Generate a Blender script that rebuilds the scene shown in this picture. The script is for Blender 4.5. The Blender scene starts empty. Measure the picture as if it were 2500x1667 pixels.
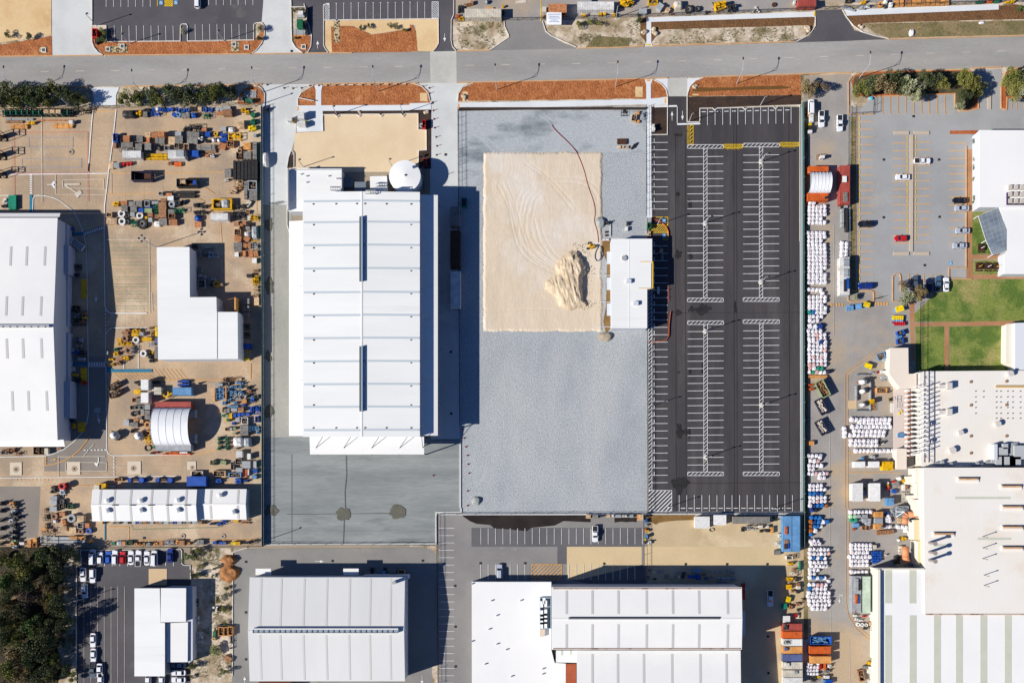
import bpy, math, random
from mathutils import Vector, noise as mn
random.seed(7)
R = math.radians
scene = bpy.context.scene
col = scene.collection
# ---------------------------------------------------------------- camera, light, exposure
S = 7.5                    # photo pixels per metre on the ground
H = 290.0                  # camera height
CX, CY = (1330-1250)/S, (833.5-1190)/S
cam = bpy.data.objects.new("camera", bpy.data.cameras.new("camera")); col.objects.link(cam)
cam.location = (CX, CY, H); cam.rotation_euler = (0, 0, 0)
WID = 2500/S
cam.data.sensor_width = 36; cam.data.lens = 36*H/WID
cam.data.shift_x = -CX/WID; cam.data.shift_y = -CY/WID
cam.data.clip_start = 1; cam.data.clip_end = 5000
scene.camera = cam
EL, AZ = R(34.1), R(19.0)      # shadows fall towards +x, slightly +y
ld = Vector((math.cos(EL)*math.cos(AZ), math.cos(EL)*math.sin(AZ), -math.sin(EL)))
sun = bpy.data.objects.new("sun", bpy.data.lights.new("sun", 'SUN')); col.objects.link(sun)
sun.data.energy = 5.0; sun.data.angle = R(0.5); sun.data.color = (1, .955, .87)
sun.rotation_euler = ld.to_track_quat('-Z', 'Y').to_euler()
w = bpy.data.worlds.new("World"); scene.world = w; w.use_nodes = True
nt = w.node_tree; nt.nodes.clear()
sky = nt.nodes.new('ShaderNodeTexSky'); sky.sky_type = 'NISHITA'; sky.sun_disc = False
sky.sun_elevation = EL
sky.sun_rotation = math.atan2(-ld.x, -ld.y)
sky.air_density = 1.0; sky.dust_density = .4; sky.ozone_density = 3.0
bg = nt.nodes.new('ShaderNodeBackground'); bg.inputs[1].default_value = .05
ow = nt.nodes.new('ShaderNodeOutputWorld')
tint = nt.nodes.new('ShaderNodeMix'); tint.data_type = 'RGBA'; tint.blend_type = 'MULTIPLY'; tint.inputs[0].default_value = 1; tint.inputs[7].default_value = (.55, .78, 1.2, 1)
nt.links.new(sky.outputs[0], tint.inputs[6]); nt.links.new(tint.outputs[2], bg.inputs[0]); nt.links.new(bg.outputs[0], ow.inputs[0])
vs = scene.view_settings; vs.view_transform = 'Standard'; vs.look = 'None'; vs.exposure = .36; vs.gamma = 1
scene.cycles.max_bounces = 5; scene.cycles.diffuse_bounces = 2; scene.cycles.transparent_max_bounces = 6
# ---------------------------------------------------------------- coordinates
def P(px, py, z=0.0):
    "point at height z seen at photo pixel (px,py)"
    x, y = (px-1250)/S, (833.5-py)/S
    k = (H-z)/H
    return (CX+(x-CX)*k, CY+(y-CY)*k)
VW = {'A0':(0,0,.2678),'A1':(500,0,.2678),'A2':(1000,0,.2678),'A3':(1500,0,.2678),'A4':(2000,0,.2678),
 'B0':(0,400,.2678),'B1':(500,400,.2678),'B2':(1000,400,.2678),'B3':(1500,400,.2678),'B4':(2000,400,.2678),
 'C0':(0,820,.2678),'C1':(500,820,.2678),'C2':(1000,820,.2678),'C3':(1500,820,.2678),'C4':(2000,820,.2678),
 'D0':(0,1240,.2723),'D1':(500,1240,.2723),'D2':(1000,1240,.2723),'D3':(1500,1240,.2723),'D4':(2000,1240,.2723),
 'a':(260,250,.1977),'b':(440,540,.2296),'c':(240,780,.2168),'d':(0,1100,.2721),'e':(490,890,.1913),
 'f':(1100,0,.2976),'g':(1800,0,.2976),'h':(1960,380,.2295),'i':(1960,740,.2295),'j':(1960,1100,.185),
 'k':(1880,1370,.1894),'l':(2040,860,.1659),'m':(2040,1120,.1786),'n':(1560,1230,.1871),'o':(0,1330,.2148),
 'p':(460,1330,.215),'q':(0,1090,.1657),'r':(640,230,.07015),'z':(0,0,1)}
def q(v, x, y):
    a = VW[v]; return (a[0]+x*a[2], a[1]+y*a[2])
def qs(v, *xy):
    return [q(v, xy[i], xy[i+1]) for i in range(0, len(xy), 2)]
# ---------------------------------------------------------------- materials
def lin(c):
    return tuple((v/255/12.92 if v <= 10 else ((v/255+.055)/1.055)**2.4) for v in c)
LM = 1.24
def alb(c):
    return tuple(min(.86, v/LM) for v in lin(c))+(1,)
MATS = {}
def mat(name, c, c2=None, sc=.08, fine=0., fs=2.2, rough=.85, st=(1,1,1), rnd=0., metal=0, bump=0, lo=.4, hi=.62, c3=None, sc3=.02, lo3=.55, hi3=.7, st3=(1,1,1), det=6, ribs=None, spec=.3):
    if name in MATS: return MATS[name]
    m = bpy.data.materials.new(name); m.use_nodes = True; MATS[name] = m
    n = m.node_tree.nodes; L = m.node_tree.links; b = n['Principled BSDF']
    b.inputs['Roughness'].default_value = rough; b.inputs['Metallic'].default_value = metal
    b.inputs['Specular IOR Level'].default_value = spec
    A = alb(c)
    pos = n.new('ShaderNodeNewGeometry').outputs['Position']
    cur = None
    def nz(scale, stretch, detail=6):
        mp = n.new('ShaderNodeMapping'); mp.inputs['Scale'].default_value = stretch; L.new(pos, mp.inputs[0])
        t = n.new('ShaderNodeTexNoise'); t.inputs['Scale'].default_value = scale; t.inputs['Detail'].default_value = detail; t.inputs['Roughness'].default_value = .62
        L.new(mp.outputs[0], t.inputs[0]); return t.outputs[0]
    def ramp(src, lo, hi):
        r = n.new('ShaderNodeMapRange'); r.inputs[1].default_value = lo; r.inputs[2].default_value = hi; L.new(src, r.inputs[0]); return r.outputs[0]
    def mix(f, a, bb, mode='MIX'):
        x = n.new('ShaderNodeMix'); x.data_type = 'RGBA'; x.blend_type = mode
        if isinstance(f, float): x.inputs[0].default_value = f
        else: L.new(f, x.inputs[0])
        for s_, v in ((6, a), (7, bb)):
            if isinstance(v, tuple): x.inputs[s_].default_value = v
            else: L.new(v, x.inputs[s_])
        return x.outputs[2]
    cur = A
    if c2: cur = mix(ramp(nz(sc, st, det), lo, hi), A, alb(c2))
    if c3: cur = mix(ramp(nz(sc3, st3, 7), lo3, hi3), cur, alb(c3))
    if fine:
        f = ramp(nz(fs, st if ribs is None else (1,1,1), 3), .3, .7)
        r = n.new('ShaderNodeMapRange'); r.inputs[3].default_value = 1-fine; r.inputs[4].default_value = 1+fine; L.new(f, r.inputs[0])
        v = n.new('ShaderNodeCombineXYZ')
        for i in range(3): L.new(r.outputs[0], v.inputs[i])
        x = mix(1.0, cur, v.outputs[0], 'MULTIPLY'); cur = x
    if ribs:      # sheeting ribs: (axis, period)
        sx = n.new('ShaderNodeSeparateXYZ'); L.new(pos, sx.inputs[0])
        ma = n.new('ShaderNodeMath'); ma.operation = 'MULTIPLY'; ma.inputs[1].default_value = 2*math.pi/ribs[1]; L.new(sx.outputs[ribs[0]], ma.inputs[0])
        sn = n.new('ShaderNodeMath'); sn.operation = 'SINE'; L.new(ma.outputs[0], sn.inputs[0])
        r = n.new('ShaderNodeMapRange'); r.inputs[1].default_value = .6; r.inputs[2].default_value = 1; r.inputs[3].default_value = 1; r.inputs[4].default_value = 1-ribs[2]; L.new(sn.outputs[0], r.inputs[0])
        v = n.new('ShaderNodeCombineXYZ')
        for i in range(3): L.new(r.outputs[0], v.inputs[i])
        cur = mix(1.0, cur, v.outputs[0], 'MULTIPLY')
    if rnd:
        oi = n.new('ShaderNodeObjectInfo')
        r = n.new('ShaderNodeMapRange'); r.inputs[3].default_value = 1-rnd; r.inputs[4].default_value = 1+rnd; L.new(oi.outputs['Random'], r.inputs[0])
        v = n.new('ShaderNodeCombineXYZ')
        for i in range(3): L.new(r.outputs[0], v.inputs[i])
        cur = mix(1.0, cur, v.outputs[0], 'MULTIPLY')
    if isinstance(cur, tuple): b.inputs['Base Color'].default_value = cur
    else: L.new(cur, b.inputs['Base Color'])
    if bump:
        t = nz(fs, st if ribs is None else (1,1,1), 3); bp = n.new('ShaderNodeBump'); bp.inputs['Strength'].default_value = 1; bp.inputs['Distance'].default_value = bump
        L.new(t, bp.inputs['Height']); L.new(bp.outputs[0], b.inputs['Normal'])
    return m
# ---------------------------------------------------------------- mesh builder
class B:
    def __init__(s): s.v = []; s.f = []
    def add(s, v, f):
        o = len(s.v); s.v += [tuple(p) for p in v]; s.f += [tuple(i+o for i in t) for t in f]; return s
    def box(s, x0, y0, z0, x1, y1, z1):
        x0, x1 = min(x0,x1), max(x0,x1); y0, y1 = min(y0,y1), max(y0,y1)
        return s.add([(x0,y0,z0),(x1,y0,z0),(x1,y1,z0),(x0,y1,z0),(x0,y0,z1),(x1,y0,z1),(x1,y1,z1),(x0,y1,z1)],
                     [(3,2,1,0),(4,5,6,7),(0,1,5,4),(1,2,6,5),(2,3,7,6),(3,0,4,7)])
    def obox(s, cx, cy, z0, lx, ly, h, a=0):
        c, n = math.cos(a), math.sin(a); pts = [(-lx/2,-ly/2),(lx/2,-ly/2),(lx/2,ly/2),(-lx/2,ly/2)]
        pts = [(cx+x*c-y*n, cy+x*n+y*c) for x, y in pts]; return s.prism(pts, z0, z0+h)
    def prism(s, pts, z0, z1):
        ar = sum(pts[i][0]*pts[(i+1)%len(pts)][1]-pts[(i+1)%len(pts)][0]*pts[i][1] for i in range(len(pts)))
        if ar < 0: pts = pts[::-1]
        n = len(pts)
        z0s = z0 if isinstance(z0, (list,tuple)) else [z0]*n; z1s = z1 if isinstance(z1, (list,tuple)) else [z1]*n
        if ar < 0:
            if isinstance(z1, (list,tuple)): z1s = z1s[::-1]
            if isinstance(z0, (list,tuple)): z0s = z0s[::-1]
        v = [(p[0],p[1],z) for p, z in zip(pts, z0s)]+[(p[0],p[1],z) for p, z in zip(pts, z1s)]
        return s.add(v, [tuple(range(n-1,-1,-1)), tuple(range(n,2*n))]+[(i,(i+1)%n,n+(i+1)%n,n+i) for i in range(n)])
    def flat(s, pts, z):
        ar = sum(pts[i][0]*pts[(i+1)%len(pts)][1]-pts[(i+1)%len(pts)][0]*pts[i][1] for i in range(len(pts)))
        if ar < 0: pts = pts[::-1]
        return s.add([(p[0],p[1],z) for p in pts], [tuple(range(len(pts)))])
    def cyl(s, cx, cy, z0, r, h, n=14, r2=None, cap=True):
        r2 = r if r2 is None else r2
        v = [(cx+r*math.cos(2*math.pi*i/n), cy+r*math.sin(2*math.pi*i/n), z0) for i in range(n)]+[(cx+r2*math.cos(2*math.pi*i/n), cy+r2*math.sin(2*math.pi*i/n), z0+h) for i in range(n)]
        f = [(i,(i+1)%n,n+(i+1)%n,n+i) for i in range(n)]
        if cap: f += [tuple(range(n-1,-1,-1)), tuple(range(n,2*n))]
        return s.add(v, f)
    def tube(s, p, t, r, n=6, r2=None):
        p, t = Vector(p), Vector(t); d = (t-p)
        if d.length < 1e-6: return s
        d.normalize(); a = d.orthogonal().normalized(); b = d.cross(a); r2 = r if r2 is None else r2
        v = [p+(a*math.cos(2*math.pi*i/n)+b*math.sin(2*math.pi*i/n))*r for i in range(n)]+[t+(a*math.cos(2*math.pi*i/n)+b*math.sin(2*math.pi*i/n))*r2 for i in range(n)]
        return s.add(v, [(i,(i+1)%n,n+(i+1)%n,n+i) for i in range(n)]+[tuple(range(n-1,-1,-1)), tuple(range(n,2*n))])
    def path(s, pts, r, n=6):
        for i in range(len(pts)-1): s.tube(pts[i], pts[i+1], r, n)
        return s
    def ring(s, cx, cy, z0, ro, ri, h, n=18):
        v = []
        for (rr, z) in ((ro,z0),(ro,z0+h),(ri,z0+h),(ri,z0)):
            v += [(cx+rr*math.cos(2*math.pi*i/n), cy+rr*math.sin(2*math.pi*i/n), z) for i in range(n)]
        f = []
        for k in range(4):
            for i in range(n):
                a, b = k*n+i, k*n+(i+1)%n; c, d = ((k+1)%4)*n+(i+1)%n, ((k+1)%4)*n+i
                f.append((a,b,c,d))
        return s.add(v, f)
    def lump(s, cx, cy, z0, rx, ry, h, seed=0, amp=.18, nu=10, nv=6, sq=2.5):
        v = []; f = []
        for j in range(nv+1):
            t = j/nv*math.pi/2
            for i in range(nu):
                u = 2*math.pi*i/nu; c, n = math.cos(u), math.sin(u)
                k = (abs(c)**sq+abs(n)**sq)**(-1/sq)
                a = 1+amp*mn.noise(Vector((c*1.7+seed*3.1, n*1.7+seed, j*.6)))*2
                rr = k*a*(math.cos(t)**.45)
                zz = h*(math.sin(t)**.8)*(1+amp*mn.noise(Vector((i*.9+seed, j*.7, seed*2.))))
                v.append((cx+rx*rr*c, cy+ry*rr*n, z0+zz))
        for j in range(nv):
            for i in range(nu): f.append((j*nu+i, j*nu+(i+1)%nu, (j+1)*nu+(i+1)%nu, (j+1)*nu+i))
        f.append(tuple(range(nv*nu, nv*nu+nu)))
        return s.add(v, f)
    def strip(s, pts, w, z, closed=False):
        n = len(pts); L, Rr = [], []
        for i in range(n):
            p = Vector(pts[i])
            a = Vector(pts[i-1]) if (i > 0 or closed) else None; b = Vector(pts[(i+1)%n]) if (i < n-1 or closed) else None
            d1 = (p-a).normalized() if a else None; d2 = (b-p).normalized() if b else None
            if d1 is None: d1 = d2
            if d2 is None: d2 = d1
            n1 = Vector((-d1.y, d1.x)); n2 = Vector((-d2.y, d2.x)); m = (n1+n2)
            if m.length < .3: m = n1.copy(); k = 1
            else: m.normalize(); k = 1/max(.4, m.dot(n1))
            L.append(p+m*k*w/2); Rr.append(p-m*k*w/2)
        v = [(p.x,p.y,z) for p in L]+[(p.x,p.y,z) for p in Rr]
        f = [(n+i, n+(i+1)%n, (i+1)%n, i) for i in range(n if closed else n-1)]
        return s.add(v, f)
    def curb(s, pts, w, z0, h, closed=False):
        t = B().strip(pts, w, 0, closed); n = len(pts)
        v = [(x,y,z0) for x,y,_ in t.v]+[(x,y,z0+h) for x,y,_ in t.v]; m = 2*n; f = []
        rg = range(n if closed else n-1)
        for i in rg:
            a, b, c, d = i, (i+1)%n, n+(i+1)%n, n+i
            f += [(m+d, m+c, m+b, m+a), (a,b,m+b,m+a), (c,d,m+d,m+c)]
        if not closed: f += [(0,m,m+n,n), (n-1,2*n-1,m+2*n-1,m+n-1)]
        return s.add(v, f)
    def mesh(s, name, m=None, smooth=False):
        me = bpy.data.meshes.new(name); me.from_pydata(s.v, [], s.f); me.update()
        if m: me.materials.append(m)
        if smooth: me.polygons.foreach_set('use_smooth', [True]*len(me.polygons))
        return me
def link(name, me, parent=None, loc=None):
    o = bpy.data.objects.new(name, me); col.objects.link(o)
    if parent: o.parent = parent
    if loc: o.location = loc
    return o
def part(name, b, m, root, smooth=False, label=None):
    "part whose mesh is in world coordinates, under an unrotated root"
    o = link(name, b.mesh(name, m, smooth), root)
    if root: o.location = (-root.location.x, -root.location.y, -root.location.z)
    if label: o['label'] = label
    return o
def sub(name, b, m, parent, smooth=False):
    "sub-part in world coordinates below a part built by part()"
    return link(name, b.mesh(name, m, smooth), parent)
def thing(name, label, cat, loc=(0,0,0), group=None):
    o = bpy.data.objects.new(name, None); col.objects.link(o); o.location = loc; o.empty_display_size = .3
    o['label'] = label; o['category'] = cat
    if group: o['group'] = group
    return o
def single(name, b, m, label, cat, group=None, smooth=False, kind=None):
    xs = [p[0] for p in b.v]; ys = [p[1] for p in b.v]; zs = [p[2] for p in b.v]
    c = ((min(xs)+max(xs))/2, (min(ys)+max(ys))/2, min(zs))
    b.v = [(p[0]-c[0], p[1]-c[1], p[2]-c[2]) for p in b.v]
    o = link(name, b.mesh(name, m, smooth), None, c); o['label'] = label; o['category'] = cat
    if group: o['group'] = group
    if kind: o['kind'] = kind
    return o
def struct(name, b, m, parent=None):
    o = link(name, b.mesh(name, m), parent)
    if parent is None: o['kind'] = 'structure'
    return o
def G(pts, z=0): return [P(x, y, z) for x, y in pts]
def rect(x0, y0, x1, y1): return [(x0,y0),(x1,y0),(x1,y1),(x0,y1)]
ZL = [0]
def ground(name, m, *polys, z=None, parent=None):
    if z is None: ZL[0] += 1; z = .003*ZL[0]
    b = B()
    for i, p in enumerate(polys): b.flat(G(p), z+.00032*i)
    return struct(name, b, m, parent), z
# ---------------------------------------------------------------- the setting: ground sheets
M_earth = mat('earth', (176,160,138), (150,138,120), sc=.02, fine=.12)
g = B(); g.flat([(-1500,-1500),(1500,-1500),(1500,1500),(-1500,1500)], -.01)
struct('ground', g, M_earth)
M_yard = mat('yard_concrete', (200,172,140), (170,150,128), sc=.07, fine=.10, fs=1.6, c3=(212,190,162), sc3=.05, lo3=.54, hi3=.64)
M_yard2 = mat('yard_grey', (150,140,130), (138,130,122), sc=.08, fine=.06)
M_conc = mat('pale_concrete', (220,221,218), (206,208,206), sc=.09, fine=.04, c3=(188,196,200), sc3=.05, lo3=.55, hi3=.75)
M_conc2 = mat('grey_concrete', (172,170,160), (156,156,148), sc=.1, fine=.07, st=(1,.35,1))
M_conc3 = mat('smeared_concrete', (156,160,159), (136,141,141), sc=.12, fine=.10, fs=1.2, st=(.22,1.6,1), c3=(116,120,121), sc3=.06, lo3=.56, hi3=.66, st3=(.35,1.5,1))
M_road = mat('road_asphalt', (172,169,165), (154,151,147), sc=.05, fine=.07, st=(.3,1.4,1), c3=(178,172,164), sc3=.04, lo3=.5, hi3=.7, st3=(.2,1.2,1))
M_cp = mat('new_asphalt', (78,74,76), (66,63,65), sc=.12, fine=.08, st=(1.6,.18,1), c3=(96,92,91), sc3=.05, lo3=.54, hi3=.72, st3=(2,.3,1))
M_cpn = mat('north_asphalt', (96,93,97), (84,82,86), sc=.07, fine=.07, c3=(122,118,116), sc3=.06, lo3=.6, hi3=.75)
M_rcp = mat('weathered_asphalt', (172,172,172), (160,160,160), sc=.05, fine=.05, c3=(190,182,172), sc3=.035, lo3=.58, hi3=.72)
M_ryard = mat('east_yard_asphalt', (170,164,158), (154,149,144), sc=.06, fine=.08, c3=(190,168,140), sc3=.035, lo3=.5, hi3=.62)
M_bcp = mat('old_asphalt', (150,146,143), (136,133,132), sc=.05, fine=.06, c3=(176,170,164), sc3=.05, lo3=.6, hi3=.74)
M_dkasph = mat('dark_asphalt', (112,110,112), (100,99,102), sc=.06, fine=.06)
M_gravel = mat('gravel', (178,182,185), (169,174,178), sc=.07, fine=.30, fs=2.4, bump=.12, det=4, c3=(187,190,190), sc3=.05, lo3=.46, hi3=.66, st3=(1,.3,1))
M_gravel2 = mat('damp_gravel', (182,187,190), (128,136,142), sc=.07, fine=.12, fs=1.3, bump=.12, st=(.7,1.6,1), lo=.5, hi=.66)
M_mulch = mat('orange_mulch', (188,118,70), (166,98,54), sc=.35, fine=.34, fs=1.7, bump=.3, c3=(206,142,92), sc3=.25, lo3=.58, hi3=.7)
M_mulch2 = mat('brown_mulch', (128,92,58), (112,78,50), sc=.3, fine=.26, fs=1.5, bump=.3)
M_soil = mat('dark_soil', (72,54,44), (58,46,40), sc=.3, fine=.3, fs=2)
M_lime = mat('limestone_pad', (236,212,176), (228,202,164), sc=.08, fine=.035, c3=(190,176,146), sc3=.045, lo3=.62, hi3=.72)
M_sandveg = mat('scrubby_sand', (222,206,184), (170,150,122), sc=.18, fine=.2, fs=1.2, lo=.42, hi=.6, c3=(120,112,76), sc3=.12, lo3=.55, hi3=.66)
M_sandbare = mat('bare_sand', (236,206,158), (222,186,136), sc=.08, fine=.08, c3=(206,166,118), sc3=.06, lo3=.6, hi3=.7)
M_lawn = mat('lawn_grass', (128,140,66), (92,116,48), sc=.12, fine=.24, fs=1.6, lo=.46, hi=.56, c3=(160,152,92), sc3=.07, lo3=.5, hi3=.62, bump=.1)
M_verge = mat('verge_grass', (124,114,76), (152,132,98), sc=.12, fine=.25, fs=1.6)
M_bush = mat('bush_floor', (72,60,42), (44,40,26), sc=.25, fine=.4, fs=1.5, c3=(170,140,108), sc3=.16, lo3=.58, hi3=.68)
M_path = mat('footpath_concrete', (232,235,237), (224,227,230), sc=.1, fine=.02)
M_brick = mat('brick_paving', (186,138,100), (170,120,84), sc=.15, fine=.10)
M_kerb = mat('kerb_concrete', (238,232,224), (222,212,200), sc=.4)
M_kerbo = mat('stained_kerb', (222,176,128), (206,160,116), sc=.3)
M_white = mat('white_paint', (246,246,246), (226,226,226), sc=.6)
M_wfade = mat('faded_white_paint', (222,212,196), (205,190,170), sc=.4)
M_yel = mat('yellow_paint', (250,206,20), (232,190,30), sc=.5)
M_oran = mat('orange_paint', (240,178,92), (226,166,88), sc=.5)
M_bluep = mat('blue_paint', (46,128,160), (40,112,146), sc=.4)
M_redp = mat('red_paint', (216,104,96))
M_grnp = mat('green_paint', (106,160,120))
M_damp = mat('damp_stain', (38,37,39), (50,48,49), sc=.4, fine=.2)
M_oil = mat('damp_mud', (100,100,88), (112,110,96), sc=.3, fine=.1)
M_conc_joint = mat('joint_tar', (104,104,102))
E = 700
def road_y(pts, x):
    for (x0,y0),(x1,y1) in zip(pts, pts[1:]):
        if x0 <= x <= x1: return y0+(y1-y0)*(x-x0)/(x1-x0)
RT = [(-E,146),(0,139),(500,134),(1000,128),(1500,118),(2000,103),(2500,89),(2500+E,66)]
RB = [(-E,218),(0,214),(500,209),(1000,203),(1500,195),(2000,180),(2500,163),(2500+E,138)]
# base sheets (broad)
ground('yard', M_yard, rect(-E,262,641,1334))
ground('yard_slab', M_yard2, qs('q',-600,585,600,585,560,1330,-600,1420), rect(108,870,262,1150))
ground('sandy_edge', M_sandveg, rect(100,1334,190,1667+E))
ground('bush_floor', M_bush, [(-E,1334),(150,1334),(158,1375),(146,1420),(128,1450),(140,1480),(158,1510),(150,1545),(140,1580),(150,1620),(142,1667),(142,1667+E),(-E,1667+E)])
ground('north_verge', M_sandveg, [(-E,0-E),(2500+E,-E)]+RT[::-1])
ground('south_verge', M_sandveg, RB+[(2500+E,260),(-E,262)])
ground('concrete_driveway', M_conc, [(641,205),(760,205),(735,222),(727,262),(722,330),(705,395),(700,500),(641,500)])
ground('side_lane', M_conc2, rect(641,500,712,1067), )
ground('loading_yard', M_conc3, [(641,1067),(1124,1067),(1124,1251),(1066,1251),(1066,1327),(641,1327)])
ground('limestone_pad', M_lime, [(720,325),(714,406),(710,420),(1028,420),(1042,366),(1042,317),(1021,317),(1021,279),(788,279),(788,322)])
ground('concrete_driveway', M_conc, [(1050,128),(1114,127),(1115,203),(1145,203),(1128,212),(1118,226),(1120,420),(1122,1071),(1052,1071),(1050,420),(1052,262),(1048,222),(1020,204),(1050,203)])
ground('gravel_yard', M_gravel, [(1119,262),(1580,259),(1580,1252),(1140,1255),(1126,1252),(1122,1071)])
ground('damp_gravel', M_gravel2, [(1121,264),(1576,261),(1576,372),(1180,374),(1180,420),(1150,460),(1121,460)])
ground('car_park', M_cp, [(1579,262),(1582,1250),(1958,1250),(1956,262),(1680,262),(1678,236),(1630,236),(1630,259)])
ground('east_yard', M_ryard, rect(1962,262,2270,1667+E))
ground('east_yard', M_ryard, [(1962,185),(2078,180),(2078,272),(1962,272)])
ground('east_car_park', M_rcp, [(2130,235),(2600,225),(2600,330),(2385,330),(2360,560),(2360,680),(2315,690),(2240,740),(2180,740),(2130,700),(2090,700),(2090,280)], rect(2380,170,2445,300))
ground('fence_strip', M_verge, rect(1960,262,1973,1560), rect(2072,285,2090,715))
ground('lawn', M_lawn, [(2228,770),(2320,682),(2500+E,682),(2500+E,780),(2228,786)], [(2234,797),(2310,797),(2310,912),(2236,912)], [(2318,797),(2460,795),(2460,912),(2318,912)], [(2373,505),(2395,505),(2420,620),(2373,622)], [(2374,636),(2451,636),(2451,670),(2374,670)])
ground('brick_path', M_brick, qs('B4',1340,1050,1340,830,1395,830,1395,1010,1867,1010,1867,1050), qs('B4',1340,830,1700,830,1690,868,1395,868), qs('B4',870,1448,1800,1430,1800,1475,870,1480), qs('B4',1140,1475,1182,1475,1180,1900,1142,1900), qs('B4',820,1250,868,1250,868,1800,840,1800), rect(2359,365,2373,624))
ground('bottom_car_park', M_bcp, [(1070,1257),(1580,1254),(1580,1425),(1150,1425),(1152,1667+E),(1070,1667+E)])
ground('parking_bays', M_dkasph, qs('D2',555,175,2090,175,2090,345,1410,345,1410,500,1325,500,1325,345,555,345), qs('D3',0,505,260,505,260,680,-200,680,-420,640,-420,505))
M_mudpad = mat('sandy_concrete', (212,189,152), (198,175,138), sc=.06, fine=.07, c3=(224,204,168), sc3=.05, lo3=.52, hi3=.64)
ground('rear_yard', M_mudpad, [(1580,1254),(1962,1254),(1962,1700),(1935,2300),(1800,2300),(1800,1425),(1580,1425)])
ground('rear_slab', mat('pale_sandy_concrete', (222,198,156), (212,188,148), sc=.05, fine=.05), qs('D2',1410,345,2080,345,2080,505,1520,640,1410,640), qs('D3',262,345,1500,345,1560,500,1560,520,262,515))
ground('bottom_driveway', mat('bottom_drive_asphalt', (150,147,142),(138,136,132), sc=.06, fine=.05, c3=(168,160,148), sc3=.05, lo3=.6, hi3=.72), [(570,1350),(578,1340),(1066,1335),(1066,1667+E),(566,1667+E),(567,1400)])
ground('dry_verge', M_sandveg, [(470,1336),(578,1338),(567,1350),(566,1667+E),(465,1667+E),(465,1380)], qs('D2',0,345,100,345,200,370,245,420,245,330,0,330), qs('D2',200,1420,262,1405,262,1800,215,1800))
ground('small_car_park', M_cpn, [(198,1341),(444,1339),(444,1378),(466,1379),(466,1667+E),(187,1667+E),(186,1383),(198,1382)])
# parcels along the north of the road
ground('north_car_park', M_cpn, qs('A0',842,-400,2300,-400,2300,385,975,385,970,240,842,240), qs('A1',400,-400,560,-400,520,200,450,215,450,375,400,375), qs('A1',785,-400,2300,-400,2300,180,1085,188,1085,430,1130,490,905,490,960,440,970,330,910,80,785,70))
ground('concrete_entry', M_conc, qs('A0',468,-400,840,-400,840,340,862,440,965,520,480,525), qs('A1',565,-400,785,-400,795,380,900,492,415,503,530,410,550,230,520,200))
ground('mulch_bed', M_mulch, qs('A0',-40,420,470,330,478,522,-40,522), qs('A0',845,345,975,388,2000,380,2000,515,965,518,870,430), qs('A1',-10,380,450,372,545,250,520,400,415,500,-10,508), qs('A1',1150,250,1240,240,1350,240,1520,320,1867,270,1880,480,1160,487), qs('A2',-10,240,30,230,60,300,75,470,-10,475), qs('A1',800,330,965,330,960,440,900,488,830,420))
ground('bare_sand', M_sandbare, qs('A0',-400,-400,468,-400,470,320,-40,400,-400,400), qs('A1',1090,195,1870,185,1870,265,1520,315,1350,235,1150,245,1160,485,1130,485,1090,420), qs('A2',0,182,258,182,262,400,220,470,75,470,55,230,0,225))
ground('entry_asphalt', M_bcp, qs('A2',865,195,1210,195,1240,290,1380,390,1520,440,1500,452,740,465,905,340,900,320,860,215))
ground('service_road', M_cpn, qs('A2',265,-400,405,-400,385,180,375,370,420,470,215,475,265,400), [(1990,26),(2056,24),(2085,75),(2168,97),(1990,104),(1900,107),(1975,90),(1990,72)])
ground('north_yard', M_ryard, qs('A2',420,-400,6200,-400,6200,20,3790,30,3735,90,3450,100,2170,155,1210,195,420,200))
ground('mulch_verge', M_mulch2, qs('A3',235,165,1830,155,1800,280,1750,330,1740,235,400,275,385,330,335,388,285,388,235,320), qs('A4',240,145,1800,45,1867,60,1867,180,1500,185,400,215,350,265))
ground('grassy_verge', M_verge, qs('A4',400,220,1867,190,1867,320,640,350,500,300), qs('A2',1700,330,2000,350,2000,430,1600,440))
# road
b = B(); b.flat(G(RT+RB[::-1]), .003*(ZL[0]+2)); rd = struct('road', b, M_road); ZR = .003*(ZL[0]+2)
ground('road_crossing', mat('worn_concrete',(205,203,194),(192,190,182),sc=.15,fine=.05), [(1050,127),(1114,126),(1115,203),(1051,204)], [(1630,192),(1678,190),(1678,236),(1630,236)], z=ZR+.002)
ZL[0] += 4
ground('mulch_bed', M_mulch, qs('A1',855,965,850,900,880,850,990,785,1012,830,1012,965), qs('A1',1065,830,1080,785,1870,772,1870,960,1065,965), qs('A2',0,770,70,772,150,820,185,920,180,940,0,960),
  qs('A2',440,915,445,860,485,800,580,760,1870,735,1870,905,440,925), qs('A3',0,730,270,725,290,760,290,905,0,900), qs('A3',335,735,400,740,470,820,485,880,335,905), qs('A3',670,870,680,820,740,740,820,712,1700,685,1700,870,670,880), qs('A1',400,790,490,795,540,850,545,930,500,955,300,955,300,900,350,820))
ground('mulch_bed', mat('kerb_mulch',(190,104,60),(170,90,50),sc=.3,fine=.2), qs('A4',290,740,330,690,500,660,1350,640,1430,700,1440,800,1450,990,1300,1010,1240,980,1235,860,500,880,320,880), qs('A4',1655,760,1700,660,1780,630,1900,620,1900,900,1710,900,1705,1000,1655,1000), qs('A4',1190,1195,1440,1190,1440,1225,1190,1225))
ground('bed_litter', mat('leaf_litter',(104,92,62),(74,68,44),sc=.4,fine=.3), qs('A4',320,705,600,668,1340,650,1410,720,1415,800,1400,985,1265,985,1245,850,420,862,300,850), qs('A4',1690,690,1790,645,1867,640,1867,880,1700,880))
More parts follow.
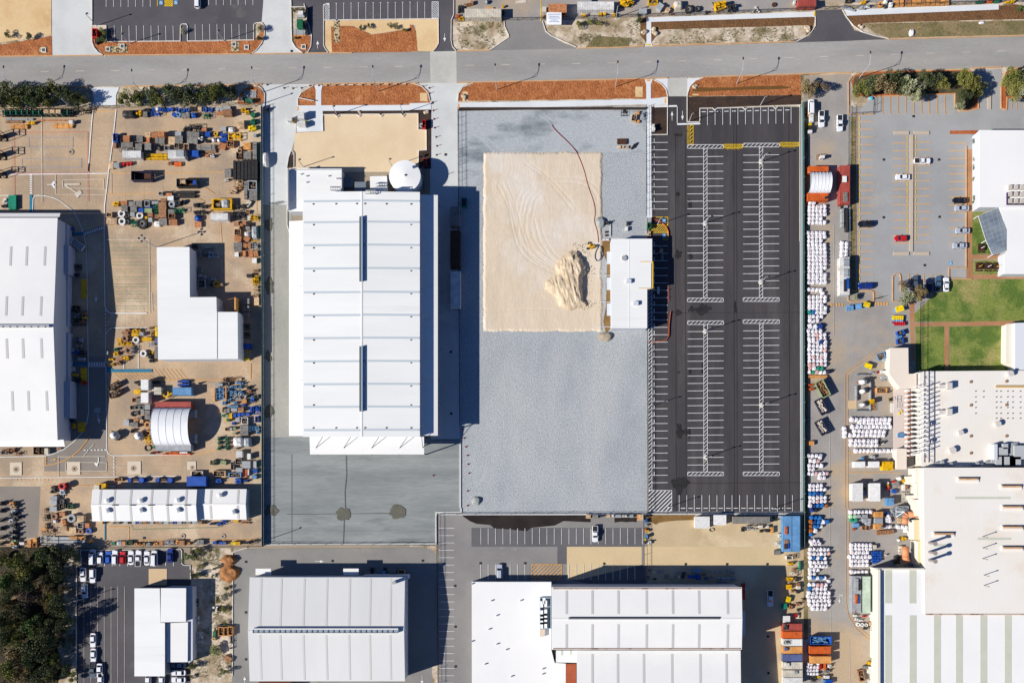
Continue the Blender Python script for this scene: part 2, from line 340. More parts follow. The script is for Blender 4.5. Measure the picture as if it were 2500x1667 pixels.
ground('dark_bed', M_soil, qs('A3',670,885,1700,870,1700,955,860,985,770,1000,765,1110,672,1110), qs('A3',335,975,482,985,480,1230,335,1230), qs('A1',1070,1015,1870,1005,1870,1040,1070,1050), qs('A2',0,1005,195,1000,195,1540,150,1540,85,1540,85,1375,155,1370,155,1190,80,1185,78,1040,0,1040), qs('A1',760,1440,815,1400,815,1530,750,1530), qs('A2',445,1000,1850,975,1850,990,445,1015), qs('C1',0,0,1,0,1,1))
ground('footpath', M_path, qs('A1',845,965,1867,960,1867,1010,1075,1015,1078,1200,840,1208,845,1015), qs('A2',0,945,195,940,195,1002,0,1006), qs('A1',1000,785,1075,780,1062,830,1062,970,1012,970,1012,830),
  qs('A2',445,940,2160,908,2160,955,445,1000), qs('A3',290,905,480,890,482,960,345,962,290,960), qs('A3',275,730,350,725,332,770,332,905,290,905,290,770), qs('A3',292,960,335,962,336,1780,300,1780), [(1578,470),(1590,470),(1592,532),(1578,532)],
  qs('A3',292,165,1830,110,1830,160,1790,158,335,205,335,390,350,425,275,430,292,390), qs('A4',215,95,1635,40,1635,92,260,148,245,150))
ground('path_ramp', M_oran, qs('A1',845,975,860,975,860,1012,845,1012), qs('A3',458,900,475,900,475,945,458,945), qs('A3',295,730,328,730,328,745,295,745), qs('A2',445,950,458,950,458,998,445,998))
ground('tactile_paving', M_yel, qs('A3',290,405,332,405,332,420,290,420), qs('A3',1815,112,1830,112,1830,150,1815,150), qs('A4',222,110,235,108,248,142,232,148))
ground('entry_apron', M_path, qs('A3',370,722,486,720,486,885,480,820,440,770,375,735), qs('A3',664,870,664,720,800,714,740,735,680,800), qs('A0',850,800,1090,800,1060,870,1058,965,858,965,855,860,825,815))
ground('sand_patch', M_sandbare, qs('A3',190,795,258,795,258,888,190,888), qs('A3',710,785,765,778,765,805,715,808), qs('A2',95,850,160,850,165,930,95,925), qs('A2',485,840,530,840,530,920,485,930), qs('A3',860-145,860,770,860,765,875,710,872), )
ground('pebble_patch', mat('pebbles',(206,184,142),(84,70,52),sc=1.6,lo=.46,hi=.54,det=2), qs('A0',362,432,430,432,430,490,362,490), qs('A0',960,425,1060,425,1080,400,1165,400,1165,485,960,485), qs('A1',1175,195,1230,195,1230,392,1178,392), qs('A1',240,380,315,380,315,475,240,475))
ground('culvert_water', mat('muddy_water',(124,88,48),(110,80,44),sc=.3,rough=.25), qs('A3',712,815,760,802,1070,802,1240,790,1500,785,1600,795,1605,805,1500,818,1240,822,1080,825,760,842,712,838))
ZT = .003*(ZL[0]+2)
# stains
def blot(cx, cy, rx, ry, sd, n=26, amp=.45):
    pts = []
    for i in range(n):
        u = 2*math.pi*i/n; k = 1+amp*mn.noise(Vector((math.cos(u)*1.6+sd*5, math.sin(u)*1.6, sd)))*1.6+random.uniform(-.07,.07)
        pts.append((cx+rx*k*math.cos(u), cy+ry*k*math.sin(u)))
    return pts
st = [blot(*q('B3',580,830),8,10,1), blot(*q('B3',805,1325),15,13,2), blot(*q('B3',700,1330),8,7,3), blot(*q('B3',580,1360),6,8,4), blot(*q('B3',685,370),4,11,5), blot(*q('B3',690,840),5,9,6), blot(*q('B3',1095,1310),4,13,7),
 blot(*q('C3',590,870),7,16,8), blot(*q('C3',640,880),7,7,9), blot(*q('C3',683,880),3,16,9.5), blot(*q('C3',590,1345),20,14,10), blot(*q('C3',590,1370),7,20,11), blot(*q('C3',685,320),3,9,12), blot(*q('C3',798,300),2,12,13), blot(*q('A3',570,1235),8,4,14), blot(*q('B3',575,280),4,5,15), blot(*q('C3',585,330),2.5,3,16)]
ground('damp_stain', M_damp, *st)
ground('mud_stain', M_oil, blot(838,1254,18,17,20,30,.22), blot(971,1250,20,16,21,30,.22), blot(660,1246,16,15,22), blot(655,550,12,14,23), blot(658,700,10,18,24), blot(655,1005,11,16,25), blot(655,870,9,14,25.5))
ground('puddle', mat('puddle_water',(52,44,38),(62,54,46),sc=.2,rough=.12,spec=.6), qs('D2',470,66,700,60,1620,56,1620,125,1500,120,1380,115,1300,155,1090,175,1050,205,900,190,760,180,720,150,600,140,540,115), qs('D3',0,85,200,85,195,125,160,120,110,125,60,120,0,128))
ground('wet_clay', mat('wet_clay',(128,98,56),(150,116,72),sc=.3,rough=.4), qs('D3',270,60,720,60,720,105,560,110,480,118,400,130,370,148,330,125,280,105), qs('B2',1755,700,1840,680,1835,1500,1790,1540,1765,1440,1790,1300,1800,900,1750,780))
ground('drain_pad', mat('drain_slab',(222,206,184)), qs('q',150,230,325,228,325,422,150,422), qs('d',602,98,722,98,722,216,602,216), qs('d',1145,92,1266,92,1266,210,1145,210), qs('d',1680,95,1760,95,1760,170,1680,170), qs('A0',0,0,1,0,1,1))
ZT += .012
ZG = .07
# joints and sheet cracks
b = B()
for x in (712.5,): b.strip(G([(712,1108),(712,1325)]), .12, ZT)
b.strip(G([(845,1112),(846,1160),(842,1200),(843,1240),(840,1270),(838,1325)]), .18, ZT)
b.strip(G([(700,1255),(838,1254),(971,1252)]), .12, ZT+.002)
struct('concrete_joint', b, M_conc_joint)
b = B()
for i in range(20): b.strip(G([(-400,300+i*52+(i%3)*5),(300+(i*37)%300,300+i*52+(i%3)*5)]), .05, .0085+.0003*(i%5))
for i in range(14): b.strip(G([(30+i*46,268+(i*71)%200),(30+i*46,700+(i*53)%500)]), .05, .0105+.0003*(i%5))
struct('slab_joint', b, mat('slab_joint',(164,142,120)))
# kerbs
KB = []
def kerb(m, w, *lines):
    b = B()
    for l in lines: b.curb(G(l), w, 0, .16+ZT)
    KB.append(struct('kerb', b, m))
kerb(M_kerbo, .3, [p for p in RT[:4]][:3]+[(860,130)], [(1116,126),(1197,124)], [(1410,119),(1500,117.5),(1572,114)], [(1594,113),(1942,103)], [(2170,97),(2500,88.5),(2900,76)],
 [(-200,215),(215,213)], [(300,212),(640,207)], RB[4:5]+[(1630,191)], [(1714,189),(2000,180),(2080,178)], [(2370,167),(2445,165)], [(1114,203),(1500,195)], [(785,206),(1020,203)])
kerb(M_kerb, .22, qs('A0',842,-100,842,240,970,240,975,385,1645,380,1648,240,1665,225,1700,225,1712,245,1712,380,2000,378), qs('A0',842,345,842,390,862,440,900,485,965,518), qs('A1',-10,376,448,370,448,230,470,215,520,212,548,250,545,330,520,400,470,465,415,502),
 qs('A1',785,-60,790,70,915,68,905,40), qs('A1',788,75,795,380,830,440,900,492,940,480,968,430,975,330,935,190,915,70), qs('A1',1130,490,1100,450,1085,420,1085,190,1190,188,1205,205,1220,188,2000,178,2130,178,2132,400,2110,440,2080,472), qs('A1',1085,185,1083,60,1110,40,1140,40), qs('A2',405,-60,402,140,380,190,378,370,390,430,425,470),
 qs('A2',862,200,868,250,903,325,905,345,735,460), qs('A2',1212,198,1240,290,1290,330,1520,435), qs('A3',1830,160,1830,240,1800,290,1760,330,1655,385), qs('A4',210,95,245,160,310,240,400,300,500,330,630,358),
 qs('A1',545,975,548,860,520,810,490,793), qs('A1',850,965,850,900,880,850,990,785), qs('A2',40,768,110,790,170,850,185,920), qs('A2',440,925,445,860,485,800,580,760), qs('A3',365,735,430,770,470,820,485,885), qs('A3',664,880,668,850,690,790,740,740,810,712),
 qs('A3',662,880,662,1112,680,1116,770,1116,778,1105,778,992,895,990,915,1010,935,990,1170,984,1192,1005,1215,983,1445,972,1470,998,1495,970,1690,965,1690,2200), qs('A3',484,890,482,1230,335,1232),
 qs('A1',1078,1200,1075,1050,1185,1048,1210,1070,1235,1048,1390,1048,1410,1065,1430,1045,1590,1045,1610,1065,1630,1045,1790,1042,1810,1065,1830,1040,1945,1040,1947,1185,2020,1190,2022,1370,1950,1375,1948,1500), qs('A1',780,1385,800,1380,815,1400,815,1530,1240,1532), qs('A1',785,1385,765,1440,750,1530,752,2050,770,2120),
 qs('D0',725,370,733,500,720,522,690,525,690,810,700,818,687,840,687,1567), qs('D0',733,378,1400,372,1620,368,1632,380,1632,495,1650,510,1708,512,1712,640), qs('D1',250,1500,252,400,290,380,380,355))
kerb(M_kerbo, .3, qs('A4',265,1045,265,750,300,700,380,665,500,655,1340,640,1400,665,1435,710,1440,800,1450,990,1380,1015,1280,1015,1235,980,1235,860,500,885), qs('A4',1700,1005,1655,990,1655,760,1700,660,1780,630,1890,618), qs('A4',1705,1005,1710,890),
 qs('A4',265,1045,495,1045), qs('B4',262,1160,262,1245,290,1258,495,1252,495,1170,470,1160,280,1160), qs('B4',668,1255,668,1030,690,1005,730,1005,740,1030,740,1165), qs('B4',668,1255,868,1255), qs('B4',1338,-160,1338,945,1180,950,1180,1045,1390,1050), qs('B4',262,1160,270,700))
kerb(mat('island_concrete',(200,184,166)), 1.1, qs('A4',840,1232,840,1567)+qs('B4',836,803), qs('A4',1548,870,1548,1000), qs('A4',680,1215,815,1215), qs('A4',862,1215,1000,1215), qs('B4',675,820,815,820), qs('B4',858,820,1000,820))
kerb(mat('retaining_kerb',(214,214,210)), .5, qs('C2',462,960,462,1567), qs('D2',462,0,462,35,238,38,238,320,-1330,325), qs('D2',262,55,1340,55,2080,52), qs('D3',0,52,1700,50), qs('C2',0,0,1,1))
kerb(mat('edge_walk',(176,178,180)), .9, [(1955.5,262),(1958,1250)])
# drain pits
b = B(); bk = B()
for v, x, y, r in (('q',241,335,46),('d',670,162,27),('d',1200,157,27),('d',1727,150,20),('A0',645,1388,28),('d',1640,765,24),('d',2001,768,24)):
    c = P(*q(v,x,y)); s_ = VW[v][2]/S
    b.cyl(c[0], c[1], 0, r*s_, ZT+.03, 18); bk.cyl(c[0], c[1], 0, r*s_*.35, ZT+.05, 10)
for v, x, y in (('D1',370,480),('D1',370,933),('D1',370,1353),('D1',1145,472),('D2',118,470),('C2',377,145),('C2',380,707),('A2',327,1412),('A4',587,1458),('A4',1090,1458),('B4',586,490),('B4',1095,485),('B4',960,925),('A4',858,1063),('D2',635,493),('D2',1035,493),('D2',407,695),('D2',411,1061),('D2',412,1417),('D2',1744,497),('D3',638,501),('D3',1009,501),('D3',1370,501),('D3',1376,1148),('D3',1380,1475),('D0',1292,267),('A1',792,470),('A3',555,1235),('A3',598,1235)):
    c = P(*q(v,x,y)); bk.box(c[0]-.35, c[1]-.35, 0, c[0]+.35, c[1]+.35, ZT+.03)
struct('drain_pit', b, mat('drain_ring',(180,160,138))); struct('drain_grate', bk, mat('iron_grate',(52,50,50)))
for v, x, y in (('A0',402,462),('A0',988,455),('A0',1118,428),('A1',268,410),('A1',383,437),('A1',902,433)):
    c = P(*q(v,x,y)); b = B().box(c[0]-.75,c[1]-.75,0,c[0]+.75,c[1]+.75,.35); o = struct('drain_pit', b, M_kerb)
    struct('grate', B().box(c[0]-.5,c[1]-.5,.3,c[0]+.5,c[1]+.5,.36), mat('iron_grate2',(84,88,92)), o)
# ---------------------------------------------------------------- painted markings
ZM = ZT+.003
MK = {}
MI = [0]
def line(m, w, *lines, z=None):
    b = MK.setdefault(m.name, (m, B()))[1]
    for l in lines:
        MI[0] = (MI[0]+1)%6
        b.strip(G(l), w, ZM+.0011*MI[0] if z is None else z)
def area(m, *polys):
    b = MK.setdefault(m.name, (m, B()))[1]
    for p in polys:
        MI[0] = (MI[0]+1)%6
        b.flat(G(p), ZM+.0011*MI[0])
def dashes(m, w, p, t, on, off):
    d = math.hypot(t[0]-p[0], t[1]-p[1]); k = 0
    while k < d:
        e = min(d, k+on); f = lambda s: (p[0]+(t[0]-p[0])*s/d, p[1]+(t[1]-p[1])*s/d)
        line(m, w, [f(k), f(e)]); k += on+off
def hatch(m, w, x0, y0, x1, y1, sp, sl=1.0, border=True, bw=.16):
    "diagonal stripes rising to the right"
    if border: line(m, bw, [(x0,y0),(x1,y0),(x1,y1),(x0,y1),(x0,y0)])
    h = y1-y0; k = x0-h/sl+sp*.4
    while k < x1:
        # line from (k,y1) to (k+h/sl,y0)
        a, b_ = (k, y1), (k+h/sl, y0)
        if a[0] < x0: a = (x0, y1-(x0-k)*sl)
        if b_[0] > x1: b_ = (x1, y1-(x1-k)*sl)
        if abs(b_[0]-a[0]) > .8: line(m, w, [a, b_])
        k += sp
def arrow(m, x, y, dx, dy, L=10, wd=2.2):
    d = math.hypot(dx, dy); dx /= d; dy /= d; nx, ny = -dy, dx
    f = lambda a, b: (x+dx*a+nx*b, y+dy*a+ny*b)
    area(m, [f(-L,-.5), f(L*.1,-.6), f(L*.1,-wd), f(L,0), f(L*.1,wd), f(L*.1,.6), f(-L,.5)])
WL = .15
# new car park
for i in range(47):
    y = 349+18.02*i
    if 526 < y < 588 or y > 1182: continue
    line(M_white, WL, [(1591,y),(1630,y-.4)])
for i in range(46):
    y = 335+18.02*i+4
    if 516 < y < 590: continue
    line(M_white, .22, [(1597,y),(1597,y+10.5)])
for (x0, xm0, xm1, x1, yt, yb, y0, n) in ((1678,1717.4,1726,1765.7,354,737,383.8,19),(1814,1853.6,1862,1902,350.7,736,379.7,19),(1678.5,1718,1727,1766.5,783.5,1160.6,809.7,19),(1814,1854,1862.6,1902.5,780.7,1160.6,807.9,19)):
    line(M_white, WL, [(x0,yt+1),(x0+2,yt),(x1-2,yt),(x1,yt+1),(x1,yt+8),(x1-2,yt+9),(x0+2,yt+9),(x0,yt+8),(x0,yt)])
    line(M_white, WL, [(x0,yb-1),(x0+2,yb),(x1-2,yb),(x1,yb-1),(x1,yb-8),(x1-2,yb-9),(x0+2,yb-9),(x0,yb-8),(x0,yb)])
    hatch(M_white, WL, x0+1, yt+.6, x1-1, yt+8.4, 10.2, .9, False); hatch(M_white, WL, x0+1, yb-8.4, x1-1, yb-.6, 10.2, .9, False)
    line(M_white, WL, [(xm0,yt+9.4),(xm0,yb-9.4)], [(xm1,yt+9.4),(xm1,yb-9.4)])
    hatch(M_white, WL, xm0+.6, yt+10, xm1-.6, yb-10, 9.2, 1.0, False)
    y = y0
    while y < yb-18:
        line(M_white, WL, [(x0,y),(xm0-.8,y-.4)], [(xm1+.8,y-.7),(x1,y-1.1)]); y += 18.06
for i in range(16):
    x = 1658+18.42*i
    line(M_white, WL, [(x,1208),(x,1248)])
    if i: line(M_white, .22, [(x-14.5,1240),(x-3.5,1240)])
line(M_white, WL, [(1583,1248.5),(1954,1248.5)])
for i in range(12):
    x = 1727+18.55*i
    line(M_white, WL, [(x,266-i*.4),(x,306.5-i*.4)], ); line(M_white, .22, [(x-14.5,274-i*.4),(x-4,273.8-i*.4)])
hatch(M_white, .22, 1582.5, 708, 1591.5, 1195, 8.6, 1.1); hatch(M_white, .3, 1583, 1196.6, 1640, 1248, 9.8, 1.0)
line(M_white, .55, qs('A3',362,975,570,970), qs('A3',572,1136,782,1130))
line(M_white, .2, qs('A3',572,975,572,1128))
line(M_white, .2, [(1952.5,262),(1954.5,1250)])
hatch(M_yel, .2, *q('A3',689,1145), *q('A3',718,1325), 9, 1); hatch(M_yel, .2, *q('A3',996,1319), *q('A3',1167,1352), 5.4, .9); hatch(M_yel, .2, *q('A3',1508,1302), *q('A3',1680,1335), 5.4, .9)
line(M_yel, .18, qs('B3',340,488,487,488,487,555), qs('B3',487,628,487,690,440,690)); hatch(M_yel, .2, *q('B3',342,556), *q('B3',486,628), 6, 1)
arrow(M_white, *q('A3',525,1060), 0, -1, 11.5, 3.3); arrow(M_white, *q('A3',620,1057), 0, 1, 11.5, 3.3)
arrow(M_white, *q('A1',1030,412), 0, -1, 9.5, 3.6); arrow(M_white, *q('A2',320,348), 0, 1, 10, 3.6)
arrow(M_white, *q('D1',1030,476), 1, 0, 11, 3.4); arrow(M_white, *q('D1',360,1540), 0, -1, 10, 3.6); arrow(M_white, *q('D2',113,1540), 0, 1, 12, 3.6)
# road centre dashes
for i in range(30):
    x = 99+i*86.5
    yc = 177.5-(x*.0145 if x < 1000 else 14.5+(x-1000)*.016 if x < 1500 else 22.5+(x-1500)*.031)
    if 1040 < x+22 and x < 1118: continue
    line(M_wfade, .14, [(x,yc),(x+21,yc-.4)])
# north car parks
for i in range(7): x = 970+67*i; line(M_white, .12, qs('A0',x,-150,x,68))
for i in range(8): line(M_white, .12, qs('A1',38+67*i,-150,38+67*i,52)) if i < 7 else None
for i in range(9): x = 1043+67*i; line(M_white, .12, qs('A0',x,238,x+3,380))
for i in range(2): x = 1780+67*i; line(M_white, .12, qs('A0',x,228,x+3,375))
for i in range(6): x = 45+67*i; line(M_white, .12, qs('A1',x,225,x+3,368))
for i in range(11): x = 1200+67.2*i; line(M_white, .12, qs('A1',x,35-i,x,182-i), qs('A1',x-7,35-i,x+7,35-i))
for i in range(2): x = 72+67*i; line(M_white, .12, qs('A2',x,22,x,172))
hatch(M_white, .16, *q('A1',1085,45), *q('A1',1135,186), 5, .8); hatch(M_white, .16, *q('A2',205,22), *q('A2',262,170), 6, .7)
hatch(M_yel, .3, *q('A0',1505,-60), *q('A0',1575,60), 5, 1); line(M_yel, .2, qs('A0',1437,-60,1437,62))
line(M_wfade, .9, qs('A2',965,27,1065,14)); line(M_yel, .25, qs('A2',1200,-100,1196,200))
# left yard lines
line(M_white, .3, qs('A0',850,1005,838,1120,822,1340,806,1567,806,1840-90)[:4]+[q('B0',812,0),q('B0',806,92)], qs('B0',0,100,806,92,990,90), [q('A0',1060,1000),q('A0',1030,1290),q('A0',1000,1500),q('B0',993,60),q('B0',975,220),q('B0',955,380),q('B0',952,580),q('B0',955,900),q('B0',958,1290),q('B0',975,1340),q('B0',1010,1362),q('B0',1340,1363)])
line(M_redp, .14, qs('A0',128,1210,798,1207,808,1840), qs('A0',128,1210,134,1840), qs('B0',134,90,800,88))
line(mat('pale_blue_paint',(150,160,190)), .13, qs('A0',258,1260,662,1258,662,1345,262,1345,258,1260), qs('A0',200,1450,740,1448,740,1528,202,1528,200,1450))
line(M_wfade, .18, qs('A0',380,1000,386,1845), qs('B0',508,95,510,280,960,285), qs('B0',975,92,1015,95,1015,275), qs('B0',572,150,945,142,950,228,575,222,572,150))
line(M_wfade, .5, qs('B0',590,190,730,187), qs('B0',590,195,700,265)); area(M_wfade, qs('B0',680,275,730,240,752,262,708,315))
line(M_oran, .16, qs('A0',850,1018,1060,1018), qs('B0',1000,88,1867,82), qs('B0',975,278,1440,275), qs('B1',0,78,180,76), qs('B0',1790,310,1867,345), qs('B1',0,215,90,275), qs('B1',35,400,80,450,140,540,155,720), qs('B1',410,330,470,335,472,430))
for i in range(9): area(M_white, qs('B0',274,100+i*20.5,297,100+i*20.5,297,110+i*20.5,274,110+i*20.5))
area(M_bluep, qs('B0',272,285,298,285,298,445,272,445), qs('B0',610,628,765,625,765,655,610,655), qs('C0',1030,305,1390,303,1390,330,1030,332), qs('C0',625,245,805,245,805,272,625,272), qs('C0',975,275,1030,300,1030,330,975,330))
line(M_white, .22, qs('B0',0,290,120,290), [q('B0',300,440)]+qs('B0',303,320,320,297,350,290,420,295,500,315,560,345,620,395,680,440,720,520,755,610,775,680,790,760,797,1000,803,1567)+qs('C0',803,0,808,270,810,700,795,790,750,880,680,960,590,1030,500,1070,400,1095,0,1102))
for i in range(8):
    x, y = 775+i*21.5, 640-i*7.5; area(M_white, qs('B0',x,y-12,x+10,y-15,x+14,y+10,x+4,y+13))
line(M_bluep, .14, qs('B0',765,622,948,570), qs('B0',770,658,955,600))
dashes(M_white, .3, q('B0',964,1330), q('B0',966,1567), 5, 4)
line(M_white, .2, [q('B0',970,1562)]+qs('B0',985,1520,1020,1497,1345,1492), [q('C0',966,0),q('C0',967,245)], qs('C0',805,245,968,245), qs('C0',805,278,968,278), [q('C0',968,278)]+qs('C0',972,700,975,1040,985,1065,1010,1083,1040,1090,1740,1083), qs('C0',0,1294,1040,1283,1640,1275), qs('C0',1262,60,1262,300), qs('C0',1130,240,1130,300))
for i in range(7): area(M_white, qs('C0',815+22*i,250,826+22*i,250,826+22*i,272,815+22*i,272))
dashes(M_white, .3, q('C0',765,1040), q('C0',970,1037), 5, 3.4); dashes(M_white, .3, q('C0',1040,1095), q('C0',1042,1285), 5, 3.4)
dashes(M_oran, .3, q('C0',417,1100), q('C0',417,1175), 5, 3.4)
line(M_oran, .22, qs('C0',417,1177,500,1165,580,1140,660,1095,730,1035,790,960,850,870), qs('C0',1760,1078,1867,1065), [q('C1',0,1065),q('C1',105,1035)], qs('C0',1025,342,1400,342), qs('C0',1395,402,1867,400), [q('C1',0,400),q('C1',150,398)], qs('C0',1025,405,1080,405), qs('C1',417,250,417,395))
for i in range(16): x = 1040+38*i+(0 if i < 9 else 20); line(M_oran, .12, qs('C0',x,345 if i < 9 else 300,x+75,398 if i < 9 else 395))
arrow(M_oran, *q('C0',490,1127), 1, -.2, 8, 2.6); arrow(M_white, *q('B0',878,1215), 0, 1, 14, 3.6); arrow(M_white, *q('C0',900,752), .2, 1, 14, 3.6)
area(M_white, qs('C0',895,1105,904,1105,903,1150,892,1175,888,1192,862,1165,868,1152,884,1160,896,1140), qs('B0',432,188,470,188,490,160,515,165,503,182,490,192,500,205,520,210,495,228,478,200,470,194,432,194))
line(M_wfade, .2, qs('C0',533,1290,533,1100,960,1096), qs('C0',598,1150,972,1152,972,1228,600,1228,598,1150), qs('C0',1022,1190,1165,1190), qs('C0',755,1105,858,985))
line(M_grnp, .07, *[qs('B0',1010,y,1362,y) for y in (722,765,790,832,857,900,925,966,990,1033,1055,1098,1122,1165,1190,1232,1255,1298,1320)])
line(M_wfade, .18, qs('B0',955,693,1360,693,1368,1362), qs('B0',1385,1180,1390,1350))
line(M_oran, .16, qs('d',968,682,1155,682,1156,805,2330,795), qs('d',410,315,850,312), [q('d',415,130),q('d',415,55)]); line(M_grnp, .12, qs('d',1178,665,1195,705,1950,688,2000,680))
line(M_bluep, .35, qs('d',945,640,945,800))
for i in range(10): line(M_oran, .12, qs('d',150+35*i,250,150+35*i,272))
# east side lines
for i in range(22):
    y = 298+18.6*i
    if y < 688: line(M_oran, .2, [(2092,y),(2132,y-.3)])
    line(M_yel, .28, [(2098,y-14),(2098,y-3)]) if y < 690 else None
for i in range(9): x = 2154+19.1*i; line(M_oran, .2, [(x,236),(x,278)], [(x-2,278),(x+2,278)])
for i in range(14):
    y = 350.3+18.8*i
    if y < 600:
        line(M_oran, .2, [(2178.5,y),(2219,y-1)], [(2230,y-2),(2271,y-3)]); line(M_yel, .28, [(2214.5,y-18),(2214.5,y-6)], [(2235.5,y-18),(2235.5,y-6)])
    if y < 640: line(M_oran, .2, [(2316,y),(2358,y-1)])
for x in (218.2,236.5,255,275.5,295): line(M_oran, .25, [(2000+x,668),(2000+x,690)])
for x in (2470,2482,2499): line(M_oran, .2, [(x,238),(x,268)])
for i in range(5): area(M_oran, qs('B4',100+26*i,1270,112+26*i,1270,112+26*i,1297,100+26*i,1297))
for i in range(5): area(M_oran, qs('B4',505+26*i,1262,520+26*i,1262,520+26*i,1290,505+26*i,1290))
line(M_oran, .16, qs('C4',235,1567,235,345,360,240,500,155,585,78,720,78), qs('C4',260,1567,260,355,400,250,520,165), [q('D4',235,0),q('D4',240,850),q('D4',262,970),q('D4',330,1080),q('D4',420,1160),q('D4',512,1197)], [q('D4',262,0),q('D4',265,640),q('D4',270,880),q('D4',300,990),q('D4',360,1075),q('D4',440,1140),q('D4',512,1170)], qs('C4',262,1065,700,1062), qs('C4',262,1242,760,1245), qs('D4',270,550,440,550))
line(M_wfade, .12, [q('C4',92,640),q('D4',95,0),q('D4',100,1140)], qs('D4',512,1312,420,1370,340,1450,280,1567), [q('B4',133,560),q('B4',133,1567)], [q('D4',268,1180),q('D4',272,1567)])
arrow(M_white, *q('D4',180,820), 0, 1, 8, 3)
line(M_kerbo, .2, qs('A4',340,1050,340,1567), qs('B4',340,0,332,700,335,1160))
# bottom car parks
for i in range(24): x = 639+65.8*i; (line(M_white, .14, qs('D2',x,180,x,322)) if x < 2100 else None)
for i in range(19):
    x = 639+65.8*i
    if not 1095 < x < 1400: line(M_white, .16, qs('D2',x,502,x,642))
for i in range(3): line(M_white, .16, qs('D3',51+66*i,502,51+66*i,642))
hatch(M_oran, .25, *q('D2',1096,502), *q('D2',1363,640), 9.5, 1.0)
for i in range(22): y = 178+66*i; (line(M_white, .14, qs('D2',265,y,402,y)) if y < 1600 else None)
line(M_wfade, .1, *[qs('D0',x,y,x,1700) for x, y in ((755,810),(817,700),(877,700),(937,700),(998,700),(1058,700),(1118,700))])
line(M_white, .16, *[qs('D0',803+68.5*i,480,803+68.5*i,518) for i in range(12)])
line(M_wfade, .1, *[qs('D2',x,300,x,330) for x in (300,)])
paint_root = None
M_seam = mat('paving_seam', (60,57,59)); line(M_seam, .1, *[[(x,262 if x > 1680 else 330),(x+2,1250)] for x in (1648,1672,1790,1797,1925)]); line(M_seam, .1, [(1640,765),(1955,763)], [(1640,1180),(1955,1178)])
for k, (m, b) in MK.items(): struct('painted_marking', b, m)
area_pads = ground('gate_slab', mat('gate_slab',(216,188,150)), qs('D0',1335,542,1498,542,1498,690,1335,690), qs('C4',258,588,340,588,340,665,258,665), z=ZT+.002)
# lettering painted on the ground
def text(s, px, py, size, rot, m, label=None, z=None, name='painted_lettering', sx=1, spacing=1.0):
    c = bpy.data.curves.new('lettering', 'FONT'); c.body = s; c.size = size; c.align_x = 'CENTER'; c.align_y = 'CENTER'; c.space_character = spacing; c.space_line = .8
    c.fill_mode = 'FRONT'; c.offset = .012*size
    t = bpy.data.objects.new('lettering', c); col.objects.link(t)
    bpy.context.view_layer.update()
    me = bpy.data.meshes.new_from_object(t.evaluated_get(bpy.context.evaluated_depsgraph_get()))
    bpy.data.objects.remove(t); me.materials.clear(); me.materials.append(m)
    o = link(name, me); x, y = P(px, py); o.location = (x, y, ZM+.009 if z is None else z); o.rotation_euler = (0,0,R(rot)); o.scale = (sx,1,1); o['kind'] = 'structure'; return o
text("LIGHT VEHICLE ONLY", *q('A3',670,1235), .98, -90, M_yel, sx=.64)
text("LIGHT  VEHICLE  ONLY", *q('A3',1080,1361), 0.42, 0, M_yel, sx=1.0)
text("LIGHT  VEHICLE  ONLY", *q('A3',1592,1345), 0.42, 0, M_yel, sx=1.0)
text("KEEP\nLEFT", *q('C0',888,675), 1.0, 180, M_white)
text("EXIT", *q('D4',183,777), 0.95, 180, M_white)
M_bsign = mat('access_blue', (100,160,210))
def access(px, py, s=1.2):
    x, y = P(px, py); z = ZM+.009
    o = struct('access_symbol', B().flat([(x-s,y-s),(x+s,y-s),(x+s,y+s),(x-s,y+s)], z), M_bsign)
    b = B(); b.cyl(x-.05*s, y+.62*s, z+.003, .16*s, .004, 10); b.strip([(x-.05*s,y+.42*s),(x-.02*s,y-.02*s),(x+.38*s,y-.05*s),(x+.55*s,y-.55*s)], .14*s, z+.006)
    b.ring(x-.05*s, y-.25*s, z+.002, .5*s, .38*s, .003, 16); struct('wheelchair_mark', b, M_white, o)
for v, x, y, s in (('A0',1470,30,.65),('A0',1604,28,.65),('B3',453,523,.65),('B3',455,658,.65),('B4',1195,905,.55)): access(*q(v,x,y), s)
# ---------------------------------------------------------------- sand pad with ruts, graded sheet
def height_sheet(name, poly_fn, x0, y0, x1, y1, step, hf, m, label=None, cat=None):
    nx, ny = int((x1-x0)/step)+1, int((y1-y0)/step)+1; v = []; f = []; idx = {}
    for j in range(ny):
        for i in range(nx):
            x, y = x0+i*step, y0+j*step; hgt = hf(x, y)
            v.append((x, y, hgt))
    for j in range(ny-1):
        for i in range(nx-1):
            a = j*nx+i
            if poly_fn is None or poly_fn(x0+(i+.5)*step, y0+(j+.5)*step): f.append((a, a+1, a+nx+1, a+nx))
    return v, f
def seg_d(x, y, pts):
    best = 1e9
    for (ax,ay),(bx,by) in zip(pts, pts[1:]):
        dx, dy = bx-ax, by-ay; t = max(0, min(1, ((x-ax)*dx+(y-ay)*dy)/(dx*dx+dy*dy+1e-9)))
        d = math.hypot(x-ax-t*dx, y-ay-t*dy)
        if d < best: best = d
    return best
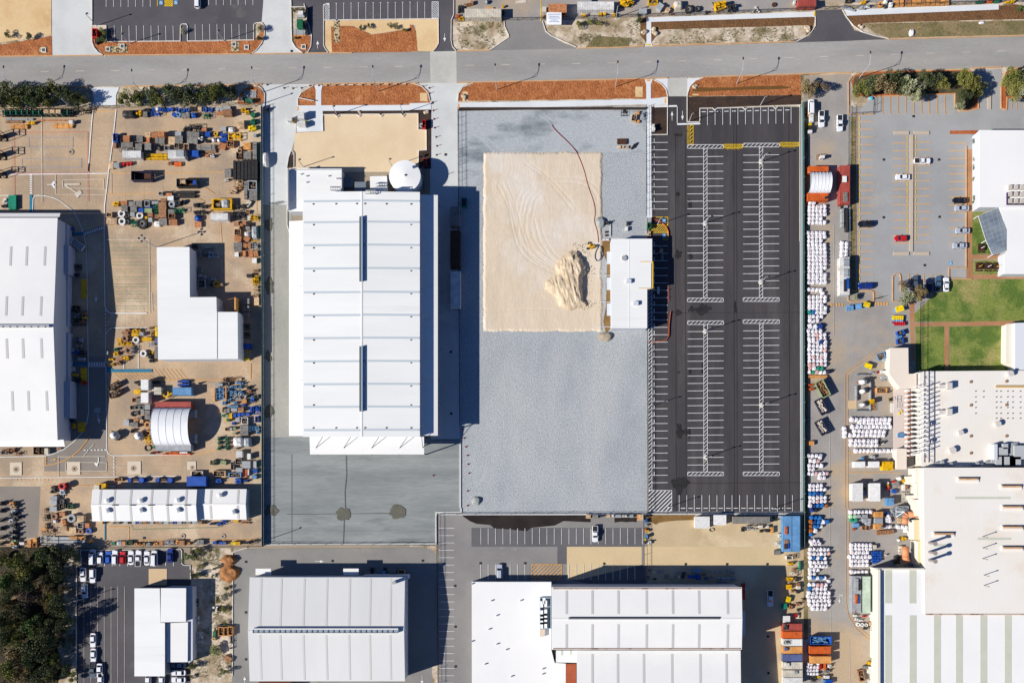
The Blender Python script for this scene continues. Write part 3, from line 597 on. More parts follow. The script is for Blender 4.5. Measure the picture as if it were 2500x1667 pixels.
ruts = [G(l) for l in (qs('B2',800,200,900,400,940,600,990,760,1090,880,1300,1000), qs('B2',850,200,930,420,990,640,1040,760,1140,880,1330,1010), qs('B2',900,330,960,560,1010,720,1100,820,1290,960), qs('B2',1080,380,1060,600,1130,780,1250,900,1350,960),
 qs('B2',1140,520,1190,700,1290,860,1400,940), qs('B2',1000,450,1040,300,1120,220,1240,180,1420,175,1560,190,1660,240,1710,330), qs('B2',1040,440,1075,320,1150,240,1260,195), qs('B2',1080,450,1110,330,1180,250), qs('B2',1120,480,1150,340,1210,270),
 qs('B2',1050,0,1250,150,1480,420), qs('B2',1100,0,1280,140,1480,350), qs('B2',700,1360,1000,1330,1300,1330), qs('B2',1000,540,995,640,1010,760), qs('B2',1050,560,1055,700,1090,800))]
M_sand = mat('graded_sand', (229,211,187), (221,203,178), sc=.09, fine=.06, fs=1.4, st=(1.6,.5,1), c3=(232,222,210), sc3=.03, lo3=.48, hi3=.6, bump=.05)
px0, py0 = P(1181,808); px1, py1 = P(1470,373)
SZ = ZT+.05
def smooth(pts, n=8):
    out = []
    for i in range(len(pts)-1):
        p0, p1, p2, p3 = (Vector(pts[max(0,i-1)]), Vector(pts[i]), Vector(pts[i+1]), Vector(pts[min(len(pts)-1,i+2)]))
        for j in range(n): t_ = j/n; out.append(.5*((2*p1)+(-p0+p2)*t_+(2*p0-5*p1+4*p2-p3)*t_*t_+(-p0+3*p1-3*p2+p3)*t_**3))
    return out+[Vector(pts[-1])]
stp = .22; gx0, gy0 = px0-1, py0-1; NX, NY = int((px1+1-gx0)/stp)+1, int((py1+1-gy0)/stp)+1
RUT = [0.0]*(NX*NY)
for li, l in enumerate(ruts):
    c = smooth(l, 10)
    for off, dep in ((0,.055),(1.7,.045)) if li < 8 else ((0,.05),):
        for a_, b_ in zip(c, c[1:]):
            d = (b_-a_); L_ = d.length
            if L_ < 1e-6: continue
            d /= L_; nn = Vector((-d.y, d.x))
            k = 0
            while k < L_:
                p = a_+d*k+nn*off; k += .15; ci, cj = int((p.x-gx0)/stp), int((p.y-gy0)/stp)
                for j in range(max(0,cj-4), min(NY,cj+5)):
                    for i in range(max(0,ci-4), min(NX,ci+5)):
                        r_ = math.hypot(gx0+i*stp-p.x, gy0+j*stp-p.y); v_ = -dep*math.exp(-(r_/.24)**2); g_ = j*NX+i
                        if v_ < RUT[g_]: RUT[g_] = v_
v = []; f = []
for j in range(NY):
    for i in range(NX):
        x, y = gx0+i*stp, gy0+j*stp; e = min(x-px0, px1-x, y-py0, py1-y)+.35*mn.noise(Vector((x*.25, y*.25, 3)))+.25*mn.noise(Vector((x*1.1, y*1.1, 7)))
        v.append((x, y, -.12+(SZ+.28)*min(1, max(0, (e+.45)/1.0))+.018*mn.noise(Vector((x*.7, y*.12, 0)))+.03*mn.noise(Vector((x*.3,y*.3,5)))+.012*mn.noise(Vector((x*2.6,y*.4,9)))+RUT[j*NX+i]))
f = [(j*NX+i, j*NX+i+1, j*NX+i+NX+1, j*NX+i+NX) for j in range(NY-1) for i in range(NX-1)]
me = bpy.data.meshes.new('sand_pad'); me.from_pydata(v, [], f); me.materials.append(M_sand); me.polygons.foreach_set('use_smooth', [True]*len(me.polygons)); o = link('sand_pad', me); o['kind'] = 'structure'
b = B()
for l in (qs('A2',560,1200,900,1500,1060,1600), qs('A2',620,1190,960,1480,1110,1600), qs('A2',1170,1040,1300,1160,1345,1290,1320,1400), qs('A2',1210,1040,1320,1130,1362,1280,1350,1390), qs('A2',1640,1180,1740,1250,1830,1370), qs('A2',1590,1200,1700,1290,1790,1390), qs('C2',590,850,600,1000,580,1150,600,1390), qs('C2',560,850,545,1000,570,1180), qs('C2',690,1130,680,1260,610,1370), qs('C2',1090,860,1130,940,1125,1080), qs('C2',700,600,690,730,710,860)):
    for o_ in (0, 7): b.strip(smooth(G([(x+o_*.5,y) for x, y in l]), 6), .16, .04+.001*(o_ > 0))
struct('wheel_track', b, mat('gravel_track', (194,197,199), (180,184,187), sc=1, fine=.2))
# stockpile
def pile(name, label, cx, cy, rx, ry, hh, m, sd=0, step=.3, steep=.5, ridge=.35, base=0, cat='sand pile', rot=0, z0=SZ):
    v = []; f = []; n = int(2*max(rx,ry)*1.25/step)+1
    for j in range(n):
        for i in range(n):
            x = (i/(n-1)*2-1)*rx*1.25; y = (j/(n-1)*2-1)*ry*1.25
            a = math.atan2(y/ry, x/rx); r = math.hypot(x/rx, y/ry)/(1+.22*mn.noise(Vector((math.cos(a)*1.5+sd, math.sin(a)*1.5, sd))))
            prof = max(0, 1-r)
            east = steep*max(0, math.cos(a))
            z = hh*min(1, (prof*((1.05 if steep > .9 else 1.7)+4*east))**1.1)
            z *= 1+ridge*.55*mn.noise(Vector((x*.8+y*.25+sd, y*.22, 1)))+ridge*.3*mn.noise(Vector((x*2.0+y*.7, y*.5, sd)))+ridge*.12*mn.noise(Vector((x*5, y*2.5, sd)))
            v.append((x, y, z-.12 if prof > .02 else -.3))
    for j in range(n-1):
        for i in range(n-1):
            a = j*n+i
            if max(v[a][2], v[a+1][2], v[a+n][2], v[a+n+1][2]) > -.15: f.append((a,a+1,a+n+1,a+n))
    me = bpy.data.meshes.new(name); me.from_pydata(v, [], f); me.materials.append(m); me.polygons.foreach_set('use_smooth', [True]*len(f))
    o = link(name, me, None, (cx, cy, z0+.14)); o.rotation_euler = (0,0,rot); o['label'] = label; o['category'] = cat; return o
M_pile = mat('piled_sand', (224,204,176), (200,178,148), sc=.5, fine=.10, fs=2, bump=.15)
toe = G(qs('B2',1530,790,1450,800,1370,860,1325,930,1335,1000,1240,1075,1228,1150,1330,1215,1365,1310,1470,1338,1600,1310)); crest = G(qs('B2',1530,785,1560,850,1598,930,1606,1000,1580,1060,1576,1150,1585,1240,1620,1290))
outl = toe+crest[::-1]; ox, oy = P(*q('B2',1430,1060)); v = []; f = []; n = 90; m_ = 70
def inside(x, y, poly):
    ins = False
    for (ax,ay),(bx,by) in zip(poly, poly[1:]+poly[:1]):
        if (ay > y) != (by > y) and x < (bx-ax)*(y-ay)/(by-ay)+ax: ins = not ins
    return ins
for j in range(n):
    for i in range(m_):
        x = (i/(m_-1)*2-1)*7.2; y = (j/(n-1)*2-1)*11; X, Y = ox+x, oy+y; jx = .5*mn.noise(Vector((X*.7,Y*.7,1)))
        if inside(X+jx, Y+jx, outl):
            dw, de = seg_d(X, Y, toe), seg_d(X+jx, Y, crest)
            z = min(2.1*(1-math.exp(-dw/2.6))+.25*min(1,dw), de*1.5)
            k_ = min(1, dw/2.5)
            z += k_*(.45*mn.noise(Vector((X*.75+Y*.2, Y*.2, 1)))+.28*mn.noise(Vector((X*1.9+Y*.5, Y*.42, 4)))+.10*mn.noise(Vector((X*4.5, Y*2, 2))))+.12*mn.noise(Vector((X*.9, Y*.9, 8)))
            v.append((x, y, max(z, -.1)+.02))
        else: v.append((x, y, -.3))
for j in range(n-1):
    for i in range(m_-1):
        a = j*m_+i
        if max(v[a][2], v[a+1][2], v[a+m_][2], v[a+m_+1][2]) > -.2: f.append((a,a+1,a+m_+1,a+m_))
me = bpy.data.meshes.new('sand_pile'); me.from_pydata(v, [], f); me.materials.append(M_pile); me.polygons.foreach_set('use_smooth', [True]*len(f))
o = link('sand_pile', me, None, (ox, oy, SZ+.14)); o['label'] = 'large ridged heap of loose sand on the graded pad beside the small white building'; o['category'] = 'sand pile'
b = B()
for i in range(150):
    u, w2 = random.random(), random.gauss(0, 1.3); p = crest[min(len(crest)-1, int(u*len(crest)))]; b.lump(p[0]-ox+w2+random.uniform(-1.5,2.2), p[1]-oy+random.uniform(-1.6,1.6), .02+max(0, (1.5 if w2 < -1 else 0)), .16, .13, .16, i, .3, 6, 3)
link('clods', b.mesh('clods', M_pile), o)['kind'] = 'stuff'
c = P(*q('B2',1738,535)); pile('gravel_pile', 'grey gravel heap at the edge of the sand pad', c[0], c[1], 1.7, 2.0, .8, mat('piled_gravel',(168,172,168),(140,146,146),sc=.6,fine=.3), 9, .3, .6, .2, cat='gravel pile')
c = P(*q('C2',1790,5)); pile('gravel_pile', 'grey earth heap south of the small white building', c[0], c[1], 2.4, 1.5, .7, mat('piled_earth',(150,146,136),(176,160,136),sc=.6,fine=.3), 11, .3, .6, .3, cat='gravel pile')
c = P(*q('C2',610,1500)); pile('gravel_pile', 'small pale gravel heap in the south-west corner of the gravel yard', c[0], c[1], 1.5, 1.4, .7, mat('piled_gravel',(168,172,168)), 13, .3, .8, .2, cat='gravel pile')
c = P(*q('p',465,170)); pile('earth_pile', 'rusty brown earth heap at the top of the scrubby verge', c[0], c[1], 2.5, 1.9, 1.3, mat('brown_earth',(176,122,74),(140,92,54),sc=.6,fine=.3,fs=2), 15, .25, .6, .4, cat='earth pile', z0=.2)
c = P(*q('p',460,320)); pile('earth_pile', 'rusty brown earth heap, the lower of two on the scrubby verge', c[0], c[1], 3.2, 3, 1.0, mat('brown_earth',(176,122,74)), 17, .25, .6, .5, cat='earth pile', z0=.2)
# ---------------------------------------------------------------- buildings
M_roofw = mat('white_roof', (249,249,246), (241,241,239), sc=.08, c3=(234,234,232), sc3=.1, lo3=.58, hi3=.75, st3=(.12,2,1), rough=.55, st=(.2,1,1), spec=.2, ribs=(1,.67,.03))
M_roofwy = mat('white_roof_long', (250,248,244), (243,242,240), sc=.05, rough=.55, spec=.2, ribs=(0,.67,.035))
M_roofg = mat('grey_white_roof', (233,232,230), (224,224,223), sc=.05, rough=.55, st=(1,.2,1), spec=.2, ribs=(0,.67,.06))
M_roofc = mat('cream_roof', (244,237,226), (247,242,235), sc=.04, rough=.6, spec=.2, ribs=(0,.8,.04), c3=(238,220,200), sc3=.05, lo3=.56, hi3=.72)
M_roofb = mat('beige_roof', (244,230,214), (238,222,204), sc=.06, rough=.6, spec=.2)
M_wallw = mat('pale_cladding', (214,218,224), rough=.6)
M_wallc = mat('cream_cladding', (238,230,214), rough=.7)
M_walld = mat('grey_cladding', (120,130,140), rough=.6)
M_sky = mat('skylight_sheet', (199,209,216), rough=.4)
M_skyg = mat('grey_skylight', (206,203,201), rough=.4)
M_skygreen = mat('greenish_skylight', (212,213,196), (206,208,190), sc=.3, rough=.4)
M_vent = mat('vent_metal', (150,170,188), rough=.4)
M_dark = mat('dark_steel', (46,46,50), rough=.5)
M_galv = mat('galvanised_steel', (196,198,200), rough=.4, metal=.3)
M_gutter = mat('rusty_gutter', (206,180,160), (150,104,80), sc=.35, lo=.52, hi=.6)
def quad3(b, pts, t=.12):
    v = [tuple(p) for p in pts]+[(p[0],p[1],p[2]+t) for p in pts]
    return b.add(v, [(3,2,1,0),(4,5,6,7),(0,1,5,4),(1,2,6,5),(2,3,7,6),(3,0,4,7)])
def P3(px, py, z): x, y = P(px, py, z); return (x, y, z)
def flat_building(name, label, cat, poly, h, mr=M_roofw, mw=M_wallw, over=.15, t=.18, group=None, base=0, parapet=0):
    pts = [P(x, y, h) for x, y in poly]; cx = sum(p[0] for p in pts)/len(pts); cy = sum(p[1] for p in pts)/len(pts)
    r = thing(name, label, cat, (cx, cy, 0), group)
    sh = [(cx+(x-cx)*(1-over/abs(max(1, math.hypot(x-cx,y-cy)))), cy+(y-cy)*(1-over/abs(max(1,math.hypot(x-cx,y-cy))))) for x, y in pts]
    part('wall', B().prism(sh, base, h-t), mw, r)
    rf = part('roof', B().prism(pts, h-t, h), mr, r)
    if parapet: part('parapet', B().curb([(x,y) for x, y in sh], .2, h-.1, parapet+.1, True), M_wallw, r)
    return r, rf
def gable(name, label, cat, x0, y0, x1, y1, he, hr, axis, ridge=None, mr=M_roofw, mw=M_wallw, group=None, t=.15):
    """photo rectangle of the eaves at height he; axis 'x' or 'y' = ridge direction"""
    a = P(x0, y1, he); c = P(x1, y0, he); cx, cy = (a[0]+c[0])/2, (a[1]+c[1])/2
    r = thing(name, label, cat, (cx, cy, 0), group); X0, Y0, X1, Y1 = a[0], a[1], c[0], c[1]; i = .2
    if axis == 'y':
        rx = P(ridge, (y0+y1)/2, hr)[0] if ridge else cx
        b = B().prism([(X0+i,Y0+i),(rx,Y0+i),(X1-i,Y0+i),(X1-i,Y1-i),(rx,Y1-i),(X0+i,Y1-i)], 0, [he-.1,hr-.15,he-.1,he-.1,hr-.15,he-.1])
        s = B(); quad3(s, [(X0,Y0,he-t),(rx,Y0,hr-t),(rx,Y1,hr-t),(X0,Y1,he-t)], t); quad3(s, [(rx,Y0,hr-t),(X1,Y0,he-t),(X1,Y1,he-t),(rx,Y1,hr-t)], t)
        cap = B().box(rx-.25,Y0,hr-.02,rx+.25,Y1,hr+.09)
        zf = lambda x, y: he+(hr-he)*((x-X0)/(rx-X0) if x < rx else (X1-x)/(X1-rx))
    else:
        ry = P((x0+x1)/2, ridge, hr)[1] if ridge else cy
        b = B().prism([(X0+i,Y0+i),(X1-i,Y0+i),(X1-i,ry),(X1-i,Y1-i),(X0+i,Y1-i),(X0+i,ry)], 0, [he-.1,he-.1,hr-.15,he-.1,he-.1,hr-.15])
        s = B(); quad3(s, [(X0,Y0,he-t),(X1,Y0,he-t),(X1,ry,hr-t),(X0,ry,hr-t)], t); quad3(s, [(X0,ry,hr-t),(X1,ry,hr-t),(X1,Y1,he-t),(X0,Y1,he-t)], t)
        cap = B().box(X0,ry-.25,hr-.02,X1,ry+.25,hr+.09)
        zf = lambda x, y: he+(hr-he)*((y-Y0)/(ry-Y0) if y < ry else (Y1-y)/(Y1-ry))
    part('wall', b, mw, r); rf = part('roof', s, mr, r); sub('ridge_cap', cap, mr, rf)
    r['_z'] = 0
    return r, rf, zf
def roof_sheet(root, rf, zf, name, m, px0, py0, px1, py1, hg, up=.02, t=.03):
    "strip laid on a pitched roof; given in photo pixels at about height hg"
    a = P(px0, py1, hg); c = P(px1, py0, hg); b = B(); n = 12; v = []; ln = c[1]-a[1] > c[0]-a[0]
    for i in range(n+1):
        t_ = i/n
        for k in (0, 1):
            x, y = ((c[0] if k else a[0]), a[1]+(c[1]-a[1])*t_) if ln else (a[0]+(c[0]-a[0])*t_, (a[1] if k else c[1])); v.append((x, y, zf(x, y)+.05))
    sub(name, b.add(v, [(2*i, 2*i+1, 2*i+3, 2*i+2) for i in range(n)]), m, rf)
def pipe_vent(b, x, y, z, h=.9, r=.22): b.cyl(x, y, z, r, h, 8); b.cyl(x, y, z+h, r*1.5, .08, 8)
# --- main warehouse
mw, rf, zf = gable('warehouse', 'long white warehouse with pale skylight bands and two dark ridge vents, centre of the photo', 'warehouse', 739, 469, 1025, 1066, 12, 12.6, 'y', 883)
for ty in (489.5,541,597,654,712,768,824,880.5,936.5,992,1048.5):
    roof_sheet(mw, rf, zf, 'skylight', M_sky, 741, ty-1.5, 879.5, ty+3.5, 12.6); roof_sheet(mw, rf, zf, 'skylight', M_sky, 886, ty-2.2, 1023.5, ty+2.6, 12.6)
for y0, y1 in ((528,686),(845,1003.5)):
    a = P(877.0, y1, 13.4); c = P(884.6, y0, 13.4); b = B().box(a[0], a[1], 12.3, c[0], c[1], 13.2)
    o = part('ridge_vent', b, M_dark, mw); bb = B().box(a[0]+.5,a[1]-.1,13.2,c[0]+.1,c[1]+.1,13.42); sub('vent_hood', bb, M_vent, o)
    n = 30; bb = B()
    for i in range(n): y = a[1]+(c[1]-a[1])*(i+.5)/n; bb.box(a[0]+.05, y-.05, 13.2, a[0]+.4, y+.05, 13.3)
    sub('louvre_frame', bb, M_galv, o)
b = B()
for ty in (497.5,548,604.5,661,717,773,829.5,885.5,942,988,1044):
    for tx in ((765,) if 497.5 < ty < 1044 else (764,820,871,891,943,1003)):
        x, y = P(tx, ty, 12.6); pipe_vent(b, x, y, zf(x,y), .12, .16)
    x, y = P(1003, ty, 12.4); pipe_vent(b, x, y, zf(x,y), .1, .13)
part('roof_fitting', b, M_dark, mw)
# side canopies (part of the warehouse)
def canopy(root, x0, y0, x1, y1, z0, z1, mr, name='canopy', posts=0):
    a = P(x0, y1, z0); c = P(x1, y0, z1); b = B(); quad3(b, [(a[0],a[1],z0),(c[0],a[1],z1),(c[0],c[1],z1),(a[0],c[1],z0)], .2); o = part(name, b, mr, root)
    if posts:
        bb = B()
        for i in range(posts): y = a[1]+.6+(c[1]-a[1]-1.2)*i/(posts-1); bb.box(c[0]-.5, y-.15, 0, c[0]-.2, y+.15, min(z0,z1))
        sub('post', bb, M_galv, o)
    return o
canopy(mw, 1027, 477, 1069, 1063, 9.4, 8.8, M_roofwy, posts=9)
canopy(mw, 706, 539, 743, 1064, 7.6, 8.3, M_roofw)
a = P(706,1064,7.6); c = P(743,539,7.6); part('lean_to_wall', B().box(a[0]+.15,a[1]+.15,0,c[0],c[1]-.15,7.5), M_wallw, mw)
a = P(757,1109,8); c = P(1035,1066,8.6); b = B(); quad3(b, [(a[0],a[1],7.9),(c[0],a[1],7.9),(c[0],c[1],8.5),(a[0],c[1],8.5)], .2); so = part('south_awning', b, M_roofwy, mw)
bb = B()
for i in range(5):
    x = a[0]+.4+(c[0]-a[0]-.8)*i/4; bb.box(x-.15, a[1]+.2, 0, x+.15, a[1]+.5, 7.9); bb.tube((x+1.5*(i<4), a[1]+2, 8.3), (x+(4.6 if i < 4 else 0), c[1]+.2, 11.2), .09, 5)
sub('stay_rod', bb, M_dark, so)
b = B()
for i in range(5):
    for ty in ((620,700,777,856,930)[i],):
        x, y = P(1030, ty, 9); x2, y2 = P(1053, ty+1, 9); b.tube((x,y,11.6),(x2,y2,9.3),.07,5)
        x, y = P(730, ty, 8); x2, y2 = P(743, ty-1, 8); b.tube((x,y,8.1),(x2,y2,10.8),.06,5)
part('tie_rod', b, M_galv, mw)
b = B()
for v, x, y in (('B1',1200,235),('B1',1520,270),('B1',960,445)):
    x, y = P(*q(v,x,y), 12); z = zf(x,y) if v == 'B1' and x > -60 else 9
    for k in (-.5,.5): b.box(x-1.6,y+k-.05,z,x+1.6,y+k+.05,z+1.0)
    for k in range(5): b.box(x-1.6+k*.75,y-.5,z+.9,x-1.5+k*.75,y+.5,z+1.0)
part('roof_ladder', b, M_galv, mw)
# office annex with parapet
ax, axr = flat_building('office_annex', 'white flat roofed annex at the north-west corner of the long warehouse', 'annex', qs('B1',757,45,1248,45,1248,258,895,285,895,435,762,435), 4.6, M_roofw, M_wallw)
b = B()
for v, x, y in (('B1',878,98),('B1',930,115),('B1',930,172),('B1',1130,115),('B1',1205,138),('B1',1232,138),('B1',810,335)):
    x, y = P(*q(v,x,y), 4.6); b.cyl(x,y,4.5,.18,.7,8)
part('roof_pipe', b, M_galv, ax)
pts = [P(*p, 5.6) for p in qs('B1',757,45,790,45,822,420,762,430)]
part('parapet', B().box(pts[0][0],pts[2][1],4.4,pts[0][0]+.25,pts[0][1],6.2).box(pts[0][0]+.25,pts[0][1]-.25,4.4,P(*q('B1',1248,45),5)[0],pts[0][1],4.9), M_wallw, ax)
r_, _ = flat_building('plant_room', 'small white walled enclosure beside the round tank', 'plant room', qs('B1',1505,115,1660,112,1662,262,1508,265), 3.6, M_roofw, M_wallw)
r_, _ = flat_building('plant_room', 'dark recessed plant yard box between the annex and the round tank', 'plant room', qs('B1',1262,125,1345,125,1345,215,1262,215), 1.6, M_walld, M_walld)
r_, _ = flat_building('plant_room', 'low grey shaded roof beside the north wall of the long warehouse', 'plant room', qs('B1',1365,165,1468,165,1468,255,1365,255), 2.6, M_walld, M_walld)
# tank
x, y = P(*q('B2',-45,110), 6.2); tr = 38*(H-6.2)/H/S
t = thing('water_tank', 'large round white water tank beside the warehouse', 'tank', (x,y,0))
part('shell', B().cyl(x,y,0,tr,6.0,48), mat('tank_shell',(226,230,232),rough=.5), t, True)
part('roof', B().cyl(x,y,6.0,tr+.08,.5,48,r2=.4), mat('tank_roof',(250,250,250),rough=.5), t)
a = P(*q('B2',38,28), 6.4); part('hatch', B().obox(a[0],a[1],6.0,.9,.8,.45,.4), mat('hatch_blue',(70,90,130)), t)
part('vent', B().cyl(*P(*q('B1',1830,104),6.5),6.2,.3,.5,10), M_dark, t)
b = B(); a = P(*q('B2',105,110),6)
for k in (0,.4): b.tube((a[0]+k,a[1],0),(a[0]+k,a[1],7),.05,5)
part('ladder', b, M_galv, t)
b = B(); b.tube((*P(*q('B2',130,-10),.5),.5),(*P(*q('B2',130,250),.5),.5),.14,6); b.tube((*P(*q('B2',105,40),.5),.5),(*P(*q('B2',160,0),.5),.5),.12,6)
single('hydrant_pipe', b, mat('pipe_teal',(90,120,140)), 'grey pipework running between the round tank and the driveway', 'pipe')
# small white building with yellow trim
wb, _ = flat_building('office_building', 'small white roofed building with yellow trim between the sand pad and the car park', 'building', [(1491.5,583),(1592,583),(1592,641),(1590,642),(1590,705),(1580,706),(1580,801),(1493,801)], 5.2, M_roofw, M_wallw)
b = B(); yq = [P(*p, 5.2) for p in ((1563,639),(1593.5,639),(1593.5,704),(1559,704))]
b.curb(yq[1:3], .35, 4.9, .45); b.curb(yq[0:2], .18, 5.18, .15); b.curb(yq[2:4], .18, 5.18, .15); part('trim', b, mat('trim_yellow',(232,186,60)), wb)
for tx, ty, n in ((90,858,1),(130,1070,0),(195,1272,0)):
    x, y = P(1500+tx*.2678, 400+ty*.2678, 5.6)
    if n: o = part('roof_ventilator', B().cyl(x,y,5.1,.85,.5,14), M_galv, wb)
    else: o = part('roof_unit', B().box(x-.8,y-.6,5.1,x+.8,y+.6,6.1), M_wallw, wb)
part('ridge_line', B().box(*P(1534.8,800,5.2),5.19,P(1536.3,800,5.2)[0],P(1535,584,5.2)[1],5.25), M_roofwy, wb)
for ty in (860,1095,1330): x, y = P(1000+1823*.2678, 400+ty*.2678, 2); part('window_hood', B().box(x-.9,y-2,2.2,x+.6,y+2,2.4), M_wallw, wb)
# --- left industrial shed
ls, rf, zf = gable('factory_shed', 'big white factory shed cut by the left edge of the photo', 'factory shed', -330, 532, 140.5, 1075, 8.2, 10.6, 'x', 799, mr=M_roofwy)
for tx, ty in ((90,838),(236,838),(402,838),(70,1300),(217,1300),(385,1300)):
    p = q('B0', tx, ty); roof_sheet(ls, rf, zf, 'skylight', M_skyg, p[0]-2.8, p[1]-24, p[0]+2.8, p[1]+24, 9.5)
for tx, ty in ((75,118),(222,117),(390,115),(106,592),(253,590),(420,590)):
    p = q('C0', tx, ty); roof_sheet(ls, rf, zf, 'skylight', M_skyg, p[0]-3, p[1]-24, p[0]+3, p[1]+24, 9.5)
a = P(-200, 799, 11.3); c = P(120, 793, 11.3); part('ridge_vent', B().box(a[0],a[1],10.9,c[0],c[1],11.5), M_galv, ls)
b = B()
for i in range(24): x = c[0]-1-i*2.2; b.box(x-.3,a[1]-.05,11.45,x+.2,a[1]+.35,11.55)
part('vent_slot', b, M_dark, ls)
a = P(-330,1090,6); c = P(156,1073,6.6); b = B(); quad3(b, [(a[0],a[1],5.8),(c[0],a[1],5.8),(c[0],c[1],6.6),(a[0],c[1],6.6)], .2); part('south_awning', b, M_roofwy, ls)
a = P(-330,531,6.6); c = P(149,521.5,6.2); b = B(); quad3(b, [(a[0],a[1],7),(c[0],a[1],7),(c[0],c[1],6.4),(a[0],c[1],6.4)], .2); part('north_awning', b, M_roofwy, ls)
for y0, y1, x1, h in ((598,669,166,4.2),(546,598,162,3.2),(669,795,164,2.8),(812,930,166,2.8),(930,1020,170,4.0)):
    a = P(120, y1, h); c = P(x1+1, y0, h); part('side_bay', B().box(a[0], a[1], 0, c[0], c[1], h), mat('bay_cladding',(186,192,206),rough=.6), ls)
# --- L shaped shed
l1, _ = flat_building('workshop', 'white stepped-plan workshop in the middle of the cluttered left yard', 'workshop', [(382.5,603.5),(462.5,603),(463.5,725.5),(528,725),(529,761.5),(580,761.5),(581,876),(385.8,877.5)], 6.4, M_roofw, M_wallw)
b = B(); a = P(529.5,876,6.4); c = P(530.8,762,6.4); b.box(a[0],a[1],6.39,c[0],c[1],6.5); part('roof_joint', b, M_galv, l1)
b = B()
for i in range(6): x, y = P(584+i*.2, 775+i*17, 3); b.tube((x-.3,y,5.4),(x+1.2,y-.1,2.5),.07,5)
part('brace', b, M_galv, l1)
b = B(); a = P(576,728,3.6); b.box(a[0]-.4,a[1]-4,0,a[0]+.1,a[1]+.2,4); c = P(539,735,4); b.tube((c[0],c[1],4.6),(a[0],a[1],4),.06,5); part('portal_frame', b, mat('frame_timber',(214,160,90)), l1)
# --- lower left long shed
y0v, y1v = q('d',0,343)[1], q('d',0,632)[1]
s1, rf, zf = gable('storage_shed', 'long low white shed with mushroom vents along the lower left yard', 'storage shed', 225.5, y0v+1, 481, y1v, 5.0, 5.9, 'x', q('d',0,488)[1], mr=M_roofwy)
for tx in (902,1028,1175,1363,1507,1672): p = q('d',tx,0)[0]; roof_sheet(s1, rf, zf, 'skylight', M_skyg, p-2.6, y0v+2, p+2.6, y1v-1, 5.4)
for tx, ty in ((962,442),(1262,442),(1595,438),(962,532),(1262,530),(1595,528)):
    x, y = P(*q('d',tx-8,ty+5), 6.6); o = part('roof_ventilator', B().cyl(x,y,5.3,.5,.9,12), M_galv, s1); sub('cowl', B().cyl(x,y,6.2,.85,.25,12).cyl(x,y,6.45,.85,.3,12,r2=.2), mat('cowl_white',(236,236,236)), o)
b = B()
for tx in (1030,1190,1355,1515,1680): a = P(*q('d',tx-25,488),6.1); c = P(*q('d',tx+25,488),6.1); b.box(a[0],a[1]-.12,5.9,c[0],a[1]+.12,6.3)
part('ridge_flue', b, M_dark, s1)
s2, rf, zf = gable('storage_shed', 'lower eastern section joined to the long white shed, half in shade', 'storage shed', 481.5, y0v, 602, y1v-4, 3.6, 4.5, 'x', q('d',0,482)[1], mr=M_roofwy)
for tx in (1893,2137): p = q('d',tx,0)[0]; roof_sheet(s2, rf, zf, 'skylight', M_skyg, p-2.6, y0v+2, p+2.6, y1v-6, 4)
for tx, ty in ((1965,398),(2085,550)):
    x, y = P(*q('d',tx,ty), 5.2); o = part('roof_ventilator', B().cyl(x,y,3.8,.5,.9,12), M_galv, s2); sub('cowl', B().cyl(x,y,4.7,.85,.25,12).cyl(x,y,4.95,.85,.3,12,r2=.2), mat('cowl_white',(236,236,236)), o)
# --- arched shelters on containers
def arch(name, label, x0, y0, x1, y1, zb, rise, m, nribs=5):
    a = P(x0, y1, zb); c = P(x1, y0, zb); r = thing(name, label, 'shelter', ((a[0]+c[0])/2, (a[1]+c[1])/2, 0)); n = 20; v = []; f = []
    my = (a[1]+c[1])/2; hy = (c[1]-a[1])/2; cols = 9
    for i in range(cols):
        for j in range(n+1):
            u = math.pi*j/n; v.append((a[0]+(c[0]-a[0])*i/(cols-1), my-hy*math.cos(u), zb+rise*math.sin(u)))
    for i in range(cols-1):
        for j in range(n): k = i*(n+1)+j; f.append((k,k+n+1,k+n+2,k+1))
    b = B().add(v, f); o = part('canopy_fabric', b, m, r, True)
    for k in range(nribs+1):
        x = a[0]+(c[0]-a[0])*k/nribs; bb = B(); bb.path([(x, my-hy*math.cos(math.pi*j/14), zb+rise*math.sin(math.pi*j/14)+.05) for j in range(15)], .05, 5); part('hoop', bb, mat('hoop_white',(240,240,243)), r)
    return r
M_fab = mat('white_fabric', (248,248,250), (238,240,243), sc=.3, rough=.6)
arch('fabric_shelter', 'white ribbed fabric dome shelter spanning a red and a white container', 378.5, 995.5, 468, 1086, 2.7, 3.4, M_fab)
arch('fabric_shelter', 'small white ribbed dome shelter between two orange containers by the green fence', *q('h',60,182), *q('h',282,398), 2.7, 3.0, M_fab, 6)
# --- bottom left small building
o1, _ = flat_building('office_building', 'long white flat roof of the bottom left office beside its car park', 'office', qs('D0',1225,718,1432,718,1436,1025,1478,1028,1478,1505,1205,1505,1205,718), 5.2, M_roofw, M_walld)
o2, _ = flat_building('office_building', 'raised square white roof at the north end of the bottom left office', 'office', qs('D0',1442,716,1668,716,1666,1018,1438,1022), 5.4, M_roofw, M_walld)
o3, _ = flat_building('office_building', 'lower shaded white roof at the east side of the bottom left office', 'office', qs('D0',1487,1030,1684,1022,1682,1378,1492,1380), 4.2, M_roofwy, M_wallw)
o4, _ = flat_building('side_wing', 'pale grey sloping wing along the east side of the bottom left office', 'building wing', qs('D0',1500,702,1727,702,1727,1360,1690,1390,1686,1020,1670,1018,1670,716,1500,716), 3.6, mat('wing_grey',(214,218,224)), M_wallw)
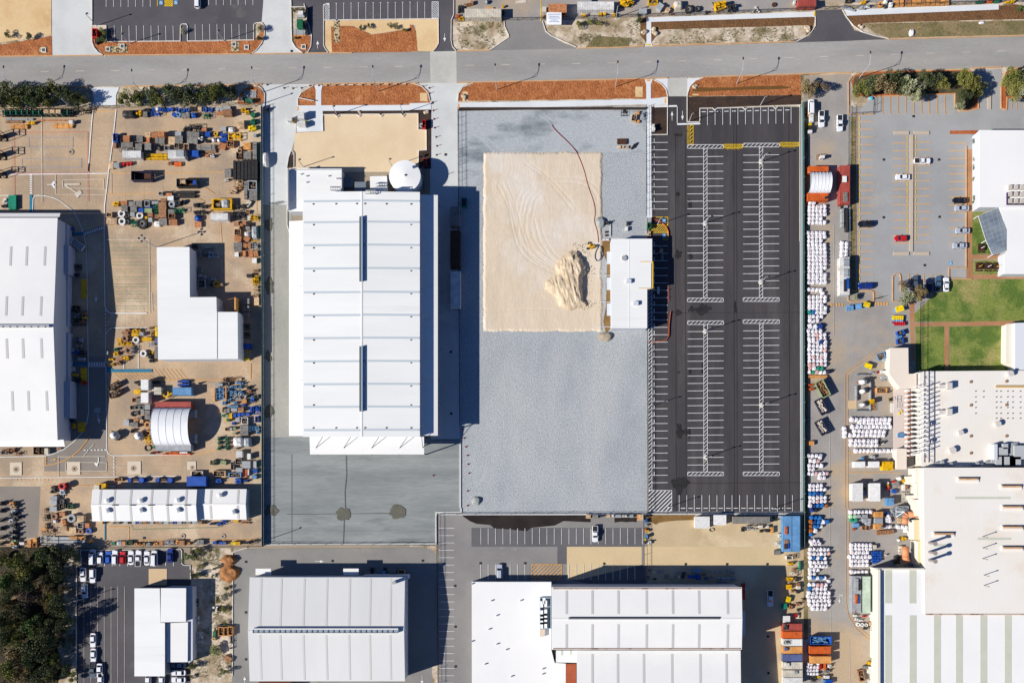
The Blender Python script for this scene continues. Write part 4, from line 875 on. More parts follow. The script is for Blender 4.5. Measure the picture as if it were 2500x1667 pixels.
# --- bottom centre-left warehouse
w2, rf, zf = gable('warehouse', 'grey-white warehouse with one long slotted ridge vent, bottom left of centre', 'warehouse', 609.5, 1408.5, 988.5, 1662, 8.0, 9.6, 'x', 1540, mr=M_roofg)
for tx in (500,682,888,1093,1297,1482,1665): p = 500+tx*.2723; roof_sheet(w2, rf, zf, 'skylight', mat('beige_skylight',(214,211,206)), p-2.4, 1412, p+2.4, 1527, 8.8); roof_sheet(w2, rf, zf, 'skylight', mat('beige_skylight',(214,211,206)), p-2.4, 1548, p+2.4, 1660, 8.8)
a = P(617, 1544, 10.5); c = P(972, 1533, 10.5); o = part('ridge_vent', B().box(a[0],a[1],9.2,c[0],c[1],10.6), M_roofg, w2)
b = B()
for i in range(27): x = a[0]+(c[0]-a[0])*i/27; b.box(x, a[1]+.1, 10.55, x+.4, a[1]+.95, 10.66); 
b.box(a[0], a[1]-.02, 10.3, c[0], a[1]+.12, 10.66); sub('vent_slot', b, M_dark, o)
b = B()
for i in range(27): x = a[0]+(c[0]-a[0])*i/27; b.box(x+.45, a[1]+.15, 10.59, x+1.5, a[1]+.9, 10.68)
sub('vent_hood', b, M_vent, o)
x, y = P(*q('D1',1700,665), 9.6); part('flue', B().cyl(x,y,8,.55,2.6,12), M_galv, w2)
for tx in (524,1310): a = P(*q('D1',tx-69,598), 5); c = P(*q('D1',tx+69,541), 5); part('door_awning', B().box(a[0],a[1],4.8,c[0],c[1],5), M_roofwy, w2)
a = P(*q('D1',1428,605),4); c = P(*q('D1',1826,598),4); part('side_wall_strip', B().box(a[0],a[1]-1,0,c[0],c[1],5.5), M_wallw, w2)
a = P(*q('D1',470,1640),4); c = P(*q('D1',760,1568),4); part('south_roof', B().box(a[0],a[1],0,c[0],c[1],4), mat('terracotta',(196,120,84)), w2)
# --- bottom centre buildings
w3, _ = flat_building('warehouse', 'plain white flat roofed warehouse with scattered small vents, bottom centre', 'warehouse', qs('D2',557,660,1270,660,1270,1265,1300,1385,1400,1392,1400,2200,557,2200), 4.0, mat('bright_roof',(251,249,246),(246,245,243),sc=.05,rough=.55,spec=.2), M_wallw)
b = B()
for tx, ty in ((733,830),(995,828),(780,962),(711,1085),(782,1218),(866,1268),(676,1398),(912,1508),(1194,1440),(1192,1487),(556,680),(556,1195)):
    x, y = P(*q('D2',tx,ty), 4.4); b.cyl(x,y,3.9,.22,.8,8)
part('roof_pipe', b, M_galv, w3)
a = P(*q('D2',1170,1075),4.6); c = P(*q('D2',1264,803),4.6); ct = part('plant_well', B().curb([(a[0],a[1]),(c[0],a[1]),(c[0],c[1]),(a[0],c[1])],.2,3.95,1.0,True), M_vent, w3); sub('well_floor', B().box(a[0],a[1],3.9,c[0],c[1],4.06), M_walld, ct)
b = B()
for tx, ty in ((1205,830),(1184,860),(1220,855),(1184,943),(1220,935),(1184,978),(1220,970),(1184,1012),(1220,1008),(1184,1050),(1220,1045)):
    x, y = P(*q('D2',tx,ty),5); b.box(x-.45,y-1.0,4.1,x+.45,y+1.0,5.1)
sub('condenser', b, mat('unit_white',(240,240,240)), ct)
x, y = P(*q('D2',1190,1117),5); part('roof_unit', B().box(x-.8,y-1.2,4,x+.8,y+1.2,5), mat('unit_cream',(220,200,180)), w3)
w4, rf, zf = gable('warehouse', 'white warehouse with wide grey skylight strips and a thin ridge vent, bottom centre-right', 'warehouse', 1346.5, 1433, 1811, 1585, 12.2, 13.0, 'x', 1510, mr=M_roofwy)
for p in (1383.5,1446.5,1510,1579,1643,1707,1777): roof_sheet(w4, rf, zf, 'skylight', M_skyg, p-2.9, 1441, p+2.9, 1498, 12.8); roof_sheet(w4, rf, zf, 'skylight', M_skyg, p-2.9, 1523, p+2.9, 1581, 12.8)
a = P(1388, 1511.5, 13.3); c = P(1756, 1508.5, 13.3); o = part('ridge_vent', B().box(a[0],a[1],12.8,c[0],c[1],13.4), M_galv, w4); sub('vent_slot', B().box(a[0],c[1]-.05,12.9,c[0],c[1]+.25,13.45), M_dark, o)
for yy in (1436.5,1583): a = P(1350,yy+1.2,12.4); c = P(1807,yy-1.2,12.4); part('gutter', B().box(a[0],a[1],12.25,c[0],c[1],12.5), M_gutter, w4)
x0_, y1_ = P(1811,1500,8); 
for ty0, ty1, m in ((1425,1464,mat('red_door',(190,60,50))),(1493,1554,M_wallw)):
    a = P(1811,ty1,6); c = P(1821,ty0,6); part('side_awning', B().box(a[0],a[1],4.6,c[0],c[1],4.9), m, w4)
w5, rf, zf = gable('warehouse', 'white warehouse south of the gutter line with grey skylight strips', 'warehouse', 1408, 1587, 1808, 1900, 9.6, 10.6, 'x', 1745, mr=M_roofwy)
for p in (1446.5,1508.5,1572,1641,1710,1774): roof_sheet(w5, rf, zf, 'skylight', M_skyg, p-2.9, 1596, p+2.9, 1720, 10)
w6, _ = flat_building('link_roof', 'small white link roof with two beige skylights between warehouses', 'roof', qs('D2',1312,1275,1500,1275,1500,1382,1312,1382), 5.5, M_roofw, M_wallw)
b = B(); [b.box(P(*q('D2',x-9,1318),5.6)[0], P(*q('D2',x-9,1318),5.6)[1], 5.45, P(*q('D2',x+9,1275),5.6)[0], P(*q('D2',x+9,1276),5.6)[1], 5.56) for x in (1365,1446)]; part('skylight', b, M_skygreen, w6)
w7, _ = flat_building('roof_well', 'rusty red sunken roof panel between the two bottom centre warehouses', 'roof', qs('D2',1402,1395,1494,1392,1494,1700,1402,1700), 4.3, mat('rust_roof',(172,88,56),(150,72,46),sc=.2), M_walld)
# --- right side buildings
e1, _ = flat_building('factory_building', 'plain white roofed building at the right edge beside the east car park', 'building', [(2391,318),(2760,318),(2760,506),(2391,506)], 5.0, mat('bright_roof',(249,249,249)), M_wallw)
a = P(*q('B4',1708,375),5); c = P(*q('B4',2100,270),5); ct = part('plant_well', B().curb([(a[0],a[1]),(c[0],a[1]),(c[0],c[1]),(a[0],c[1])],.2,4.9,.8,True), mat('well_purple',(70,50,90)), e1); b = B()
for i in range(7):
    for j in range(3): x = a[0]+.8+i*1.9; y = a[1]+1+j*2.2; b.box(x-.6,y-.7,5.0,x+.6,y+.7,5.9); 
sub('condenser', b, mat('unit_cream2',(206,196,186)), ct)
e2, _ = flat_building('factory_building', 'white roofed wing beside the lawn tables at the right edge', 'building', qs('B4',1640,392,1870,380,2300,380,2300,1005,1688,1005,1688,820,1710,790,1710,600), 4.4, mat('bright_roof',(249,249,249)), M_wallw)
solar = thing('glazed_awning', 'blue-grey tilted glazed awning with white frame beside the lawn', 'awning', (*P(2420,565),0))
b = B(); pz = [P3(*q('B4',x,y), z) for x, y, z in ((1450,478,3.0),(1640,398,3.8),(1705,600,4.4),(1705,790,4.4),(1580,832,3.2),(1520,700,3.1))]
v = [tuple(p) for p in pz]+[(p[0],p[1],p[2]+.12) for p in pz]; b.add(v, [tuple(range(5,-1,-1)), tuple(range(6,12))]+[(i,(i+1)%6,6+(i+1)%6,6+i) for i in range(6)]); part('glazing', b, mat('awning_glass',(128,138,148),(106,118,132),sc=.2,rough=.35,spec=.5), solar)
b = B(); [b.tube(pz[i],pz[(i+1)%6],.08,5) for i in range(6)]; part('frame', b, M_white, solar)
b = B()
for i in range(9):
    t_ = (i+.5)/9; p = Vector(pz[0]).lerp(Vector(pz[4]), t_); e_ = Vector(pz[1]).lerp(Vector(pz[3]), t_); b.tube((p.x,p.y,p.z+.16),(e_.x,e_.y,e_.z+.16),.05,4)
for i in range(4):
    t_ = (i+.5)/4; p = Vector(pz[0]).lerp(Vector(pz[1]), t_); e_ = Vector(pz[4]).lerp(Vector(pz[3]), t_); b.tube((p.x,p.y,p.z+.16),(e_.x,e_.y,e_.z+.16),.04,4)
part('mullion', b, M_galv, solar)
b = B(); [b.box(x-.1,y-.1,0,x+.1,y+.1,z) for x,y,z in (pz[0],pz[4],pz[5])]; part('post', b, M_white, solar)
e3, _ = flat_building('office_building', 'grey-white building at the right edge south of the lawn paths', 'building', qs('B4',1785,1450,2200,1440)+[q('C4',2200,420),q('C4',1805,420),q('C4',1785,300)], 4.6, mat('greyish_roof',(226,229,234)), M_wallw)
e3b, _ = flat_building('side_wing', 'narrow cream wing facing the lawn at the right edge', 'building wing', [q('B4',1705,1460),q('B4',1783,1450),q('C4',1783,300),q('C4',1700,240)], 3.2, M_wallc, M_wallc)
e4, _ = flat_building('shed', 'beige angled roof shed joining the big factory beside the lawn', 'shed', qs('C4',645,110,812,108,815,345,888,345,888,482,740,482,640,345), 4.4, M_roofb, M_wallc)
e5, e5r = flat_building('factory_building', 'large cream factory roof dotted with vents behind the white pipe racks', 'factory', qs('C4',915,322,2300,312,2300,1180,930,1195), 5.2, M_roofc, M_wallc)
b = B(); M_cream = mat('vent_cream',(206,196,184))
for tx in (1428,1500,1617,1657,1720,1766,1835):
    for ty in (503,555,602,652,705,750):
        if tx == 1500 and ty > 560: continue
        if tx == 1428 and ty > 710: continue
        if tx > 1600 and ty == 705 and tx != 1835: pass
        x, y = P(*q('C4',tx,ty), 5.5); b.cyl(x,y,5.1,.15,.38,8)
part('roof_fitting', b, M_dark, e5)
b = B()
for tx, ty in ((1387,417),(1713,412),(1388,630),(1713,627),(1388,912),(1713,911),(1388,1067)): x, y = P(*q('C4',tx,ty),5.6); b.cyl(x,y,5.1,.5,.3,12); b.cyl(x,y,5.4,.25,.2,8)
part('roof_ventilator', b, mat('vent_rust',(160,130,110)), e5)
for tx, ty, r_ in ((1155,455,1),(1155,692,1),(1640,800,.8),(1300,880,.7),(1225,1040,.9),(1755,340,.8),(1010,800,.6),(1018,960,.6)):
    x, y = P(*q('C4',tx,ty),7); bb = B()
    if r_ == 1: bb.box(x-1.8,y-.6,5.1,x+.4,y+.6,6.4).box(x+.4,y-1.0,5.1,x+2,y+1.0,7.2)
    else: bb.cyl(x,y,5.1,r_,1.4,12); bb.cyl(x,y,6.5,r_*1.2,.2,12)
    part('exhaust_unit', bb, mat('unit_stone',(214,208,202)), e5)
a = P(*q('C4',1610,470),5.5); c = P(*q('C4',2100,452),5.5); part('roof_duct', B().box(a[0],a[1],5.1,c[0],c[1],5.6), mat('duct_tan',(206,170,110)), e5)
a = P(*q('C4',1620,1130),5.6); c = P(*q('C4',2200,985),5.6); pl = part('plant_deck', B().box(a[0],a[1],5.1,c[0],c[1],5.5), M_walld, e5); b = B()
for tx, ty, w_, h_ in ((1680,1050,1.4,1.2),(1648,1140,1.3,1.4),(1728,1140,2.2,1.4),(1788,1140,1.8,1.4),(1850,1060,2.4,2.2),(1700,1005,.8,.8)):
    x, y = P(*q('C4',tx,ty),7); b.box(x-w_,y-h_,5.4,x+w_,y+h_,7)
for i in range(6): x = P(*q('C4',1745+12*i,1060),6)[0]; y = P(*q('C4',1745,1060),6)[1]; b.box(x-.12,y-3,5.5,x+.12,y+3,6)
sub('condenser', b, mat('unit_grey',(184,188,190)), pl)
part('plant_screen', B().box(*P(*q('C4',1590,1130),7),5.1,P(*q('C4',1620,1130),7)[0],P(*q('C4',1590,985),7)[1],7.4), M_wallw, e5)
b = B()
for tx, ty in ((1100,1160),(1180,1180),(1420,1175),(1460,1188),(1560,1150)): x, y = P(*q('C4',tx,ty),6); b.box(x-1.4,y-.35,5.1,x+1.4,y+.35,6.2); b.cyl(x+.6,y+.4,5.1,.5,1.6,10)
part('duct_unit', b, M_galv, e5)
e6, e6r = flat_building('factory_building', 'tallest cream factory roof with slotted vents and rust stains, right edge', 'factory', [(2255,1141),(2640,1141),(2640,1497),(2258,1497),(2257,1384)], 9.0, M_roofc, M_wallc)
M_slot = mat('slot_vent_tan',(220,180,140),(200,160,120),sc=.5)
for v, tx, ty in (('C4',1365,1308),('C4',1758,1375),('D4',1738,-5),('D4',1122,235),('D4',1738,176),('D4',1738,360)):
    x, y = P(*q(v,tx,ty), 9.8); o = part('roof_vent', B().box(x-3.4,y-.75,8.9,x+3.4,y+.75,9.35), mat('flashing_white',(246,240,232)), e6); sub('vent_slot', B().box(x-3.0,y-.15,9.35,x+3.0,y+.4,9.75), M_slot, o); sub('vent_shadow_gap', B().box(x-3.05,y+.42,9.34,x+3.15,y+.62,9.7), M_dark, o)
for px, py, w_ , in ((2230+1210*.14,1180+250*.14,68),(2230+1412*.14,1180+962*.14,41),(2230+480*.14,1180+1075*.14,18),(2400,1215,68)):
    if py > 1214 and px == 2400: continue
    a = P(px-w_,py+2.9,9.05); c = P(px+w_,py-2.9,9.05); part('skylight', B().box(a[0],a[1],8.95,c[0],c[1],9.03), M_skygreen, e6)
for v, tx, ty, h_, r_ in (('D4',985,310,4.5,.42),('D4',985,394,4.5,.42),('D4',985,466,4.5,.42),('D4',1462,255,3,.12),('D4',1462,357,3,.12),('D4',1462,452,3,.12),('D4',1475,600,3,.12),('D4',1475,692,3,.12)):
    x, y = P(*q(v,tx,ty), 9); o = part('chimney', B().cyl(x,y,8.9,r_,h_,12), mat('flue_steel',(160,150,144),rough=.5), e6); sub('cap', B().cyl(x,y,8.9+h_,r_*1.6,.35,12), mat('flue_steel',(160,150,144)), o)
e7, e7r = flat_building('factory_building', 'white factory roof with wide greenish skylight bands, bottom right corner', 'factory', qs('D4',540,545,950,545,950,950,2300,950,2300,2000,540,2000), 8.4, mat('bright_roof',(249,249,249)), M_wallc)
for tx in (622,840): a = P(*q('D4',tx-31,852),8.5); c = P(*q('D4',tx+31,548),8.5); part('skylight', B().box(a[0],a[1],8.3,c[0],c[1],8.44), M_skygreen, e7)
for tx in (622,842,1060,1257,1476,1695,1915): a = P(*q('D4',tx-31,1990),8.5); c = P(*q('D4',tx+31,960),8.5); part('skylight', B().box(a[0],a[1],8.3,c[0],c[1],8.44), M_skygreen, e7)
x, y = P(*q('D4',552,545),8.4); x2, y2 = P(*q('D4',552,2000),8.4); part('parapet', B().box(x-1.4,y2,8.3,x-.6,y,9.6).box(x-1.4,y-.2,8.3,P(*q('D4',930,545),8)[0],y+.3,9.2), M_wallc, e7)
e8, _ = flat_building('factory_building', 'cream roof strip with slim flues between the two factory roofs, right edge', 'factory', qs('D4',952,530,2300,530,2300,948,952,948), 8.8, M_roofc, M_wallc)
a = P(*q('D4',952,956),8.9); c = P(*q('D4',2300,946),8.9); part('gutter', B().box(a[0],a[1],8.78,c[0],c[1],8.98), M_gutter, e8)
# west side annexes of the factory (stepped cream sheds)
for v, x0, y0, x1, y1, h, m, lb in (('m',1095,120,1205,330,6,M_roofb,'cream stepped annex roof at the north-west corner of the tallest factory'),('m',1110,330,1205,520,5,M_skygreen,'pale green sheeted annex roof on the west wall of the tallest factory'),('m',1070,555,1205,780,5,M_wallc,'cream walled annex block above the curved tan duct'),('m',1075,830,1210,1110,5.5,mat('annex_tan',(226,206,170)),'tan and green striped annex below the curved tan duct'),('m',1130,1120,1210,1450,6,mat('annex_tan2',(238,208,160)),'narrow yellow-cream annex at the south-west of the tallest factory'),('C4',705,1025,797,1215,3.6,M_roofb,'plain beige flat roofed shed among the white bags and pipe racks'),('m',985,235,1095,350,3.4,M_wallc,'small cream kiosk roof beside the factory west wall'),('m',1000,495,1140,560,3,M_wallc,'small white loading hood on the factory west wall')):
    r_, _ = flat_building('annex', lb, 'annex', [q(v,x0,y0),q(v,x1,y0),q(v,x1,y1),q(v,x0,y1)], h, m, M_wallc)
a = P(*q('m',1150,1050),5.7); b = B(); [b.box(*P(*q('m',1150,y+60),5.7),5.48,P(*q('m',1190,y),5.7)[0],P(*q('m',1150,y),5.7)[1],5.6) for y in (850,1010)]; single('skylight_panel', b, M_skygreen, 'two pale green panels on the tan striped annex roof', 'skylight panel')
# curved tan ducts
for n_, pts in (('upper',qs('m',1165,758,980,758,960,775,952,800,950,890)),('lower',qs('m',955,1195,955,1330,965,1380,980,1410))):
    b = B(); b.path([(*P(px,py,4),4.0) for px, py in pts], 1.0 if n_ == 'upper' else 1.1, 10); single('duct', b, mat('terracotta_duct',(224,150,104),rough=.6), 'curved terracotta duct bending down from the annex' if n_ == 'upper' else 'straight terracotta duct running south to the factory wall', 'duct', smooth=True)
a = P(*q('m',920,720),3); r_ = thing('cooling_tower', 'square glassy hipped cage roof beside the curved terracotta duct', 'hood', (a[0],a[1],0)); sx = 12*.9/S*1.6
b = B().prism([(a[0]-1.9,a[1]-1.6),(a[0]+1.9,a[1]-1.6),(a[0]+1.9,a[1]+1.6),(a[0]-1.9,a[1]+1.6)],0,2.6); part('body', b, M_walld, r_)
b = B(); apx = (a[0],a[1],4.2)
for i in range(4):
    c1 = [(-2,-1.7),(2,-1.7),(2,1.7),(-2,1.7)]; p1 = (a[0]+c1[i][0],a[1]+c1[i][1],2.6); p2 = (a[0]+c1[(i+1)%4][0],a[1]+c1[(i+1)%4][1],2.6); b.tube(p1,p2,.1,5); b.tube(p1,apx,.08,5); b.tube(tuple((p1[k]+p2[k])/2 for k in range(3)),apx,.05,4)
part('cage', b, M_galv, r_)
# filter pipe rack along the factory wall
pr = thing('pipe_rack', 'tall white truss rack carrying rows of filter pipes along the factory wall', 'pipe rack', (*P(2235,1010),0))
for i in range(15):
    y_ = 560+i*68; p = []
    bb = B(); z = 7.2
    a = P(*q('l',1070,y_),3); c = P(*q('l',1400,y_-34),9.6); bb.tube((a[0]+1.2,a[1],4.2),(c[0]-1.2,c[1]+.4,9.6),.17,6); part('outlet_pipe', bb, mat('pipe_white',(246,246,246)), pr)
    bb = B(); a = P(*q('l',1108,y_),4); bb.lump(a[0]-.6,a[1],2.4,.9,.42,1.3,i,.2,8,4); bb.lump(a[0]+.9,a[1]+.2,2.4,.8,.4,1.6,i+50,.2,8,4); bb.tube((a[0]-1.4,a[1]-.2,2.2),(a[0]+2,a[1]+.3,3.4),.12,5); part('filter_unit', bb, mat('filter_white',(240,232,226)), pr)
    bb = B(); bb.obox(a[0]+.1,a[1]-.35,1.8,.9,.5,1.0,.3); part('motor', bb, mat('motor_rust',(170,96,60)), pr)
b = B(); t0 = P(*q('l',1215,300),7.4); t1 = P(*q('l',1222,1568),7.4); u0 = P(*q('l',1362,420),7.4); 
for xx in (t0[0], t0[0]+1.4, u0[0]-.0): b.box(xx-.09, t1[1]-2, 7.3, xx+.09, t0[1], 7.5)
for i in range(14):
    y_ = t0[1]+(t1[1]-t0[1])*i/13; y2 = t0[1]+(t1[1]-t0[1])*(i+1)/13
    xa, xb = t0[0], u0[0]; b.tube((xa,y_,7.4),(xb,y_,7.4),.07,4); b.tube((xa if i%2 else xb,y_,7.4),(xb if i%2 else xa,y2,7.4),.06,4); 
    if i%2 == 0: b.box(t0[0]-.12,y_-.12,0,t0[0]+.12,y_+.12,7.3)
part('truss', b, mat('truss_white',(232,226,222)), pr)
b = B().box(t0[0]-5.4,t1[1],1.0,t0[0]-.8,t0[1]-4,1.25); part('platform', b, mat('platform_pink',(222,206,196)), pr)
# ---------------------------------------------------------------- fences
M_fgreen = mat('green_windbreak', (12,92,80), (8,76,66), sc=.5)
M_fpost = mat('fence_post', (150,160,172), rough=.5)
M_fdark = mat('dark_fence', (44,46,54))
def fence(name, label, pts, h=1.8, sp=4.5, style='mesh', m=M_fpost, mesh_m=None, lean=0):
    W = G(pts); r = thing(name, label, 'fence', (W[0][0], W[0][1], 0))
    post = None; rails = B(); panel = B(); k = 0
    for (x0,y0),(x1,y1) in zip(W, W[1:]):
        d = math.hypot(x1-x0, y1-y0); n = max(1, round(d/sp)); ux, uy = (x1-x0)/d, (y1-y0)/d
        for zz in ((.15, h*.5, h) if style == 'mesh' else (.1, h)): rails.tube((x0,y0,zz),(x1,y1,zz), .035 if style == 'mesh' else .05, 4)
        if style == 'mesh':
            for j in range(2): rails.tube((x0,y0,h+.15+.12*j),(x1,y1,h+.15+.12*j), .018, 3)
            mm = max(1, int(d/1.5))
            for j in range(mm): t_ = j/mm; panel.tube((x0+(x1-x0)*t_,y0+(y1-y0)*t_,.1),(x0+(x1-x0)*(t_+1/mm),y0+(y1-y0)*(t_+1/mm),h), .012, 3)
        else:
            nx, ny = -uy*.04, ux*.04; panel.prism([(x0-nx,y0-ny),(x1-nx,y1-ny),(x1+nx,y1+ny),(x0+nx,y0+ny)], .08, h)
        for i in range(n):
            if k > 98: break
            px_, py_ = x0+(x1-x0)*i/n, y0+(y1-y0)*i/n
            if post is None:
                b = B().cyl(0,0,0,.055,h+.1,6); b.tube((0,0,h+.05),(.3,.1,h+.4),.035,4); post = b.mesh('post', m)
            o = link('post', post, r, (px_-r.location.x, py_-r.location.y, 0)); k += 1
    part('rail', rails, m, r); part('mesh_panel' if style == 'mesh' else 'shade_cloth', panel, mesh_m or m, r)
    return r
fence('boundary_fence', 'green windbreak fence along the east edge of the cluttered left yard', [(641,262),(642,700),(643,1332)], 1.8, 6, 'cloth', M_fpost, M_fgreen)
fence('chain_link_fence', 'tall chain link fence just east of the green windbreak of the left yard', [(645.5,262),(647,700),(648,1328)], 2.0, 5, 'mesh')
fence('boundary_fence', 'green windbreak fence along the east edge of the new car park', [(1958.6,252),(1959.6,760),(1960.5,1250),(1960.8,1335)], 1.8, 6, 'cloth', M_fpost, M_fgreen)
fence('chain_link_fence', 'chain link fence along the south side of the left yard above the bushland', [(-20,1339),(300,1336),(645,1333)], 1.8, 6, 'mesh', M_fdark)
fence('chain_link_fence', 'dark chain link fence along the south edge of the smeared loading yard', [(641,1328),(1064,1330)], 1.8, 5, 'mesh', M_fdark, M_fgreen)
fence('chain_link_fence', 'chain link fence between the concrete driveway and the gravel yard', [(1118.5,270),(1120,500),(1123,1040)], 1.8, 2.5, 'mesh', M_fdark)
fence('chain_link_fence', 'chain link fence between the gravel yard and the new car park footpath', [(1577.5,262),(1578,530)], 1.8, 2.5, 'mesh', M_fdark)
fence('chain_link_fence', 'chain link fence along the lower west edge of the new car park', [(1580.5,835),(1582,1250)], 1.8, 2.5, 'mesh', M_fdark)
fence('chain_link_fence', 'chain link fence south of the gravel yard behind the dark puddle', [(1070,1256),(1380,1254),(1580,1254),(1958,1253)], 1.5, 6, 'mesh', M_fpost)
fence('chain_link_fence', 'long chain link fence between the two bottom centre car parks', [(1067,1258),(1069,1450),(1070,1667),(1070,1760)], 1.8, 5, 'mesh', M_fdark)
fence('chain_link_fence', 'dark chain link fence between the hedges and the left yard gateway, western part', [(-20,262),(225,264)], 1.8, 5, 'mesh', M_fdark, M_fdark)
fence('chain_link_fence', 'dark chain link fence behind the hedges and blue drums of the left yard', [(285,264),(640,257)], 1.8, 5, 'mesh', M_fdark, M_fdark)
fence('chain_link_fence', 'yard fence with leaning panels along the top of the photo, middle part', [(1112,52),(1230,52),(1330,50),(1570,42)], 1.8, 4, 'mesh', M_fdark)
fence('chain_link_fence', 'yard fence behind the white footpath, top right', [(1575,42),(1990,26)], 1.8, 4, 'mesh', M_fdark)
fence('chain_link_fence', 'yard fence behind the machinery row, top right corner', [(2060,23),(2440,8),(2520,5)], 1.8, 4, 'mesh', M_fdark)
fence('sliding_gate', 'dark sliding gate across the entrance north of the road, top right', [(1990,25),(2058,23)], 1.8, 3, 'mesh', M_fdark, M_fdark)
fence('sliding_gate', 'dark sliding gate across the left yard entrance', [(228,264),(284,266)], 1.8, 3, 'mesh', M_fdark, M_fdark)
fence('chain_link_fence', 'short chain link fence across the puddled rear yard', [(1571,1256),(1572,1420)], 1.8, 4, 'mesh', M_fdark)
fence('chain_link_fence', 'chain link fence along the grass strip west of the far right car park', [(2072,262),(2070,500),(2071,720)], 1.8, 5, 'mesh', M_fpost)
fence('chain_link_fence', 'lattice fence along the west side of the lawn', [(2247,740),(2246,912)], 1.8, 3, 'mesh', M_fdark)
fence('swing_gate', 'open mesh gate beside the hatched crossing at the lower right car park corner', [(2132,731),(2152,727)], 1.6, 1.5, 'mesh', M_fdark)
fence('swing_gate', 'open black gate between the long warehouse and the left fence', [(660,498),(677,500),(697,494)], 1.6, 1.5, 'mesh', M_fdark)
fence('chain_link_fence', 'fence corner enclosing the mown plot beside the far right car park', [(2076,282),(2132,279),(2134,236)], 1.8, 3, 'mesh', M_fdark)
fence('retaining_barrier', 'low dark barrier beside the small green kiosk, north of the road', [(752,20),(751,88)], 1.2, 3, 'cloth', M_fdark, mat('barrier_blue',(60,74,90)))
b = B(); W = G([(1121,268),(1575,264)]); b.box(W[0][0],W[0][1]-.1,0,W[1][0],W[0][1]+.35,.9); single('edge_beam', b, M_soil, 'dark soil edging strip at the top of the gravel yard', 'edging')
# ---------------------------------------------------------------- lamps
M_lamp = mat('lamp_grey', (190,194,198), rough=.4); M_lhead = mat('lamp_head', (40,42,48), rough=.5)
def lamp(kind, base, label, grp, h=9.5, ang=90, arm=3.2, heads=1, m=M_lamp):
    x, y = P(*base); r = thing('street_lamp', label, 'street lamp', (x, y, 0), grp); r.rotation_euler = (0,0,R(ang))
    key = (kind,h,arm,heads)
    if key not in LMESH:
        p = B(); p.tube((0,0,0),(0,0,h),.13,8,.09); p.cyl(0,0,0,.25,.12,8)
        a = B(); hd = B()
        if kind == 'street':
            a.path([(0,0,h-1.2),(arm*.35,0,h+.25),(arm,0,h+.55)],.06,5); a.tube((0,0,h),(arm,0,h+.5),.045,5); hd.lump(arm+.25,0,h+.4,.5,.22,.28,1,.05,10,4)
        elif kind == 'park':
            for i in range(heads): s_ = 1 if i == 0 else -1; a.tube((0,0,h-.1),(s_*arm,0,h),.06,5); hd.box(s_*arm-.35,-.2,h-.08,s_*arm+.35,.2,h+.1)
        elif kind == 'flood':
            a.box(-.8,-.06,h,.8,.06,h+.12); a.box(-.06,-.8,h,.06,.8,h+.12)
            for dx, dy in ((-.9,0),(.9,0),(0,-.9),(0,.9)): hd.box(dx-.25,dy-.25,h-.1,dx+.25,dy+.25,h+.25)
        LMESH[key] = [('pole', p.mesh('pole', m)), ('arm', a.mesh('arm', m))]+[('lamp_head', hd.mesh('lamp_head', M_lhead))]
    for n_, me in LMESH[key]: link(n_, me, r)
    return r
LMESH = {}
ordn = ['first','second','third','fourth','fifth','sixth','seventh','eighth','ninth','tenth','eleventh','twelfth','thirteenth','fourteenth','fifteenth','sixteenth','seventeenth','eighteenth','nineteenth','twentieth']
for i, bs in enumerate([(54,225),(356,233),(639,227),(924.5,224),(1213,220),(1502.5,213),(1798,205),(2098,191),(2488,178)]):
    lamp('street', bs, f'street lamp arching over the south side of the road, {ordn[i]} from the left', 'street lamps along the road')
pk = [((1721,546),'upper left'),((1857,396),'topmost right'),((1857,689),'middle right'),((1721,809),'middle left'),((1859,989),'lower right'),((1723,1116),'bottom left')]
for bs, nm in pk:
    t = lamp('park', bs, f'car park lamp on a diamond pedestal in the painted spines, {nm} one', 'car park lamps', 7.3, 12, 1.0, 2)
    b = B().cyl(0,0,0,.9,.45,4); link('pedestal', b.mesh('pedestal', M_kerb), t); b = B().obox(0,0,.45,.55,.55,.1); link('base_plate', b.mesh('base_plate', M_galv), t)
for bs, lb, h, an, ar in (((1584.5,993),'thin lamp on the west hatched strip of the new car park',6.5,10,1),((1631,1237),'thin lamp at the hatched south-west corner of the new car park',6.5,10,1),((1886,1241),'thin lamp at the south-east end of the new car park',6.5,10,1),((1856,258),'tall lamp leaning over the dark bed north of the new car park',6.5,10,1),((1682,298),'lamp at the car park entrance island',6.5,10,1),((1606,548),'thin lamp beside the yellow access bays',6.5,10,1),
  ((237,64),'lamp at the corner of the north car park beside the red sign',7.5,10,.6),((318,108),'lamp in the mulch south of the north car park, western one',6.5,10,.6),((548,101),'lamp in the mulch south of the north car park, eastern one',6.5,10,.6),((741,408),'lamp beside the ramp of the annex',6.5,10,.6),((823,281),'lamp on the first kerb notch of the limestone pad',6.5,10,.6),((984,277),'lamp on the last kerb notch of the limestone pad',6.5,10,.6),((957,407),'lamp near the round tank on the limestone pad',6.5,10,.6),((182,268),'lamp leaning over the dark racks at the top left',8,20,.8),((623,260),'lamp in the corner beside the grey kiosk',8,20,.8),((206,1461),'lamp on the west kerb of the bottom left car park',6.5,10,.6),((1504,44),'lamp behind the fence among the loaders at the top',7,10,.6)):
    lamp('park', bs, lb, 'lamps around the yards', h, an, ar, 1)
lamp('flood', (382,604), 'floodlight mast with four crossed heads beside the stepped workshop', 'lamps around the yards', 10.5, 0)
lamp('park', (644,1320), 'mast with floodlights at the south-west corner of the loading yard', 'lamps around the yards', 8, 30, .9, 1)
